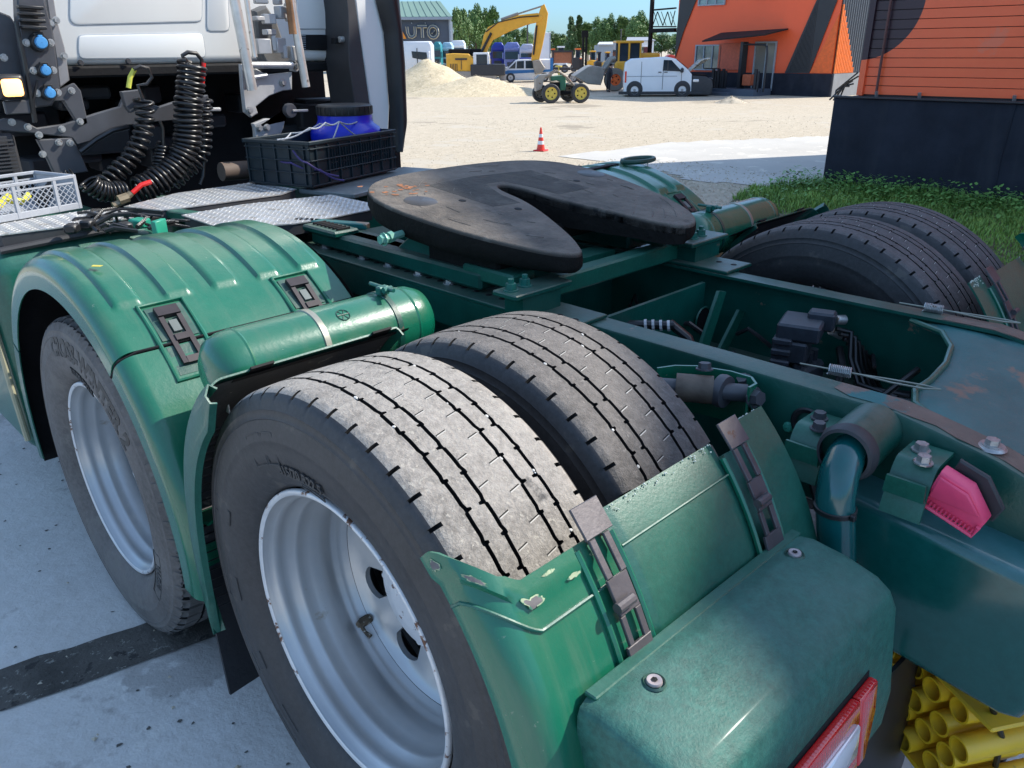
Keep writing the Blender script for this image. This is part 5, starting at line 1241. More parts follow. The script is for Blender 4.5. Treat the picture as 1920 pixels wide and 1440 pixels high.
# front quarter of the lifted axle guard
for s in (-1, 1):
    q = guard(s, 0, ZR, .548, .79, 1.255, 52, -2, G['paint2'], None, name='spray_guard', na=50, flr=.05)
    b = MB()   # wide outer flange
    n_ = 40; P_in, P_out = [], []
    for k in range(n_+1):
        a = 56-82*k/n_; t = k/n_; w0 = .075*(1-t**6*.9)*(min(1, .55+k*.12)); P_out.append((a, .538+.0*t)); P_in.append((a, .538-w0))
    bm = b.bm; rr_ = []
    for (a, ro), (_, ri_) in zip(P_out, P_in):
        rr_.append([bm.verts.new(mp(0, ZR, ro-.012, a, s*1.243)), bm.verts.new(mp(0, ZR, ro, a, s*1.258)), bm.verts.new(mp(0, ZR, (ro+ri_)/2, a, s*1.272)), bm.verts.new(mp(0, ZR, ri_+.004, a, s*1.268)), bm.verts.new(mp(0, ZR, ri_, a, s*1.255))])
    for i in range(n_):
        for k in range(4): bm.faces.new((rr_[i][k], rr_[i+1][k], rr_[i+1][k+1], rr_[i][k+1]))
    thicken(bm, bm.faces, .004)
    b.build('guard_flange', G['paint2'], q, 60)
    b = MB()
    for k in range(22):
        a = 30-2.4*k; b.tube([mp(0, ZR, .541, a, s*1.24), mp(0, ZR, .541, a-.3, s*1.14)], .002, 4)
    b.build('liner_ribs', G['black'], q)
    MB().grid(lambda u, v: mp(0, ZR, .543, 51-55*v, s*(.80+.445*u)), 8, 40).build('guard_liner', mat('spray_liner', (.05, .052, .055), .7, 0, .2, 8, spots=[((.2, .19, .17), 20, .6)], bump=.2), q)
    MB().box((s*1.13, .345, 1.080), (.05, .035, .005), rot=Matrix.Rotation(-.7, 3, 'X')).box((s*.84, .345, 1.080), (.05, .035, .005), rot=Matrix.Rotation(-.7, 3, 'X')).build('latch_plate', G['blackdull'], q)
    # black under-tray below the air tank
    MB().poly([(s*1.19, .34, 1.075), (s*.76, .34, 1.075), (s*.76, .56, .95), (s*1.19, .56, .95)], (0, .004, -.006)).build('tank_tray', G['blackdull'], TK)
# ---------------- air tanks
def tank(s):
    t = empty('air_tank', TK); xo, xi, y, z, r = s*1.165, s*.605, .50, 1.032, .085
    d = (xi-xo); sg_ = 1 if d > 0 else -1
    prof = [(.001, xo-sg_*.012), (r*.55, xo-sg_*.008), (r*.85, xo+sg_*.008), (r*.98, xo+sg_*.035), (r, xo+sg_*.06), (r, xi-sg_*.06), (r*.98, xi-sg_*.035), (r*.85, xi-sg_*.008), (r*.5, xi+sg_*.01), (.001, xi+sg_*.014)]
    MB().lathe(prof, ax='X', n=64, o=(0, y, z)).build('shell', G['paint'], t, 70)
    for xx, m_ in ((xo+sg_*.24, G['strap']), (xo+sg_*.44, G['chassis'])):
        MB().lathe([(r, xx-.008), (r+.0025, xx-.007), (r+.0025, xx+.007), (r, xx+.008)], ax='X', n=64, o=(0, y, z)).build('clamp_band', m_, t)
    for xx in (xo+sg_*.062, xi-sg_*.062): MB().lathe([(r, xx-.004), (r+.0015, xx), (r, xx+.004)], ax='X', n=64, o=(0, y, z)).build('weld_seam', G['paint'], t)
    xx = xo+sg_*.44; a = R(100)
    py_, pz_ = y+(r+.012)*math.cos(a), z+(r+.012)*math.sin(a)
    MB().box((xx, py_, pz_), (.03, .02, .022), bev=.003).cyl((xx, py_+.05, pz_+.008), (xx-sg_*.0, py_-.045, pz_+.008), .005, 8).cyl((xx-.012, py_-.02, pz_+.006), (xx+.012, py_-.02, pz_+.006), .008, 8).build('clamp_screw', G['boltg'], t)
    MB().box((xo-sg_*.006, y-.062, z-.05), (.003, .022, .03)).build('sticker', mat('white_sticker', (.6, .62, .6), .5), t) if s < 0 else None
    return t
tank(-1); tank(1)
b = MB(); P = [(-.86+.016*math.cos(a), .50-.0862*math.cos(1.0+.016*math.sin(a)/.085), 1.032+.0862*math.sin(1.0+.016*math.sin(a)/.085)) for a in [k*.5236 for k in range(12)]]
b.tube(P, .0012, 4, closed=True)
for k in range(3): b.tube([P[k*2], P[k*2+6]], .0012, 4)
b.build('cast_emblem', G['chassis'], TK)
# tall stack of flange bolts behind rear of rail: suspension bracket with brown bush
sb = empty('suspension_bracket', TK)
PTH = [(-.47, -.145), (-.43, -.165), (-.40, -.20), (-.375, -.27), (-.375, -.32), (-.40, -.345), (-.43, -.345)]
MB().grid(lambda u, v: (PTH[min(5, int(u*6))][0]*(1-(u*6-min(5, int(u*6))))+PTH[min(5, int(u*6))+1][0]*(u*6-min(5, int(u*6))), PTH[min(5, int(u*6))][1]*(1-(u*6-min(5, int(u*6))))+PTH[min(5, int(u*6))+1][1]*(u*6-min(5, int(u*6))), 1.028-.10*v-(.03*u*v)), 24, 4, .005).build('bracket_plate', G['paint'], sb, 60)
MB().cyl((-.475, -.20, 1.0), (-.435, -.265, 1.0), .030, 24).build('rubber_bush', G['bronze'], sb)
MB().cyl((-.53, -.12, 1.0), (-.40, -.325, 1.0), .019, 12).build('bush_pin', G['greysteel'], sb)
MB().lathe([(.001, -.01), (.034, -.01), (.036, 0), (.034, .01), (.001, .01)], ax='Y', n=20, o=(-.425, -.282, 1.0)).build('bush_washer', G['greysteel'], sb)
MB().hexbolt((-.41, -.345, 1.0), (-.2, -.9, .2), .016, .016).build('bracket_bolt', G['greysteel'], sb)
MB().hexbolt((-.425, -.235, 1.035), (.1, .1, 1), .013, .012).build('bracket_bolt', G['greysteel'], sb)
MB().hexbolt((-.37, -.30, 1.01), (-.6, .1, .8), .013, .012).build('bracket_bolt', G['greysteel'], sb)
MB().poly([(-.395, -.335, 1.0), (-.43, -.35, .99), (-.45, -.42, .84), (-.40, -.40, .82)], (.006, .004, 0)).build('bracket_leg', G['paint2'], sb)
MB().cyl((-.50, -.20, .93), (-.47, -.25, .88), .035, 14).build('damper', G['bronze'], sb)
# black plate with bent wire behind
MB().poly([(-.47, -.34, .96), (-.52, -.44, .94), (-.56, -.50, .86), (-.47, -.36, .80)], (.006, 0, 0)).build('shield_plate', G['black'], sb)
# ---------------- rear mudguard of the lifted axle (lower rear quarter, top panel removed)
GR = .60
def rear_guard(s):
    g = empty('rear_guard', TK)
    # outboard corner panel
    def corner(u, v):
        t1 = min(1, max(0, (u-.62)/.31)); a0 = 139.9-8.4*(t1*.55+.45*t1*t1*(3-2*t1))
        a = a0+(222-a0)*v
        L = .245; rc = .050; d = u*(L-rc+rc*1.57+.006)
        if d < L-rc: x = 1.04+d; rr = GR
        elif d < L-rc+rc*1.57: t = (d-(L-rc))/rc; x = 1.04+L-rc+rc*math.sin(t); rr = GR-rc+rc*math.cos(t)
        else: x = 1.04+L; rr = GR-rc-(d-(L-rc+rc*1.57))
        bead = .006 if (a-a0) < 4 else 0
        return (s*(x+bead*(d > L-rc)), rr*math.cos(R(a))-(bead if d < L else 0), ZR+rr*math.sin(R(a)))
    MB().grid(corner, 60, 60, .005).build('corner_panel', G['paint'], g, 40)
    P = []
    # raised bead following the top edge
    for k in range(30):
        u = k/29; 
        x, y, z = corner(u, .085); n_ = Vector((0, y, z-ZR)).normalized(); P.append(Vector((x, y, z))+n_*.002)
    MB().tube(P, .0026, 6).build('pressed_bead', G['paint2'], g)
    def panel(x0, x1, a0, a1, nm):
        o = MB().grid(lambda u, v: mp(0, ZR, GR+(.0 if v > .28 else -.004*(1-v/.28))+(-.004 if (u < .04 or u > .96) else 0), a0+(a1-a0)*v, s*(x0+(x1-x0)*u)), 30, 24, .005).build(nm, G['paint2'], g, 30)
        MB().tube([mp(0, ZR, GR+.002, a0+(a1-a0)*.27, s*(x0+.005)), mp(0, ZR, GR+.002, a0+(a1-a0)*.27, s*(x1-.005))], .002, 6).build('pressed_bead', G['paint2'], g)
        return o
    panel(.735, 1.032, 138, 159, 'middle_panel'); 
    # narrow inboard panel with slanted side
    def inner(u, v):
        a = 137+(200-137)*v; x = .665-.095*u-.03*v*u; return mp(0, ZR, GR, a, s*x)
    MB().grid(inner, 14, 30, .005).build('inner_panel', G['paint2'], g, 30)
    for xc in (1.072, .700):   # slots with steel latches
        MB().grid(lambda u, v: mp(0, ZR, GR-.028*math.sin(math.pi*u)**.5, 141+19*v, s*(xc-.035+.07*u)), 8, 10, .004).build('latch_channel', G['paint2'], g)
        for e in (-.037, .037): MB().tube([mp(0, ZR, GR+.003, 141+19*k/6, s*(xc+e)) for k in range(7)], .005, 6).build('channel_edge', G['paint'], g)
        lt = empty('steel_latch', g)
        def st(x0, x1, a0, a1, d0, th, b):
            q = [Vector(mp(0, ZR, GR+d0, a, s*x)) for x, a in ((x0, a0), (x1, a0), (x1, a1), (x0, a1))]; n_ = Vector(mp(0, 0, 1, (a0+a1)/2, 0)); n_.x = 0; b.poly(q, n_*th, bev=.001)
        b = MB(); st(xc-.030, xc+.026, 136.0, 140.5, .016, .005, b); st(xc-.022, xc-.010, 140.6, 146, .012, .006, b); st(xc+.008, xc+.020, 140.6, 146, .012, .006, b)
        st(xc-.022, xc+.020, 146.1, 151, .010, .006, b); st(xc-.024, xc-.012, 151.1, 155, .008, .006, b); st(xc+.010, xc+.020, 151.1, 155, .008, .006, b); st(xc-.028, xc+.024, 155.1, 160.5, .006, .006, b)
        b.build('latch_bar', G['latch'], lt)
        b = MB().cyl(mp(0, ZR, GR+.022, 149.5, s*(xc+.028)), mp(0, ZR, GR+.022, 149.5, s*(xc-.006)), .008, 10); b.build('latch_pin', G['latch'], lt)
    # chips of bare plastic along the edges
    b = MB(); cr = random.Random(12+s)
    for k in range(60):
        x = cr.uniform(.74, 1.03); a = 138.1+cr.random()**2*1.2; c_ = mp(0, ZR, GR-.0005+.0, a, s*x); q = cr.uniform(.0008, .0024)
        bmesh.ops.create_icosphere(b.bm, subdivisions=1, radius=q*.8, matrix=Matrix.Translation(c_))
    for k in range(34):
        x = cr.uniform(.575, .66); a = 137+cr.random()**3*2; c_ = mp(0, ZR, GR+.001, a, s*x); bmesh.ops.create_icosphere(b.bm, subdivisions=1, radius=cr.uniform(.001, .0026), matrix=Matrix.Translation(c_))
    b.build('paint_chips', mat('bare_plastic_chip', (.5, .55, .48), .6), g, 0, kind='stuff')
    # worn bare patches on the corner panel rim
    b = MB()
    for (u0, u1, v0, v1, md) in ((.55, .66, .030, .048, 0), (.76, .84, .020, .032, 0), (.90, .955, .012, .030, 0), (.28, .38, .034, .041, 1), (.12, .18, .016, .030, 1), (.42, .50, .010, .016, 1)):
        def sp(u, v):
            x, y, z = corner(u, v); e = Vector(corner(u+.004, v))-Vector((x, y, z)); w_ = Vector(corner(u, v+.004))-Vector((x, y, z)); n_ = e.cross(w_).normalized()
            if n_.dot(Vector((x-s*1.0, y, z-ZR))) < 0: n_ = -n_
            return Vector((x, y, z))+n_*.0009
        rg = []; rr_ = [cr.uniform(.75, 1.25) for _ in range(22)]
        for q in (1.0, .78, .4, .02):
            rg.append([b.bm.verts.new(sp((u0+u1)/2+(u1-u0)/2*q*math.cos(k*.2856)*rr_[k], (v0+v1)/2+(v1-v0)/2*q*math.sin(k*.2856)*rr_[k])) for k in range(22)])
        for i in range(3):
            for k in range(22):
                f = b.bm.faces.new((rg[i][k], rg[i][(k+1) % 22], rg[i+1][(k+1) % 22], rg[i+1][k])); f.material_index = 0 if (i == 0 or md) else 1
    b.build('worn_patch', [mat('scuffed_primer', (.30, .36, .22), .7, 0, .3, 40, spots=[((.05, .16, .10), 90, .5)]), mat('scuffed_bare', (.13, .12, .12), .7, 0, .3, 60)], g, 60)
    return g
rear_guard(-1); rear_guard(1)
# ---------------- tail lamp box on the rear guard
def tailbox(s):
    t = empty('tail_lamp_box', TK)
    prof = [(-.560, .880), (-.60, .888), (-.66, .882), (-.715, .868), (-.738, .852), (-.752, .825), (-.758, .77), (-.772, .66), (-.770, .60), (-.60, .58), (-.56, .62)]
    pts = [(y, z) for y, z in prof]; 
    b = MB(); bm = b.bm; xs_ = [.625, .628, .636, .65, .75, .85, .95, 1.05, 1.15, 1.19, 1.205, 1.212]
    sc_ = [.90, .945, .98, .997, 1, 1, 1, 1, .998, .98, .94, .88]; cy, cz = -.60, .74; rings = []
    fine = []
    for i in range(len(pts)):
        a, c_ = Vector(pts[i]), Vector(pts[(i+1) % len(pts)])
        for k in range(4): fine.append(a+(c_-a)*k/4)
    for x, q in zip(xs_, sc_):
        rings.append([bm.verts.new((s*x, cy+(p.x-cy)*(q if p.x < -.56 else 1), cz+(p.y-cz)*q+(x-.63)*.03)) for p in fine])
    for i in range(len(rings)-1):
        for k in range(len(fine)): bm.faces.new((rings[i][k], rings[i][(k+1) % len(fine)], rings[i+1][(k+1) % len(fine)], rings[i+1][k]))
    bm.faces.new(rings[0]); bm.faces.new(rings[-1][::-1])
    b.build('housing', mat('faded_green_plastic%d' % s, (.005, .080, .058), .52, 0, .3, 4, dust=((.10, .18, .16), .55), coat=.04, fine=.6, spots=[((.3, .36, .34), 160, .72)], bump=.25, bscale=220), t, 50)
    MB().box((s*.91, -.566, .889), (.56, .020, .008), rot=Matrix.Rotation(-.03*s, 3, 'Y'), bev=.002).build('hinge_edge', G['paint2'], t)
    for x, y, z in ((1.115, -.612, .903), (.705, -.600, .890)):
        MB().lathe([(.001, .002), (.004, .0035), (.010, .004), (.0105, .003), (.011, 0)], ax='Z', n=20, o=(s*x, y, z)).build('cap_screw', mat('cap_screw_grey', (.42, .36, .36), .45, .3, .1), t)
        MB().lathe([(.0125, .0005), (.0145, .003), (.0165, 0)], ax='Z', n=24, o=(s*x, y, z-.001)).build('screw_washer', G['chassis'], t)
        MB().lathe([(.001, .0046), (.0045, .0046)], ax='Z', n=6, o=(s*x, y, z)).build('screw_socket', G['blackdull'], t)
    lp_ = empty('tail_lamp', t)
    def fp(x, h, o=.0): z = .772-h; return (s*x, -.7565-o-max(0, (.77-z))*.125, z+(x-.63)*.03)
    def lamp(x0, x1, h0, h1, nm, m, o=.004, th=.016):
        b = MB().poly([fp(x0, h0, o), fp(x1, h0, o), fp(x1, h1, o), fp(x0, h1, o)], (0, -th, 0), bev=.005, seg=2); return b.build(nm, m, lp_, 50)
    lamp(.742, 1.17, .002, .135, 'lamp_base', G['blackdull'], -.004, .008)
    def lampp(P, nm, m, o=.004, th=.016): MB().poly([fp(x, h, o) for x, h in P], (0, -th, 0), bev=.004, seg=2).build(nm, m, lp_, 50)
    lampp([(.750, .008), (.812, .008), (.812, .128), (.790, .128), (.755, .060)], 'red_lens', G['lens']); lampp([(.815, .008), (1.16, .008), (1.16, .048), (.815, .044)], 'red_lens', G['lens'])
    lampp([(.817, .047), (.93, .050), (.945, .100), (.825, .094)], 'clear_lens', G['lensw'], .007); lampp([(.817, .098), (.948, .104), (.95, .128), (.817, .128)], 'red_lens', G['lens']); lampp([(.955, .052), (1.16, .052), (1.16, .128), (.957, .128)], 'red_lens', G['lens'])
tailbox(-1); tailbox(1)
# ---------------- rear box outboard of the rail, elbow pipe, bracket, pink part
def rearbox(s):
    t = empty('rear_box', TK)
    b = MB(); P = [(-.56, .90), (-.90, .865), (-.935, .84), (-.945, .79), (-.945, .61), (-.93, .575), (-.90, .565), (-.60, .60), (-.56, .62)]
    # body: side profile pushed inboard
    b.poly([(s*.455, y, z-.01 if z > .8 else z) for y, z in P], (-s*.30, 0, 0), bev=.022, seg=4); b.build('box_shell', mat('box_green_paint', (.003, .075, .065), .22, 0, .2, 3, coat=.5, dust=((.10, .24, .27), .6), fine=.15) if s < 0 else bpy.data.materials['box_green_paint'], t, 50)
    return t
rearbox(-1); rearbox(1)
ct = empty('cross_tube_mount', TK)
MB().cyl((-.35, -.57, .985), (-.47, -.575, .985), .052, 28).build('tube_stub', G['chassis'], ct)
MB().lathe([(.044, -.500), (.050, -.498), (.055, -.48), (.052, -.468), (.046, -.47)], ax='X', n=32, o=(0, -.575, .985)).build('clamp_collar', G['greytr'], ct)
MB().tube([(-.46, -.575, .985), (-.495, -.578, .978), (-.522, -.582, .958), (-.535, -.587, .92), (-.535, -.595, .87), (-.53, -.605, .80), (-.528, -.61, .775)], .034, 28).build('elbow_pipe', mat('elbow_green', (.003, .085, .085), .18, 0, .1, 8, coat=.7, spots=[((.3, .4, .3), 40, .73)]), ct, 60)
MB().lathe([(.0345, .0), (.0375, .001), (.0375, .009), (.0345, .01)], ax='Z', n=28, o=(-.535, -.590, .893)).box((-.548, -.628, .90), (.012, .010, .012), bev=.002).build('cable_tie', G['black'], ct)
MB().lathe([(.0345, .0), (.037, .001), (.037, .012), (.0345, .013)], ax='Z', n=28, o=(-.529, -.609, .778)).build('pipe_rim', G['black'], ct)
for dy in (.085, -.105):
    y0 = -.575+dy
    b = MB(); b.grid(lambda u, v: (-.36-.12*v, y0-.035+.07*u, 0.990-.0*v-(0 if v < .6 else (v-.6)**2*.6)), 4, 12, .007); b.build('saddle_bracket', G['paint2'], ct, 50)
    b = MB().poly([(-.475, y0-.035, .935), (-.475, y0+.035, .935), (-.475, y0+.033, .968), (-.475, y0-.033, .968)], (-.006, 0, 0)); b.build('saddle_leg', G['paint2'], ct)
    for xx, yy in ((-.395, y0+.01), (-.44, y0-.01)): MB().hexbolt((xx, yy, .991), (0, 0, 1), .0115, .012).build('saddle_bolt', G['bolt'] if dy < 0 else G['greysteel'], ct)
MB().lathe([(.022, 0), (.030, -.004), (.034, -.002), (.030, .006)], ax='X', n=24, o=(-.356, -.44, .955)).tube([(-.34, -.44, .955), (-.40, -.46, .93), (-.43, -.50, .88), (-.44, -.53, .82)], .010, 8).build('grommet', G['black'], ct)
pb = empty('gladhand_cover', TK)
C0 = Vector((-.43, -.762, .952)); pz = Matrix.Rotation(-1.15, 3, 'Z') @ Matrix.Rotation(.35, 3, 'Y')
Mx = Vector((.0, -1, -.32)).normalized(); Mz = Vector((-.25, -.32, 1)).normalized(); My = Mz.cross(Mx).normalized(); Mz = Mx.cross(My)
def L3(a, c_, d=0): return C0+Mx*a+Mz*c_+(-My if My.x > 0 else My)*d
out = [(-.048, .040), (.004, .040), (.050, -.002), (.048, -.040), (-.048, -.040)]
b = MB(); b.poly([L3(a, c_, 0) for a, c_ in out], L3(0, 0, .03)-L3(0, 0, 0), bev=.006, seg=2); b.build('pink_cover', G['pink'], pb, 50)
b = MB(); b.poly([L3(a*.8+.001, c_*.78, .03) for a, c_ in [(-.055, .045), (.005, .045), (.045, .008), (-.055, -.02)]], L3(0, 0, .006)-L3(0, 0, 0), bev=.003, seg=2); b.build('cover_face', G['pink'], pb, 50)
b = MB()
for k in range(13): b.box(L3(-.040+.0068*k, -.030, .033), (.003, .003, .012), rot=Matrix((Mx, My, Mz)).transposed())
b.tube([L3(-.046, -.018, .034), L3(-.046, -.039, .034), L3(.046, -.039, .034), L3(.046, -.014, .034)], .004, 6); b.build('cover_teeth', G['pink'], pb)
b = MB(); b.poly([L3(a*.98+.010, c_*1.0+.014, -.016) for a, c_ in out], L3(0, 0, .010)-L3(0, 0, 0), bev=.003); b.build('back_plate', G['greytr'], pb)
MB().tube([(-.44, -.885, .955), (-.40, -.875, .955)], .0125, 6).build('hex_plug', G['alu'], TK)
# black flap under the box
b = MB().grid(lambda u, v: (-.56+.42*u, -.70-.02*math.sin(u*4)-.02*v, .56-.5*v), 12, 12, .008); b.build('mudflap', G['black'], TK)
# yellow chock in its holder
ch = thing('wheel_chock', 'yellow plastic wheel chock of moulded tubes hung below the rear box', 'wheel chock', (-.215, -.80, .335), R(-80))
ch.rotation_euler = (0, 0, R(-122))
tb_m = MB().lathe([(.026, -.10), (.026, .10), (.0215, .10), (.0215, -.10)], ax='Y', n=24, closed=True).mesh('tube_cell', G['yellow'], 50)
qc = random.Random(3)
for i in range(4):
    for j in range(4): inst(tb_m, 'tube_cell', ch, (-.11+.066*i+.033*(j % 2), qc.uniform(-.012, .012), .105-.057*j), (qc.uniform(-.03, .03), 0, qc.uniform(-.04, .04)))
MB().box((-.155, 0, .02), (.010, .20, .26), bev=.004).build('end_plate', G['yellow'], ch)
MB().box((.02, 0, .140), (.30, .20, .010), bev=.004).build('top_plate', G['yellow'], ch)
MB().poly([(-.15, -.09, -.11), (.12, -.09, -.11), (.12, -.09, -.13)], (0, .18, 0)).build('foot_wedge', G['yellow'], ch)
ck = empty('chock_holder', TK)
MB().tube([(-.36, -.87, .52), (-.30, -.90, .40), (-.25, -.90, .25), (-.10, -.90, .22), (.05, -.86, .3)], .006, 8).tube([(-.02, -.90, .58), (-.03, -.90, .45), (-.08, -.90, .36)], .006, 8).build('holder_wire', G['black'], ck)
# ---------------- side skirt / front panels left of the drive wheel
fp_ = empty('side_panel', TK)
MB().box((-.965, 2.42, .70), (.60, 1.02, .76), bev=.09, seg=5).build('panel_shell', G['paint2'], fp_, 50)
b = MB()
for y in (1.99, 2.05, 2.11): b.tube([(-1.21, y, 1.082), (-.9, y, 1.084), (-.70, y, 1.084)], .008, 6)
b.build('pressed_strip', G['greytr'], fp_)
MB().tube([(-1.262, 1.98, 1.0), (-1.268, 1.965, .9), (-1.268, 1.95, .6), (-1.264, 1.94, .40)], .010, 8).build('skirt_bead', mat('cream_edge_seal', (.35, .33, .22), .5), fp_)
MB().tube([(-1.2, 1.93, 1.07), (-.9, 1.93, 1.085), (-.66, 1.93, 1.085)], .012, 8).build('panel_seal', G['greytr'], fp_)
# ---------------- deck plates behind the cab
def deck(px, z=1.12):
    P = [at(a, c_, z) if not isinstance(a, tuple) else a for a, c_ in px]; P = [(p.x, p.y) for p in P]
    d = empty('deck_plate', TK)
    MB().poly([(x, y, z-.004) for x, y in P], (0, 0, .004)).build('sheet', G['checker'], d)
    MB().poly([(x, y, z-.04) for x, y in [((x*.98+sum(q[0] for q in P)/len(P)*.02), (y*.98+sum(q[1] for q in P)/len(P)*.02)) for x, y in P]], (0, 0, .036)).build('edge_fold', G['greytr'], d)
    b = MB(); x0, x1 = min(p[0] for p in P), max(p[0] for p in P); y0, y1 = min(p[1] for p in P), max(p[1] for p in P); s = .0235; i = 0
    y = y0
    while y < y1:
        x = x0+(i % 2)*s/2; j = 0
        while x < x1:
            if in_poly(x-.008, y, P) and in_poly(x+.008, y, P):
                a = R(45) if (i+j) % 2 else R(-45); u = Vector((math.cos(a), math.sin(a), 0))*.0095; v = Vector((-u.y, u.x, 0))*.34; c_ = Vector((x, y, z))
                q = [b.bm.verts.new(c_+k) for k in (u, v, -u, -v)]; t = b.bm.verts.new(c_+Vector((0, 0, .0022)))
                for k in range(4): b.bm.faces.new((q[k], q[(k+1) % 4], t))
            x += s; j += 1
        y += s*.62; i += 1
    b.build('tread_studs', G['checker'], d, 0, kind='stuff'); return d
deck([(232, 387), (330, 362), (480, 341), (556, 354), (528, 364), (360, 387), (302, 394)])
deck([(340, 403), (455, 383), (622, 365), (692, 380), (700, 392), (620, 408), (550, 419), (415, 428)])
deck([(-160, 440), (-100, 420), (0, 418), (170, 393), (230, 391), (262, 407), (0, 440)])
MB().box((.40, 2.03, 1.105), (.78, .30, .02), rot=.30, bev=.004).build('grating_shelf', mat('dull_alu_shelf', (.22, .24, .24), .5, .4, .2, 12), TK)
MB().box((.1, 1.75, 1.0), (1.3, .06, .10), bev=.008).box((.1, 2.12, 1.0), (1.3, .06, .10), bev=.008).box((.42, 1.9, 1.04), (.6, .10, .03), bev=.006).box((.32, 1.72, 1.055), (.7, .04, .03), bev=.006).build('deck_support', G['paint2'], TK)
MB().poly([(-.50, 1.50, 1.085), (-.44, 1.48, 1.085), (-.62, 2.2, 1.085), (-.68, 2.2, 1.085)], (0, 0, .03), bev=.004).box((-.52, 1.62, 1.07), (.035, .5, .05), rot=.12, bev=.004).build('deck_rail', G['paint2'], TK)
MB().poly([(-.40, 1.46, 1.10), (-.27, 1.20, 1.10), (-.24, 1.22, 1.10), (-.36, 1.48, 1.10)], (0, 0, .02), bev=.003).build('worn_rail_end', G['chassisrust'], TK)
# cable clutter between fender and deck
b = MB(); cr = random.Random(21)
for k in range(26):
    c_ = at(cr.uniform(165, 300), cr.uniform(405, 435), 1.12); c2 = Vector((cr.uniform(-.07, .07), cr.uniform(-.06, .06), cr.uniform(0, .03)))
    b.tube([c_, c_+c2, c_+c2*1.7+Vector((.02, 0, -.02))], cr.uniform(.004, .008), 6)
b.build('loose_cables', G['hose'], TK)
b = MB()
for px, py in ((165, 420), (200, 412), (235, 425), (135, 428)): b.box(at(px, py, 1.12), (.05, .04, .03), rot=px*.1, bev=.006)
b.build('plug_box', G['black'], TK)
b = MB(); q = at(262, 418, 1.12); b.box(q, (.05, .06, .03), rot=.4, bev=.005); q = at(300, 432, 1.12); b.box(q, (.06, .02, .07), rot=.6, bev=.003); b.build('cable_bracket', mat('bright_green_bracket', (.02, .26, .17), .4, 0, .2, 10, spots=[((.35, .16, .1), 20, .62)]), TK)
# ================================================================== CAB BACK
CB = empty('cab', TK); CY = 3.0
def aty(px, py, Y): d = ray(px, py); return CP+d*((Y-CP.y)/d.y)
def plate(px, Y, th, m, name, par=CB, bev=.004):
    P = [aty(a, c_, Y) for a, c_ in px]; b = MB(); b.poly([(p.x, Y, p.z) for p in P], (0, th, 0), bev=bev); return b.build(name, m, par, 40)
MB().box((-.1, CY+.75, 2.55), (2.20, 1.5, 1.88), bev=.04, seg=3).build('back_wall', G['white'], CB)
def press(px, name='pressed_panel'):
    P = [aty(a, c_, CY-.002) for a, c_ in px]; P = [Vector((p.x, p.z)) for p in P]; Q = []
    for i, v in enumerate(P):
        a, c_ = P[i-1], P[(i+1) % len(P)]; r1 = min(.022, (a-v).length*.4); r2 = min(.022, (c_-v).length*.4); A, B = v+(a-v).normalized()*r1, v+(c_-v).normalized()*r2
        Q += [A, A*.25+v*.5+B*.25, B]
    MB().poly([(q.x, CY-.005, q.y) for q in Q], (0, .01, 0), bev=.003, seg=2).build(name, G['white'], CB, 50)
    MB().tube([(q.x, CY-.001, q.y) for q in Q], .0035, 5, closed=True).build('panel_shade_line', G['greytrim'], CB)  # grey tube paints the shading line round the pressed panel
press([(131, -160), (131, 36), (140, 46), (378, 40), (380, -160)]); press([(147, 72), (150, 66), (380, 62), (386, 108), (152, 110), (147, 100)]); press([(388, -160), (388, 58), (430, 58), (420, -160)])
press([(556, -100), (556, 54), (640, 54), (640, -100)]); 
plate([(563, 65), (612, 65), (616, 70), (617, 90), (612, 95), (563, 93)], CY-.012, .01, G['blackdull'], 'rear_window')
b = MB()
for k in range(7): p = aty(565, 67+4*k, CY-.014); b.box((p.x, p.y, p.z), (.05, .006, .004))
b.build('grille_slat', G['greytrim'], CB)
b = MB()
for px, py in ((239, 115), (640, 84), (641, 108), (150, 118), (345, 112)): p = aty(px, py, CY); b.hexbolt((p.x, CY-.006, p.z), (0, -1, 0), .009, .007)
b.build('panel_bolt', G['greytr'], CB)
MB().box((-.1, CY+.9, 1.62), (2.1, 1.6, .04)).box((-.1, CY+.03, 1.585), (2.1, .06, .05), bev=.01).build('lower_sill', G['blackdull'], CB)
MB().box((.05, CY+.75, 1.15), (2.3, .1, .95)).box((1.10, CY+.1, 1.10), (.42, .04, 1.04)).box((0, 2.75, .75), (1.8, .6, .06)).build('dark_backdrop', G['blackdull'], CB)  # black sheets added as a dark background, closing the view under the cab
b = MB(); er = random.Random(8)
for k in range(26):
    x, z = er.uniform(-.8, 1.0), er.uniform(1.12, 1.5); b.box((x, 3.35+er.uniform(0, .3), z), (er.uniform(.08, .3), .2, er.uniform(.05, .2)), rot=er.uniform(-.2, .2), bev=.012)
b.build('engine_parts', mat('engine_dark', (.022, .022, .025), .6, .2, .3, 6), CB)
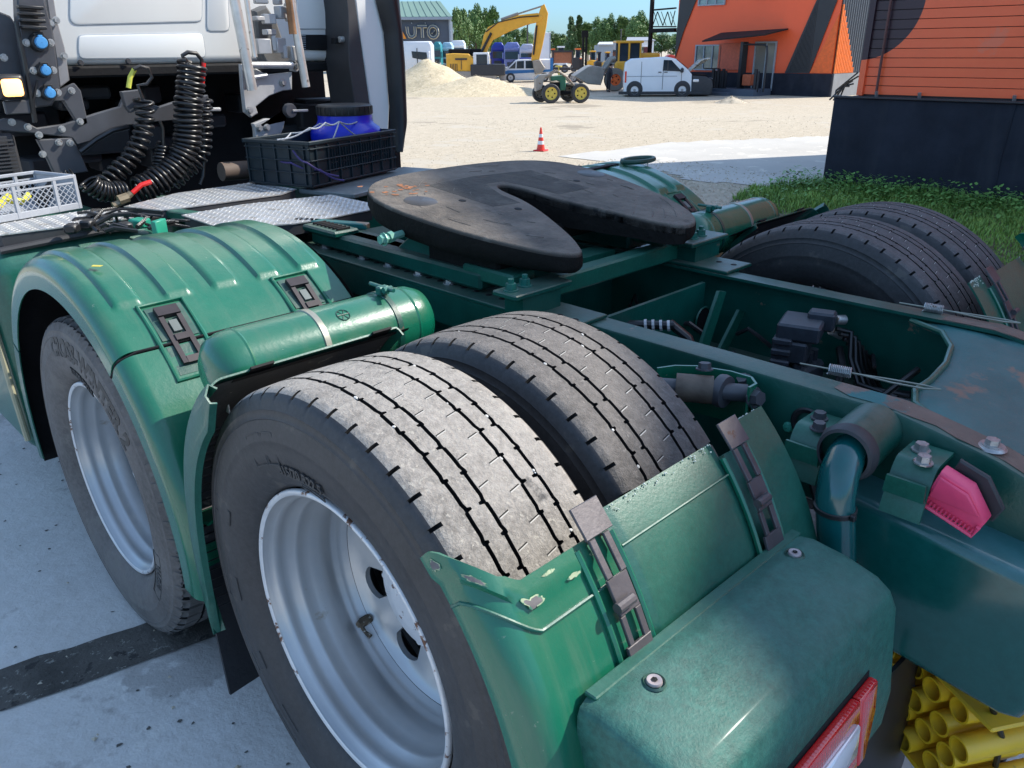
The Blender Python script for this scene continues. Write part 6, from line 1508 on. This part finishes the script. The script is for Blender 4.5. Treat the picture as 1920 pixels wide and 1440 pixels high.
# side fairing on the right
plate([(640, -80), (655, -80), (700, 240), (690, 252), (668, 215), (655, 120), (652, 20)], CY-.22, .24, G['greytr'], 'fairing_inner_seal')
plate([(655, -80), (706, -80), (722, 60), (732, 200), (730, 245), (700, 262), (698, 235), (672, 60)], CY-.20, .21, G['white'], 'side_fairing', bev=.012)
def lerp_px(T, v):
    for (ya, xa), (yb, xb) in zip(T, T[1:]):
        if v <= yb: return xa+(xb-xa)*(v-ya)/(yb-ya)
    return T[-1][1]
EL = [(-80, 704), (0, 706), (60, 722), (200, 733), (283, 738)]; ER = [(-80, 742), (0, 742), (120, 752), (230, 755), (283, 741)]
MB().grid(lambda u, v: (lambda y_: (lambda p: (p.x, p.y-.05*math.sin(math.pi*u), p.z))(aty(lerp_px(EL, y_)*(1-u)+lerp_px(ER, y_)*u, y_, CY-.20)))(-80+363*v), 12, 44, .02).build('side_deflector', G['black'], CB)
plate([(628, 71), (740, 63), (740, 75), (628, 82)], CY-.16, .04, G['blackdull'], 'deflector_stay')
b = MB(); p = aty(645, 74, CY-.17); b.cyl((p.x-.03, p.y, p.z), (p.x+.04, p.y, p.z), .016, 8); b.build('stay_bolt', G['alu'], CB)
b = MB(); p0, p1, p2 = aty(680, 15, CY-.1), aty(698, 58, CY-.1), aty(702, 0, CY-.1); b.tube([p0, p1, p2], .004, 5); q = aty(693, 12, CY-.1); b.tube([q+Vector((-.03, 0, .02)), q, q+Vector((.04, 0, .03))], .022, 10); b.build('gas_strut', G['hose'], CB)
# left dark pillar with blue sockets and the lit lamp
PL = empty('equipment_pillar', TK); YP = 2.62
plate([(30, -60), (66, -60), (84, 0), (100, 60), (108, 120), (114, 172), (98, 198), (70, 202), (52, 150), (40, 90), (33, 30)], YP, .06, G['greysteel'], 'pillar_plate', PL, .006)
plate([(78, -60), (92, -60), (108, 40), (122, 90), (131, 150), (112, 165), (104, 100), (92, 30)], YP+.03, .05, mat('grey_steel_light', (.22, .22, .23), .45, .2, .15, 10), 'pillar_flange', PL, .004)
plate([(-30, 10), (20, 30), (40, 60), (46, 100), (62, 168), (50, 200), (20, 202), (10, 170), (-30, 120)], YP+.06, .05, G['greysteel'], 'pillar_web', PL, .006)
b = MB()
for k in range(4): p = aty(56+2*k, 14+12.5*k, YP-.03); b.box((p.x, p.y, p.z), (.085, .05, .012), rot=Matrix.Rotation(.05, 3, 'Y'), bev=.003)
b.build('cooling_fin', G['black'], PL)
for px, py, r_ in ((72, 80, .0225), (81, 132, .0185), (89, 174, .0195)):
    s_ = empty('trailer_socket', PL); p = aty(px, py, YP-.01)
    MB().lathe([(.001, -.03), (r_*1.35, -.03), (r_*1.45, -.0), (r_*1.5, .012)], ax='Y', n=24, o=tuple(p)).box((p.x, p.y-.02, p.z+r_*1.35), (r_*1.6, .02, .012), bev=.003).build('socket_body', G['black'], s_)
    MB().lathe([(.001, -.044), (r_*.85, -.043), (r_, -.038), (r_, -.028)], ax='Y', n=24, o=tuple(p)).box((p.x, p.y-.035, p.z+r_*.95), (r_*.7, .012, r_*.5), bev=.002).build('socket_cap', G['bluecap'], s_)
    b = MB()
    for e in (-1, 1): b.hexbolt((p.x+e*r_*1.9, p.y-.002, p.z), (0, -1, 0), .010, .010)
    b.build('socket_bolt', G['bolt'], s_)
wl = empty('work_lamp', TK); p = aty(26, 163, YP-.06)
MB().box((p.x-.01, p.y+.02, p.z), (.100, .06, .092), bev=.018, seg=3).build('lamp_body', G['black'], wl)
MB().box((p.x-.01, p.y-.018, p.z-.002), (.070, .02, .062), bev=.012, seg=3).build('lamp_lens', G['lamp'], wl)
MB().box((p.x+.01, p.y+.04, p.z-.075), (.10, .02, .05), bev=.004).build('lamp_bracket', G['greysteel'], wl)
br = empty('coupling_bracket', TK)
for px, nm in (([(-20, 232), (10, 222), (40, 225), (70, 240), (120, 233), (180, 213), (225, 200), (238, 170), (262, 172), (270, 205), (300, 200), (330, 190), (395, 190), (395, 215), (345, 225), (300, 228), (235, 236), (180, 262), (145, 272), (135, 258), (60, 250), (0, 245)], 'cross_beam'),
               ([(70, 262), (135, 258), (150, 285), (166, 322), (105, 332), (90, 300)], 'lower_plate'), ([(112, 168), (140, 156), (152, 170), (166, 232), (150, 240), (140, 222), (120, 190), (100, 190)], 'swing_arm')):
    plate(px, YP+.02, .03, G['greysteel'], nm, br, .004)
b = MB()
for px, py in ((134, 170), (150, 228), (110, 267), (131, 268), (80, 289), (73, 253), (116, 242), (52, 238), (22, 229), (120, 105), (105, 38), (7, 108), (95, 44)): p = aty(px, py, YP+.02); b.hexbolt(tuple(p), (0, -1, 0), .010, .012)
b.build('bracket_bolt', G['bolt'], br)
MB().tube([aty(a, c_, YP-.01) for a, c_ in ((240, 238), (210, 245), (180, 262), (150, 285))], .012, 8).tube([aty(a, c_, YP-.03) for a, c_ in ((70, 150), (62, 190), (68, 228))], .005, 6).tube([aty(a, c_, YP-.03) for a, c_ in ((30, 40), (38, 80), (45, 110), (60, 200), (65, 230))], .008, 6).build('pillar_cable', G['hose'], br)
b = MB(); p = aty(8, 300, YP)
for k in range(9): b.box((p.x, p.y, p.z-.04+.014*k), (.09, .01, .006))
b.box((p.x, p.y+.04, p.z+.01), (.12, .05, .17), bev=.01); b.build('battery_grille', G['greytr'], br)
# aluminium ladder mast at the right
MS = empty('ladder_mast', TK); YM = 2.62
for a, c_, r_, m_ in (((432, -40), (473, 169), .024, G['alu']), ((461, -10), (478, 107), .012, G['alu']), ((538, -40), (574, 163), .020, G['alu']), ((541, -20), (550, 64), .020, G['rust'])):
    MB().tube([aty(*a, YM), aty(*c_, YM)], r_, 16).build('mast_tube', m_, MS)
MB().tube([aty(470, 122, YM+.02), aty(548, 122, YM+.02)], .016, 12).tube([aty(474, 145, YM+.03), aty(500, 141, YM+.03)], .010, 8).build('mast_rung', G['alu'], MS)
for k, P in enumerate((([(452, 120), (470, 122), (500, 140), (548, 135), (548, 168), (530, 170), (505, 180), (480, 200), (484, 212), (472, 220), (460, 210), (455, 165)]), [(475, 232), (500, 222), (535, 225), (540, 200), (532, 240), (520, 268), (495, 282), (488, 305), (474, 300), (480, 270), (478, 240)], [(545, 120), (560, 122), (563, 130), (558, 135), (548, 133)])):
    plate(P, YM+.05, .03, mat('light_grey_bracket', (.40, .40, .40), .5, .3, .15, 10) if k == 0 else bpy.data.materials['light_grey_bracket'], 'mast_bracket', MS, .004)
plate([(478, 20), (500, 10), (520, 40), (540, 100), (560, 118), (500, 120), (485, 90)], YM+.12, .08, mat('mast_inner_grey', (.12, .12, .12), .6, .2, .3, 8), 'winch_housing', MS, .01)
b = MB(); mr2 = random.Random(5)
for k in range(16): p = aty(mr2.uniform(480, 550), mr2.uniform(0, 115), YM+.05); b.box(tuple(p), (mr2.uniform(.02, .07), .04, mr2.uniform(.02, .07)), rot=mr2.uniform(-.5, .5), bev=.004)
b.build('winch_parts', bpy.data.materials['light_grey_bracket'], MS)
b = MB()
for px, py in ((486, 240), (500, 239), (540, 207), (468, 207), (555, 124), (530, 155)): p = aty(px, py, YM+.045); b.hexbolt(tuple(p), (0, -1, 0), .012, .014)
b.build('mast_bolt', G['bolt'], MS)
MB().lathe([(.001, -.03), (.030, -.03), (.034, -.02), (.034, .0), (.001, .0)], ax='Y', n=20, o=tuple(aty(541, 207, YM+.03))).build('pulley', G['greysteel'], MS)
MB().tube([aty(549, 208, YM), aty(577, 207, YM)], .006, 6).tube([aty(395, 205, YM), aty(413, 205, YM)], .008, 6).build('lever_rod', G['alu'], MS)
b = MB(); b.cyl(aty(415, 322, 2.75), aty(470, 318, 2.75), .045, 14); b.build('brown_duct', mat('dull_brown', (.12, .085, .065), .7), TK)
# coiled hoses
def coil(name, path, rad, wr, turns, m, par=TK, n=5):
    P = [Vector(p) for p in path]; seg = []; L0 = [0]
    # catmull-rom resample
    Q = []
    for i in range(len(P)-1):
        p0 = P[max(0, i-1)]; p1 = P[i]; p2 = P[i+1]; p3 = P[min(len(P)-1, i+2)]
        for k in range(20):
            t = k/20; Q.append(.5*((2*p1)+(p2-p0)*t+(2*p0-5*p1+4*p2-p3)*t*t+(3*p1-p0-3*p2+p3)*t**3))
    Q.append(P[-1]); acc = [0]
    for a, c_ in zip(Q, Q[1:]): acc.append(acc[-1]+(c_-a).length)
    T = acc[-1]; N = turns*14; out = []; j = 0; nn = None
    for i in range(N+1):
        s = T*i/N
        while j < len(acc)-2 and acc[j+1] < s: j += 1
        f = (s-acc[j])/max(1e-9, acc[j+1]-acc[j]); c_ = Q[j].lerp(Q[j+1], f); t = (Q[j+1]-Q[j]).normalized()
        if nn is None: nn = t.orthogonal().normalized()
        nn = (nn-t*nn.dot(t)).normalized(); b2 = t.cross(nn); a = 2*math.pi*turns*i/N; rr = rad*(1+.06*math.sin(i*.13))
        out.append(c_+(nn*math.cos(a)+b2*math.sin(a))*rr)
    MB().tube(out, wr, n).build(name, m, par, 80)
H = lambda l, Y=2.42: [aty(a, c_, Y) for a, c_ in l]
coil('coiled_air_hose', H([(360, 118), (357, 160), (352, 205), (352, 250), (345, 285), (320, 320), (285, 345), (255, 360)]), .052, .0085, 30, G['hose'])
coil('coiled_air_hose', H([(378, 180), (379, 215), (378, 260), (370, 295), (345, 318), (320, 340)], 2.48), .040, .007, 16, G['hose'])
coil('coiled_air_hose', H([(268, 185), (272, 215), (268, 248), (255, 280), (238, 305), (212, 330), (190, 350)], 2.46), .034, .0075, 15, G['hose'])
coil('coiled_air_hose', H([(306, 270), (301, 292), (294, 325), (286, 345)], 2.44), .022, .007, 12, G['hose'])
coil('coiled_air_hose', H([(165, 340), (178, 352), (200, 360), (235, 358)], 2.40), .036, .0075, 10, G['hose'])
b = MB().tube(H([(358, 118), (345, 112), (342, 104), (352, 98), (368, 100), (378, 112), (381, 145), (378, 165)]), .0085, 8).tube(H([(360, 125), (352, 118), (345, 125), (343, 140)]), .0085, 8)
b.tube(H([(251, 130), (262, 124), (278, 128), (285, 145), (275, 158), (258, 160), (268, 185)]), .007, 8).tube(H([(300, 228), (305, 240), (306, 270)]), .007, 8).tube(H([(380, 220), (384, 260), (381, 330), (375, 345)], 2.5), .007, 8)
b.build('hose_lead', G['hose'], TK)
MB().tube(H([(252, 130), (244, 145), (241, 165)], 2.44), .010, 8).build('yellow_hose_end', G['hosey'], TK)
MB().tube(H([(382, 118), (381, 140), (379, 162)], 2.40), .009, 8).build('red_hose_end', G['red'], TK)
MB().tube(H([(283, 341), (265, 347), (248, 362)], 2.33), .010, 8).build('red_hose_end', G['red'], TK)
MB().tube(H([(246, 362), (230, 378), (212, 386)], 2.3), .013, 8).tube(H([(240, 370), (222, 376)], 2.3), .02, 8).build('hose_coupling', mat('brass_dirty', (.25, .2, .13), .5, .4, .3, 20), TK)
plate([(228, 172), (262, 168), (275, 192), (300, 200), (290, 212), (262, 205), (245, 212), (236, 200)], 2.5, .03, G['greysteel'], 'hose_bracket', TK, .003)
plate([(340, 192), (390, 178), (394, 195), (380, 212), (340, 216)], 2.5, .03, G['greysteel'], 'hose_bracket', TK, .003)
# ================================================================== LOOSE THINGS ON THE DECK
# pale crate with lattice sides
A0 = Vector((-1.145, 2.14)); A1 = Vector((-.845, 2.225)); ud = (A1-A0).normalized(); a_ = math.atan2(ud.y, ud.x)
LEN, DEP, HT = .50, .24, .125
gc = thing('plastic_crate', 'pale grey plastic crate with lattice sides on the left deck plate', 'crate', (A1.x-ud.x*LEN, A1.y-ud.y*LEN, 1.123), a_)
def lattice(b, x0, x1, z0, z1, f, step=.022):
    n = int((x1-x0+z1-z0)/step)
    for sgn in (1, -1):
        for k in range(n+1):
            c_ = x0-(z1-z0)+k*step if sgn > 0 else x0+k*step
            # line z-z0 = sgn*(x-c)
            pts = []
            xa, xb = max(x0, c_ if sgn > 0 else c_-(z1-z0)), min(x1, c_+(z1-z0) if sgn > 0 else c_)
            if xb-xa < .004: continue
            za = z0+sgn*(xa-c_); zb_ = z0+sgn*(xb-c_)
            b.tube([f(xa, za), f(xb, zb_)], .0018, 4)
b = MB()
for y in (0, DEP): b.box((LEN/2, y, HT-.006), (LEN, .012, .012), bev=.002).box((LEN/2, y, .012), (LEN, .008, .024), bev=.002).box((LEN/2, y, HT-.028), (LEN, .005, .006))
for x in (0, LEN): b.box((x, DEP/2, HT-.006), (.012, DEP, .012), bev=.002).box((x, DEP/2, .012), (.008, DEP, .024), bev=.002).box((x, DEP/2, HT*.5), (.006, DEP*.98, HT*.85))
for x in (.0, .12, .27, .42, LEN):
    for y in (0, DEP): b.box((x, y, HT/2), (.014, .010, HT), bev=.002)
b.box((LEN/2, DEP/2, .004), (LEN, DEP, .004)); b.build('crate_frame', G['greyp'], gc)
b = MB()
for y in (0, DEP):
    for x0, x1 in ((.0, .12), (.127, .263), (.277, .413), (.427, .5)): lattice(b, x0, x1, .024, HT-.03, lambda x, z, y=y: (x, y, z))
b.build('crate_lattice', G['greyp'], gc, kind='stuff')
ys = thing('yellow_strap_end', 'crumpled yellow strap end lying in the pale grey crate', 'strap', (A1.x-.28, A1.y-.0, 1.15), .2)
b = MB(); b.tube([(0, 0, 0), (.05, .02, .03), (.10, .0, .02), (.14, .03, .035)], .012, 6).tube([(.02, .03, .01), (.08, .05, .04), (.12, .05, .01)], .010, 6); b.build('strap_web', mat('bright_yellow_web', (.7, .62, .04), .6), ys)
cl = thing('coiled_cable', 'small black coiled cable lying in the pale grey crate', 'cable', (A1.x-.12, A1.y+.04, 1.15), .3)
coil('cable', [(0, 0, .0), (.06, .04, .03), (.12, .06, .06), (.16, .02, .09)], .018, .004, 14, G['hose'], cl)
# dark crate with the blue drum
B0 = Vector((.005, 1.975)); B1 = Vector((.60, 2.165)); ud = (B1-B0).normalized(); a_ = math.atan2(ud.y, ud.x); LEN, DEP, HT = .61, .36, .19
bc = thing('storage_crate', 'dark open storage crate tied behind the cab and holding the blue drum', 'crate', (B0.x, B0.y, 1.125), a_)
b = MB()
for y in (0, DEP): b.box((LEN/2, y, HT-.008), (LEN+.02, .016, .016), bev=.003).box((LEN/2, y+(.004 if y == 0 else -.004), HT/2), (LEN, .004, HT))
for x in (0, LEN): b.box((x, DEP/2, HT-.008), (.016, DEP+.02, .016), bev=.003).box((x+(.004 if x == 0 else -.004), DEP/2, HT/2), (.004, DEP, HT))
b.box((LEN/2, DEP/2, .004), (LEN, DEP, .006)); b.build('crate_shell', G['blackcr'], bc)
b = MB()
for k in range(8): b.box((.04+k*.076, -.003, HT/2-.005), (.006, .008, HT-.03), bev=.001)
for z in (.008, .06, .11, .158): b.box((LEN/2, -.004, z), (LEN, .008, .005), bev=.001)
for k in range(5): b.box((-.003, .03+k*.08, HT/2-.005), (.008, .006, HT-.03), bev=.001)
for z in (.008, .06, .11, .158): b.box((-.004, DEP/2, z), (.008, DEP, .005), bev=.001)
for k in range(24): b.box((.14+k*.0185, -.0015, .12), (.003, .006, .055)); b.box((.14+k*.0185, -.0015, .07), (.003, .006, .035))
b.build('side_ribs', G['blackcr'], bc)
kc = Vector((.44, 2.345))
kg = thing('blue_drum', 'blue plastic drum with a black screw lid standing in the dark crate', 'drum', (kc.x, kc.y, 1.160), 0)
MB().lathe([(.001, 0), (.15, .0), (.168, .02), (.170, .14), (.160, .165), (.135, .182), (.129, .20), (.129, .225), (.10, .23)], ax='Z', n=56).build('drum_body', G['blue'], kg, 50)
MB().lathe([(.10, .222), (.131, .222), (.133, .226), (.131, .262), (.124, .268), (.001, .268)], ax='Z', n=56).build('drum_lid', G['black'], kg, 40)
b = MB()
for k in range(28): a = k*.2244; b.box((.1325*math.cos(a), .1325*math.sin(a), .243), (.004, .006, .034), rot=a)
b.build('lid_grip', G['black'], kg)
rp = thing('grey_rope', 'pale grey rope lashed over the blue drum and crate', 'rope', (0, 0, 0))
knot = aty(636, 228, 2.15)
def rope(pts, m, nm, r_=.0034):
    P = [Vector(p) for p in pts]; Q = []
    for i in range(len(P)-1):
        for k in range(8): t = k/8; q = P[i].lerp(P[i+1], t); q.z -= .012*math.sin(math.pi*t); Q.append(q)
    Q.append(P[-1]); return MB().tube(Q, r_, 6)
for pts in ([knot, aty(610, 230, 2.14), aty(580, 240, 2.1), aty(520, 262, 2.12)], [knot, aty(612, 282, 2.04), aty(606, 290, 2.03)], [knot, aty(690, 265, 2.2), aty(742, 318, 2.16)], [knot, aty(670, 228, 2.22), aty(705, 245, 2.35)], [aty(520, 262, 2.12), aty(545, 250, 2.3), aty(600, 232, 2.25), knot]):
    rope(pts, G['rope'], 'rope_run').build('rope_run', G['rope'], rp)
bpy_p = thing('purple_rope', 'thin purple rope slung across the front of the dark crate', 'rope', (0, 0, 0))
rope([aty(508, 290, 2.22), aty(545, 305, 2.05), aty(600, 318, 1.97), aty(645, 338, 1.97)], G['ropep'], 'r', .004).build('rope_run', G['ropep'], bpy_p)
rope([aty(549, 282, 2.05), aty(575, 305, 1.97), aty(635, 330, 1.97)], G['ropep'], 'r', .004).build('rope_run', G['ropep'], bpy_p)
MB().tube([aty(478, 330, 2.4), aty(490, 285, 2.4), aty(506, 268, 2.4)], .006, 6).build('thin_cable', G['hose'], TK)

# ------------------------------------------------------------------ separate pieces that ended up in one mesh
SPLIT = {'bracket_bolt': 'bracket_bolt', 'panel_bolt': 'panel_bolt', 'mast_bolt': 'mast_bolt', 'socket_bolt': 'socket_bolt', 'rivet': 'rivet', 'cover_bolt': 'cover_bolt', 'cooling_fin': 'cooling_fin',
         'hub_hole': 'hub_hole', 'screw_hole': 'screw_hole', 'pin_cover_disc': 'pin_cover_disc', 'worn_patch': 'worn_patch', 'winch_parts': 'winch_piece', 'engine_parts': 'engine_piece', 'rear_cross_tube': 'cross_tube', 'hole_row': 'bolt_hole', 'seat_frame': 'seat_bar', 'tank_tray': 'tank_tray',
         'deck_support': 'support_bar', 'pressed_strip': 'pressed_strip', 'flashing_clip': 'flashing_clip', 'hose_clip': 'hose_clip', 'teeth': 'tooth', 'hydraulic_lines': 'hydraulic_line', 'loader_arm': 'loader_arm', 'lift_arm': 'lift_arm',
         'porch_step': 'porch_step', 'grille_slat': 'grille_slat', 'pipe_bracket': 'pipe_bracket', 'plug_box': 'plug_box', 'cable_bracket': 'cable_bracket', 'union_nut': 'union_nut', 'mast_rung': 'mast_rung', 'lever_rod': 'lever_rod',
         'latch_plate': 'latch_plate', 'coupling_cross_tie': 'cross_tie', 'wheel_nuts': 'wheel_nut', 'strap_web': 'strap_web', 'gusset': 'gusset', 'holder_wire': 'holder_wire', 'air_hose': 'air_hose', 'hose_lead': 'hose_lead', 'channel_edge': 'channel_edge',
         'wheel_arch': 'wheel_arch', 'coupling_mechanism': 'coupling_lever', 'pillar_cable': 'pillar_cable', 'cable': 'cable', 'roof_seam': 'roof_seam', 'liner_ribs': 'liner_rib', 'end_plate': 'end_plate', 'body_panel_trim': 'panel_trim', 'gallery_truss': 'gallery_truss'}
def split_loose(o, nm):
    me = o.data; bm = bmesh.new(); bm.from_mesh(me); bm.verts.ensure_lookup_table(); n = len(bm.verts); par_ = list(range(n))
    def find(a):
        while par_[a] != a: par_[a] = par_[par_[a]]; a = par_[a]
        return a
    for e in bm.edges:
        a, c_ = find(e.verts[0].index), find(e.verts[1].index)
        if a != c_: par_[a] = c_
    isl = {}
    for v in bm.verts: isl.setdefault(find(v.index), []).append(v.index)
    L = []
    for ids in isl.values():
        xs_ = [bm.verts[i].co for i in ids]; L.append([set(ids), [min(v[k] for v in xs_) for k in range(3)], [max(v[k] for v in xs_) for k in range(3)]])
    ch_ = True
    while ch_:
        ch_ = False
        for i in range(len(L)):
            for j in range(len(L)-1, i, -1):
                if all(L[i][1][k] < L[j][2][k]+.0015 and L[j][1][k] < L[i][2][k]+.0015 for k in range(3)):
                    L[i] = [L[i][0] | L[j][0], [min(L[i][1][k], L[j][1][k]) for k in range(3)], [max(L[i][2][k], L[j][2][k]) for k in range(3)]]; del L[j]; ch_ = True
    bm.free()
    if len(L) < 2 or len(L) > 70: return
    for ids, _, _ in L:
        idm = {}; vs = []; fs = []; mi = []; sm = []
        for i in sorted(ids): idm[i] = len(vs); vs.append(me.vertices[i].co.copy())
        for p in me.polygons:
            if p.vertices[0] in ids: fs.append([idm[i] for i in p.vertices]); mi.append(p.material_index); sm.append(p.use_smooth)
        m2 = bpy.data.meshes.new(nm); m2.from_pydata(vs, [], fs)
        for mm in me.materials: m2.materials.append(mm)
        m2.polygons.foreach_set('material_index', mi); m2.polygons.foreach_set('use_smooth', sm)
        if any(sm): m2.set_sharp_from_angle(angle=R(40))
        c = bpy.data.objects.new(nm, m2); COL.objects.link(c); c.parent = o.parent; c.matrix_local = o.matrix_local.copy()
    bpy.data.objects.remove(o)
bpy.context.view_layer.update()
for o in bpy.data.objects:   # the low far trees, told apart by what stands before them
    if o.get('group') == 'low far tree line':
        P = o.location-CP; px = 960+FPX*P.dot(RT)/P.dot(FWD); k = int(round(px/1))
        near = [(850, 'the green roofed shop wall corner'), (940, 'the deep blue lorry cab'), (980, 'the excavator boom lamp pole'), (1010, 'the white box body'), (1035, 'the orange digger by the box body'), (1052, 'the rusty tipper body'), (1075, 'the foot of the slim conifer'), (1110, 'the yellow machine right of the mast'), (1150, 'the pale grey shed'), (1215, 'the wheel loader roof'), (1240, 'the lattice gallery'), (1262, 'the left edge of the orange hall'), (1290, 'the orange hall, hidden behind its front')]
        o['label'] = 'low far tree whose crown shows above or behind '+min(near, key=lambda q: abs(q[0]-px))[1]
for o in [o for o in bpy.data.objects if o.type == 'MESH' and o.get('kind') != 'stuff' and not o.children and o.name.split('.')[0] in SPLIT and len(o.data.vertices) < 6000]: split_loose(o, SPLIT[o.name.split('.')[0]])
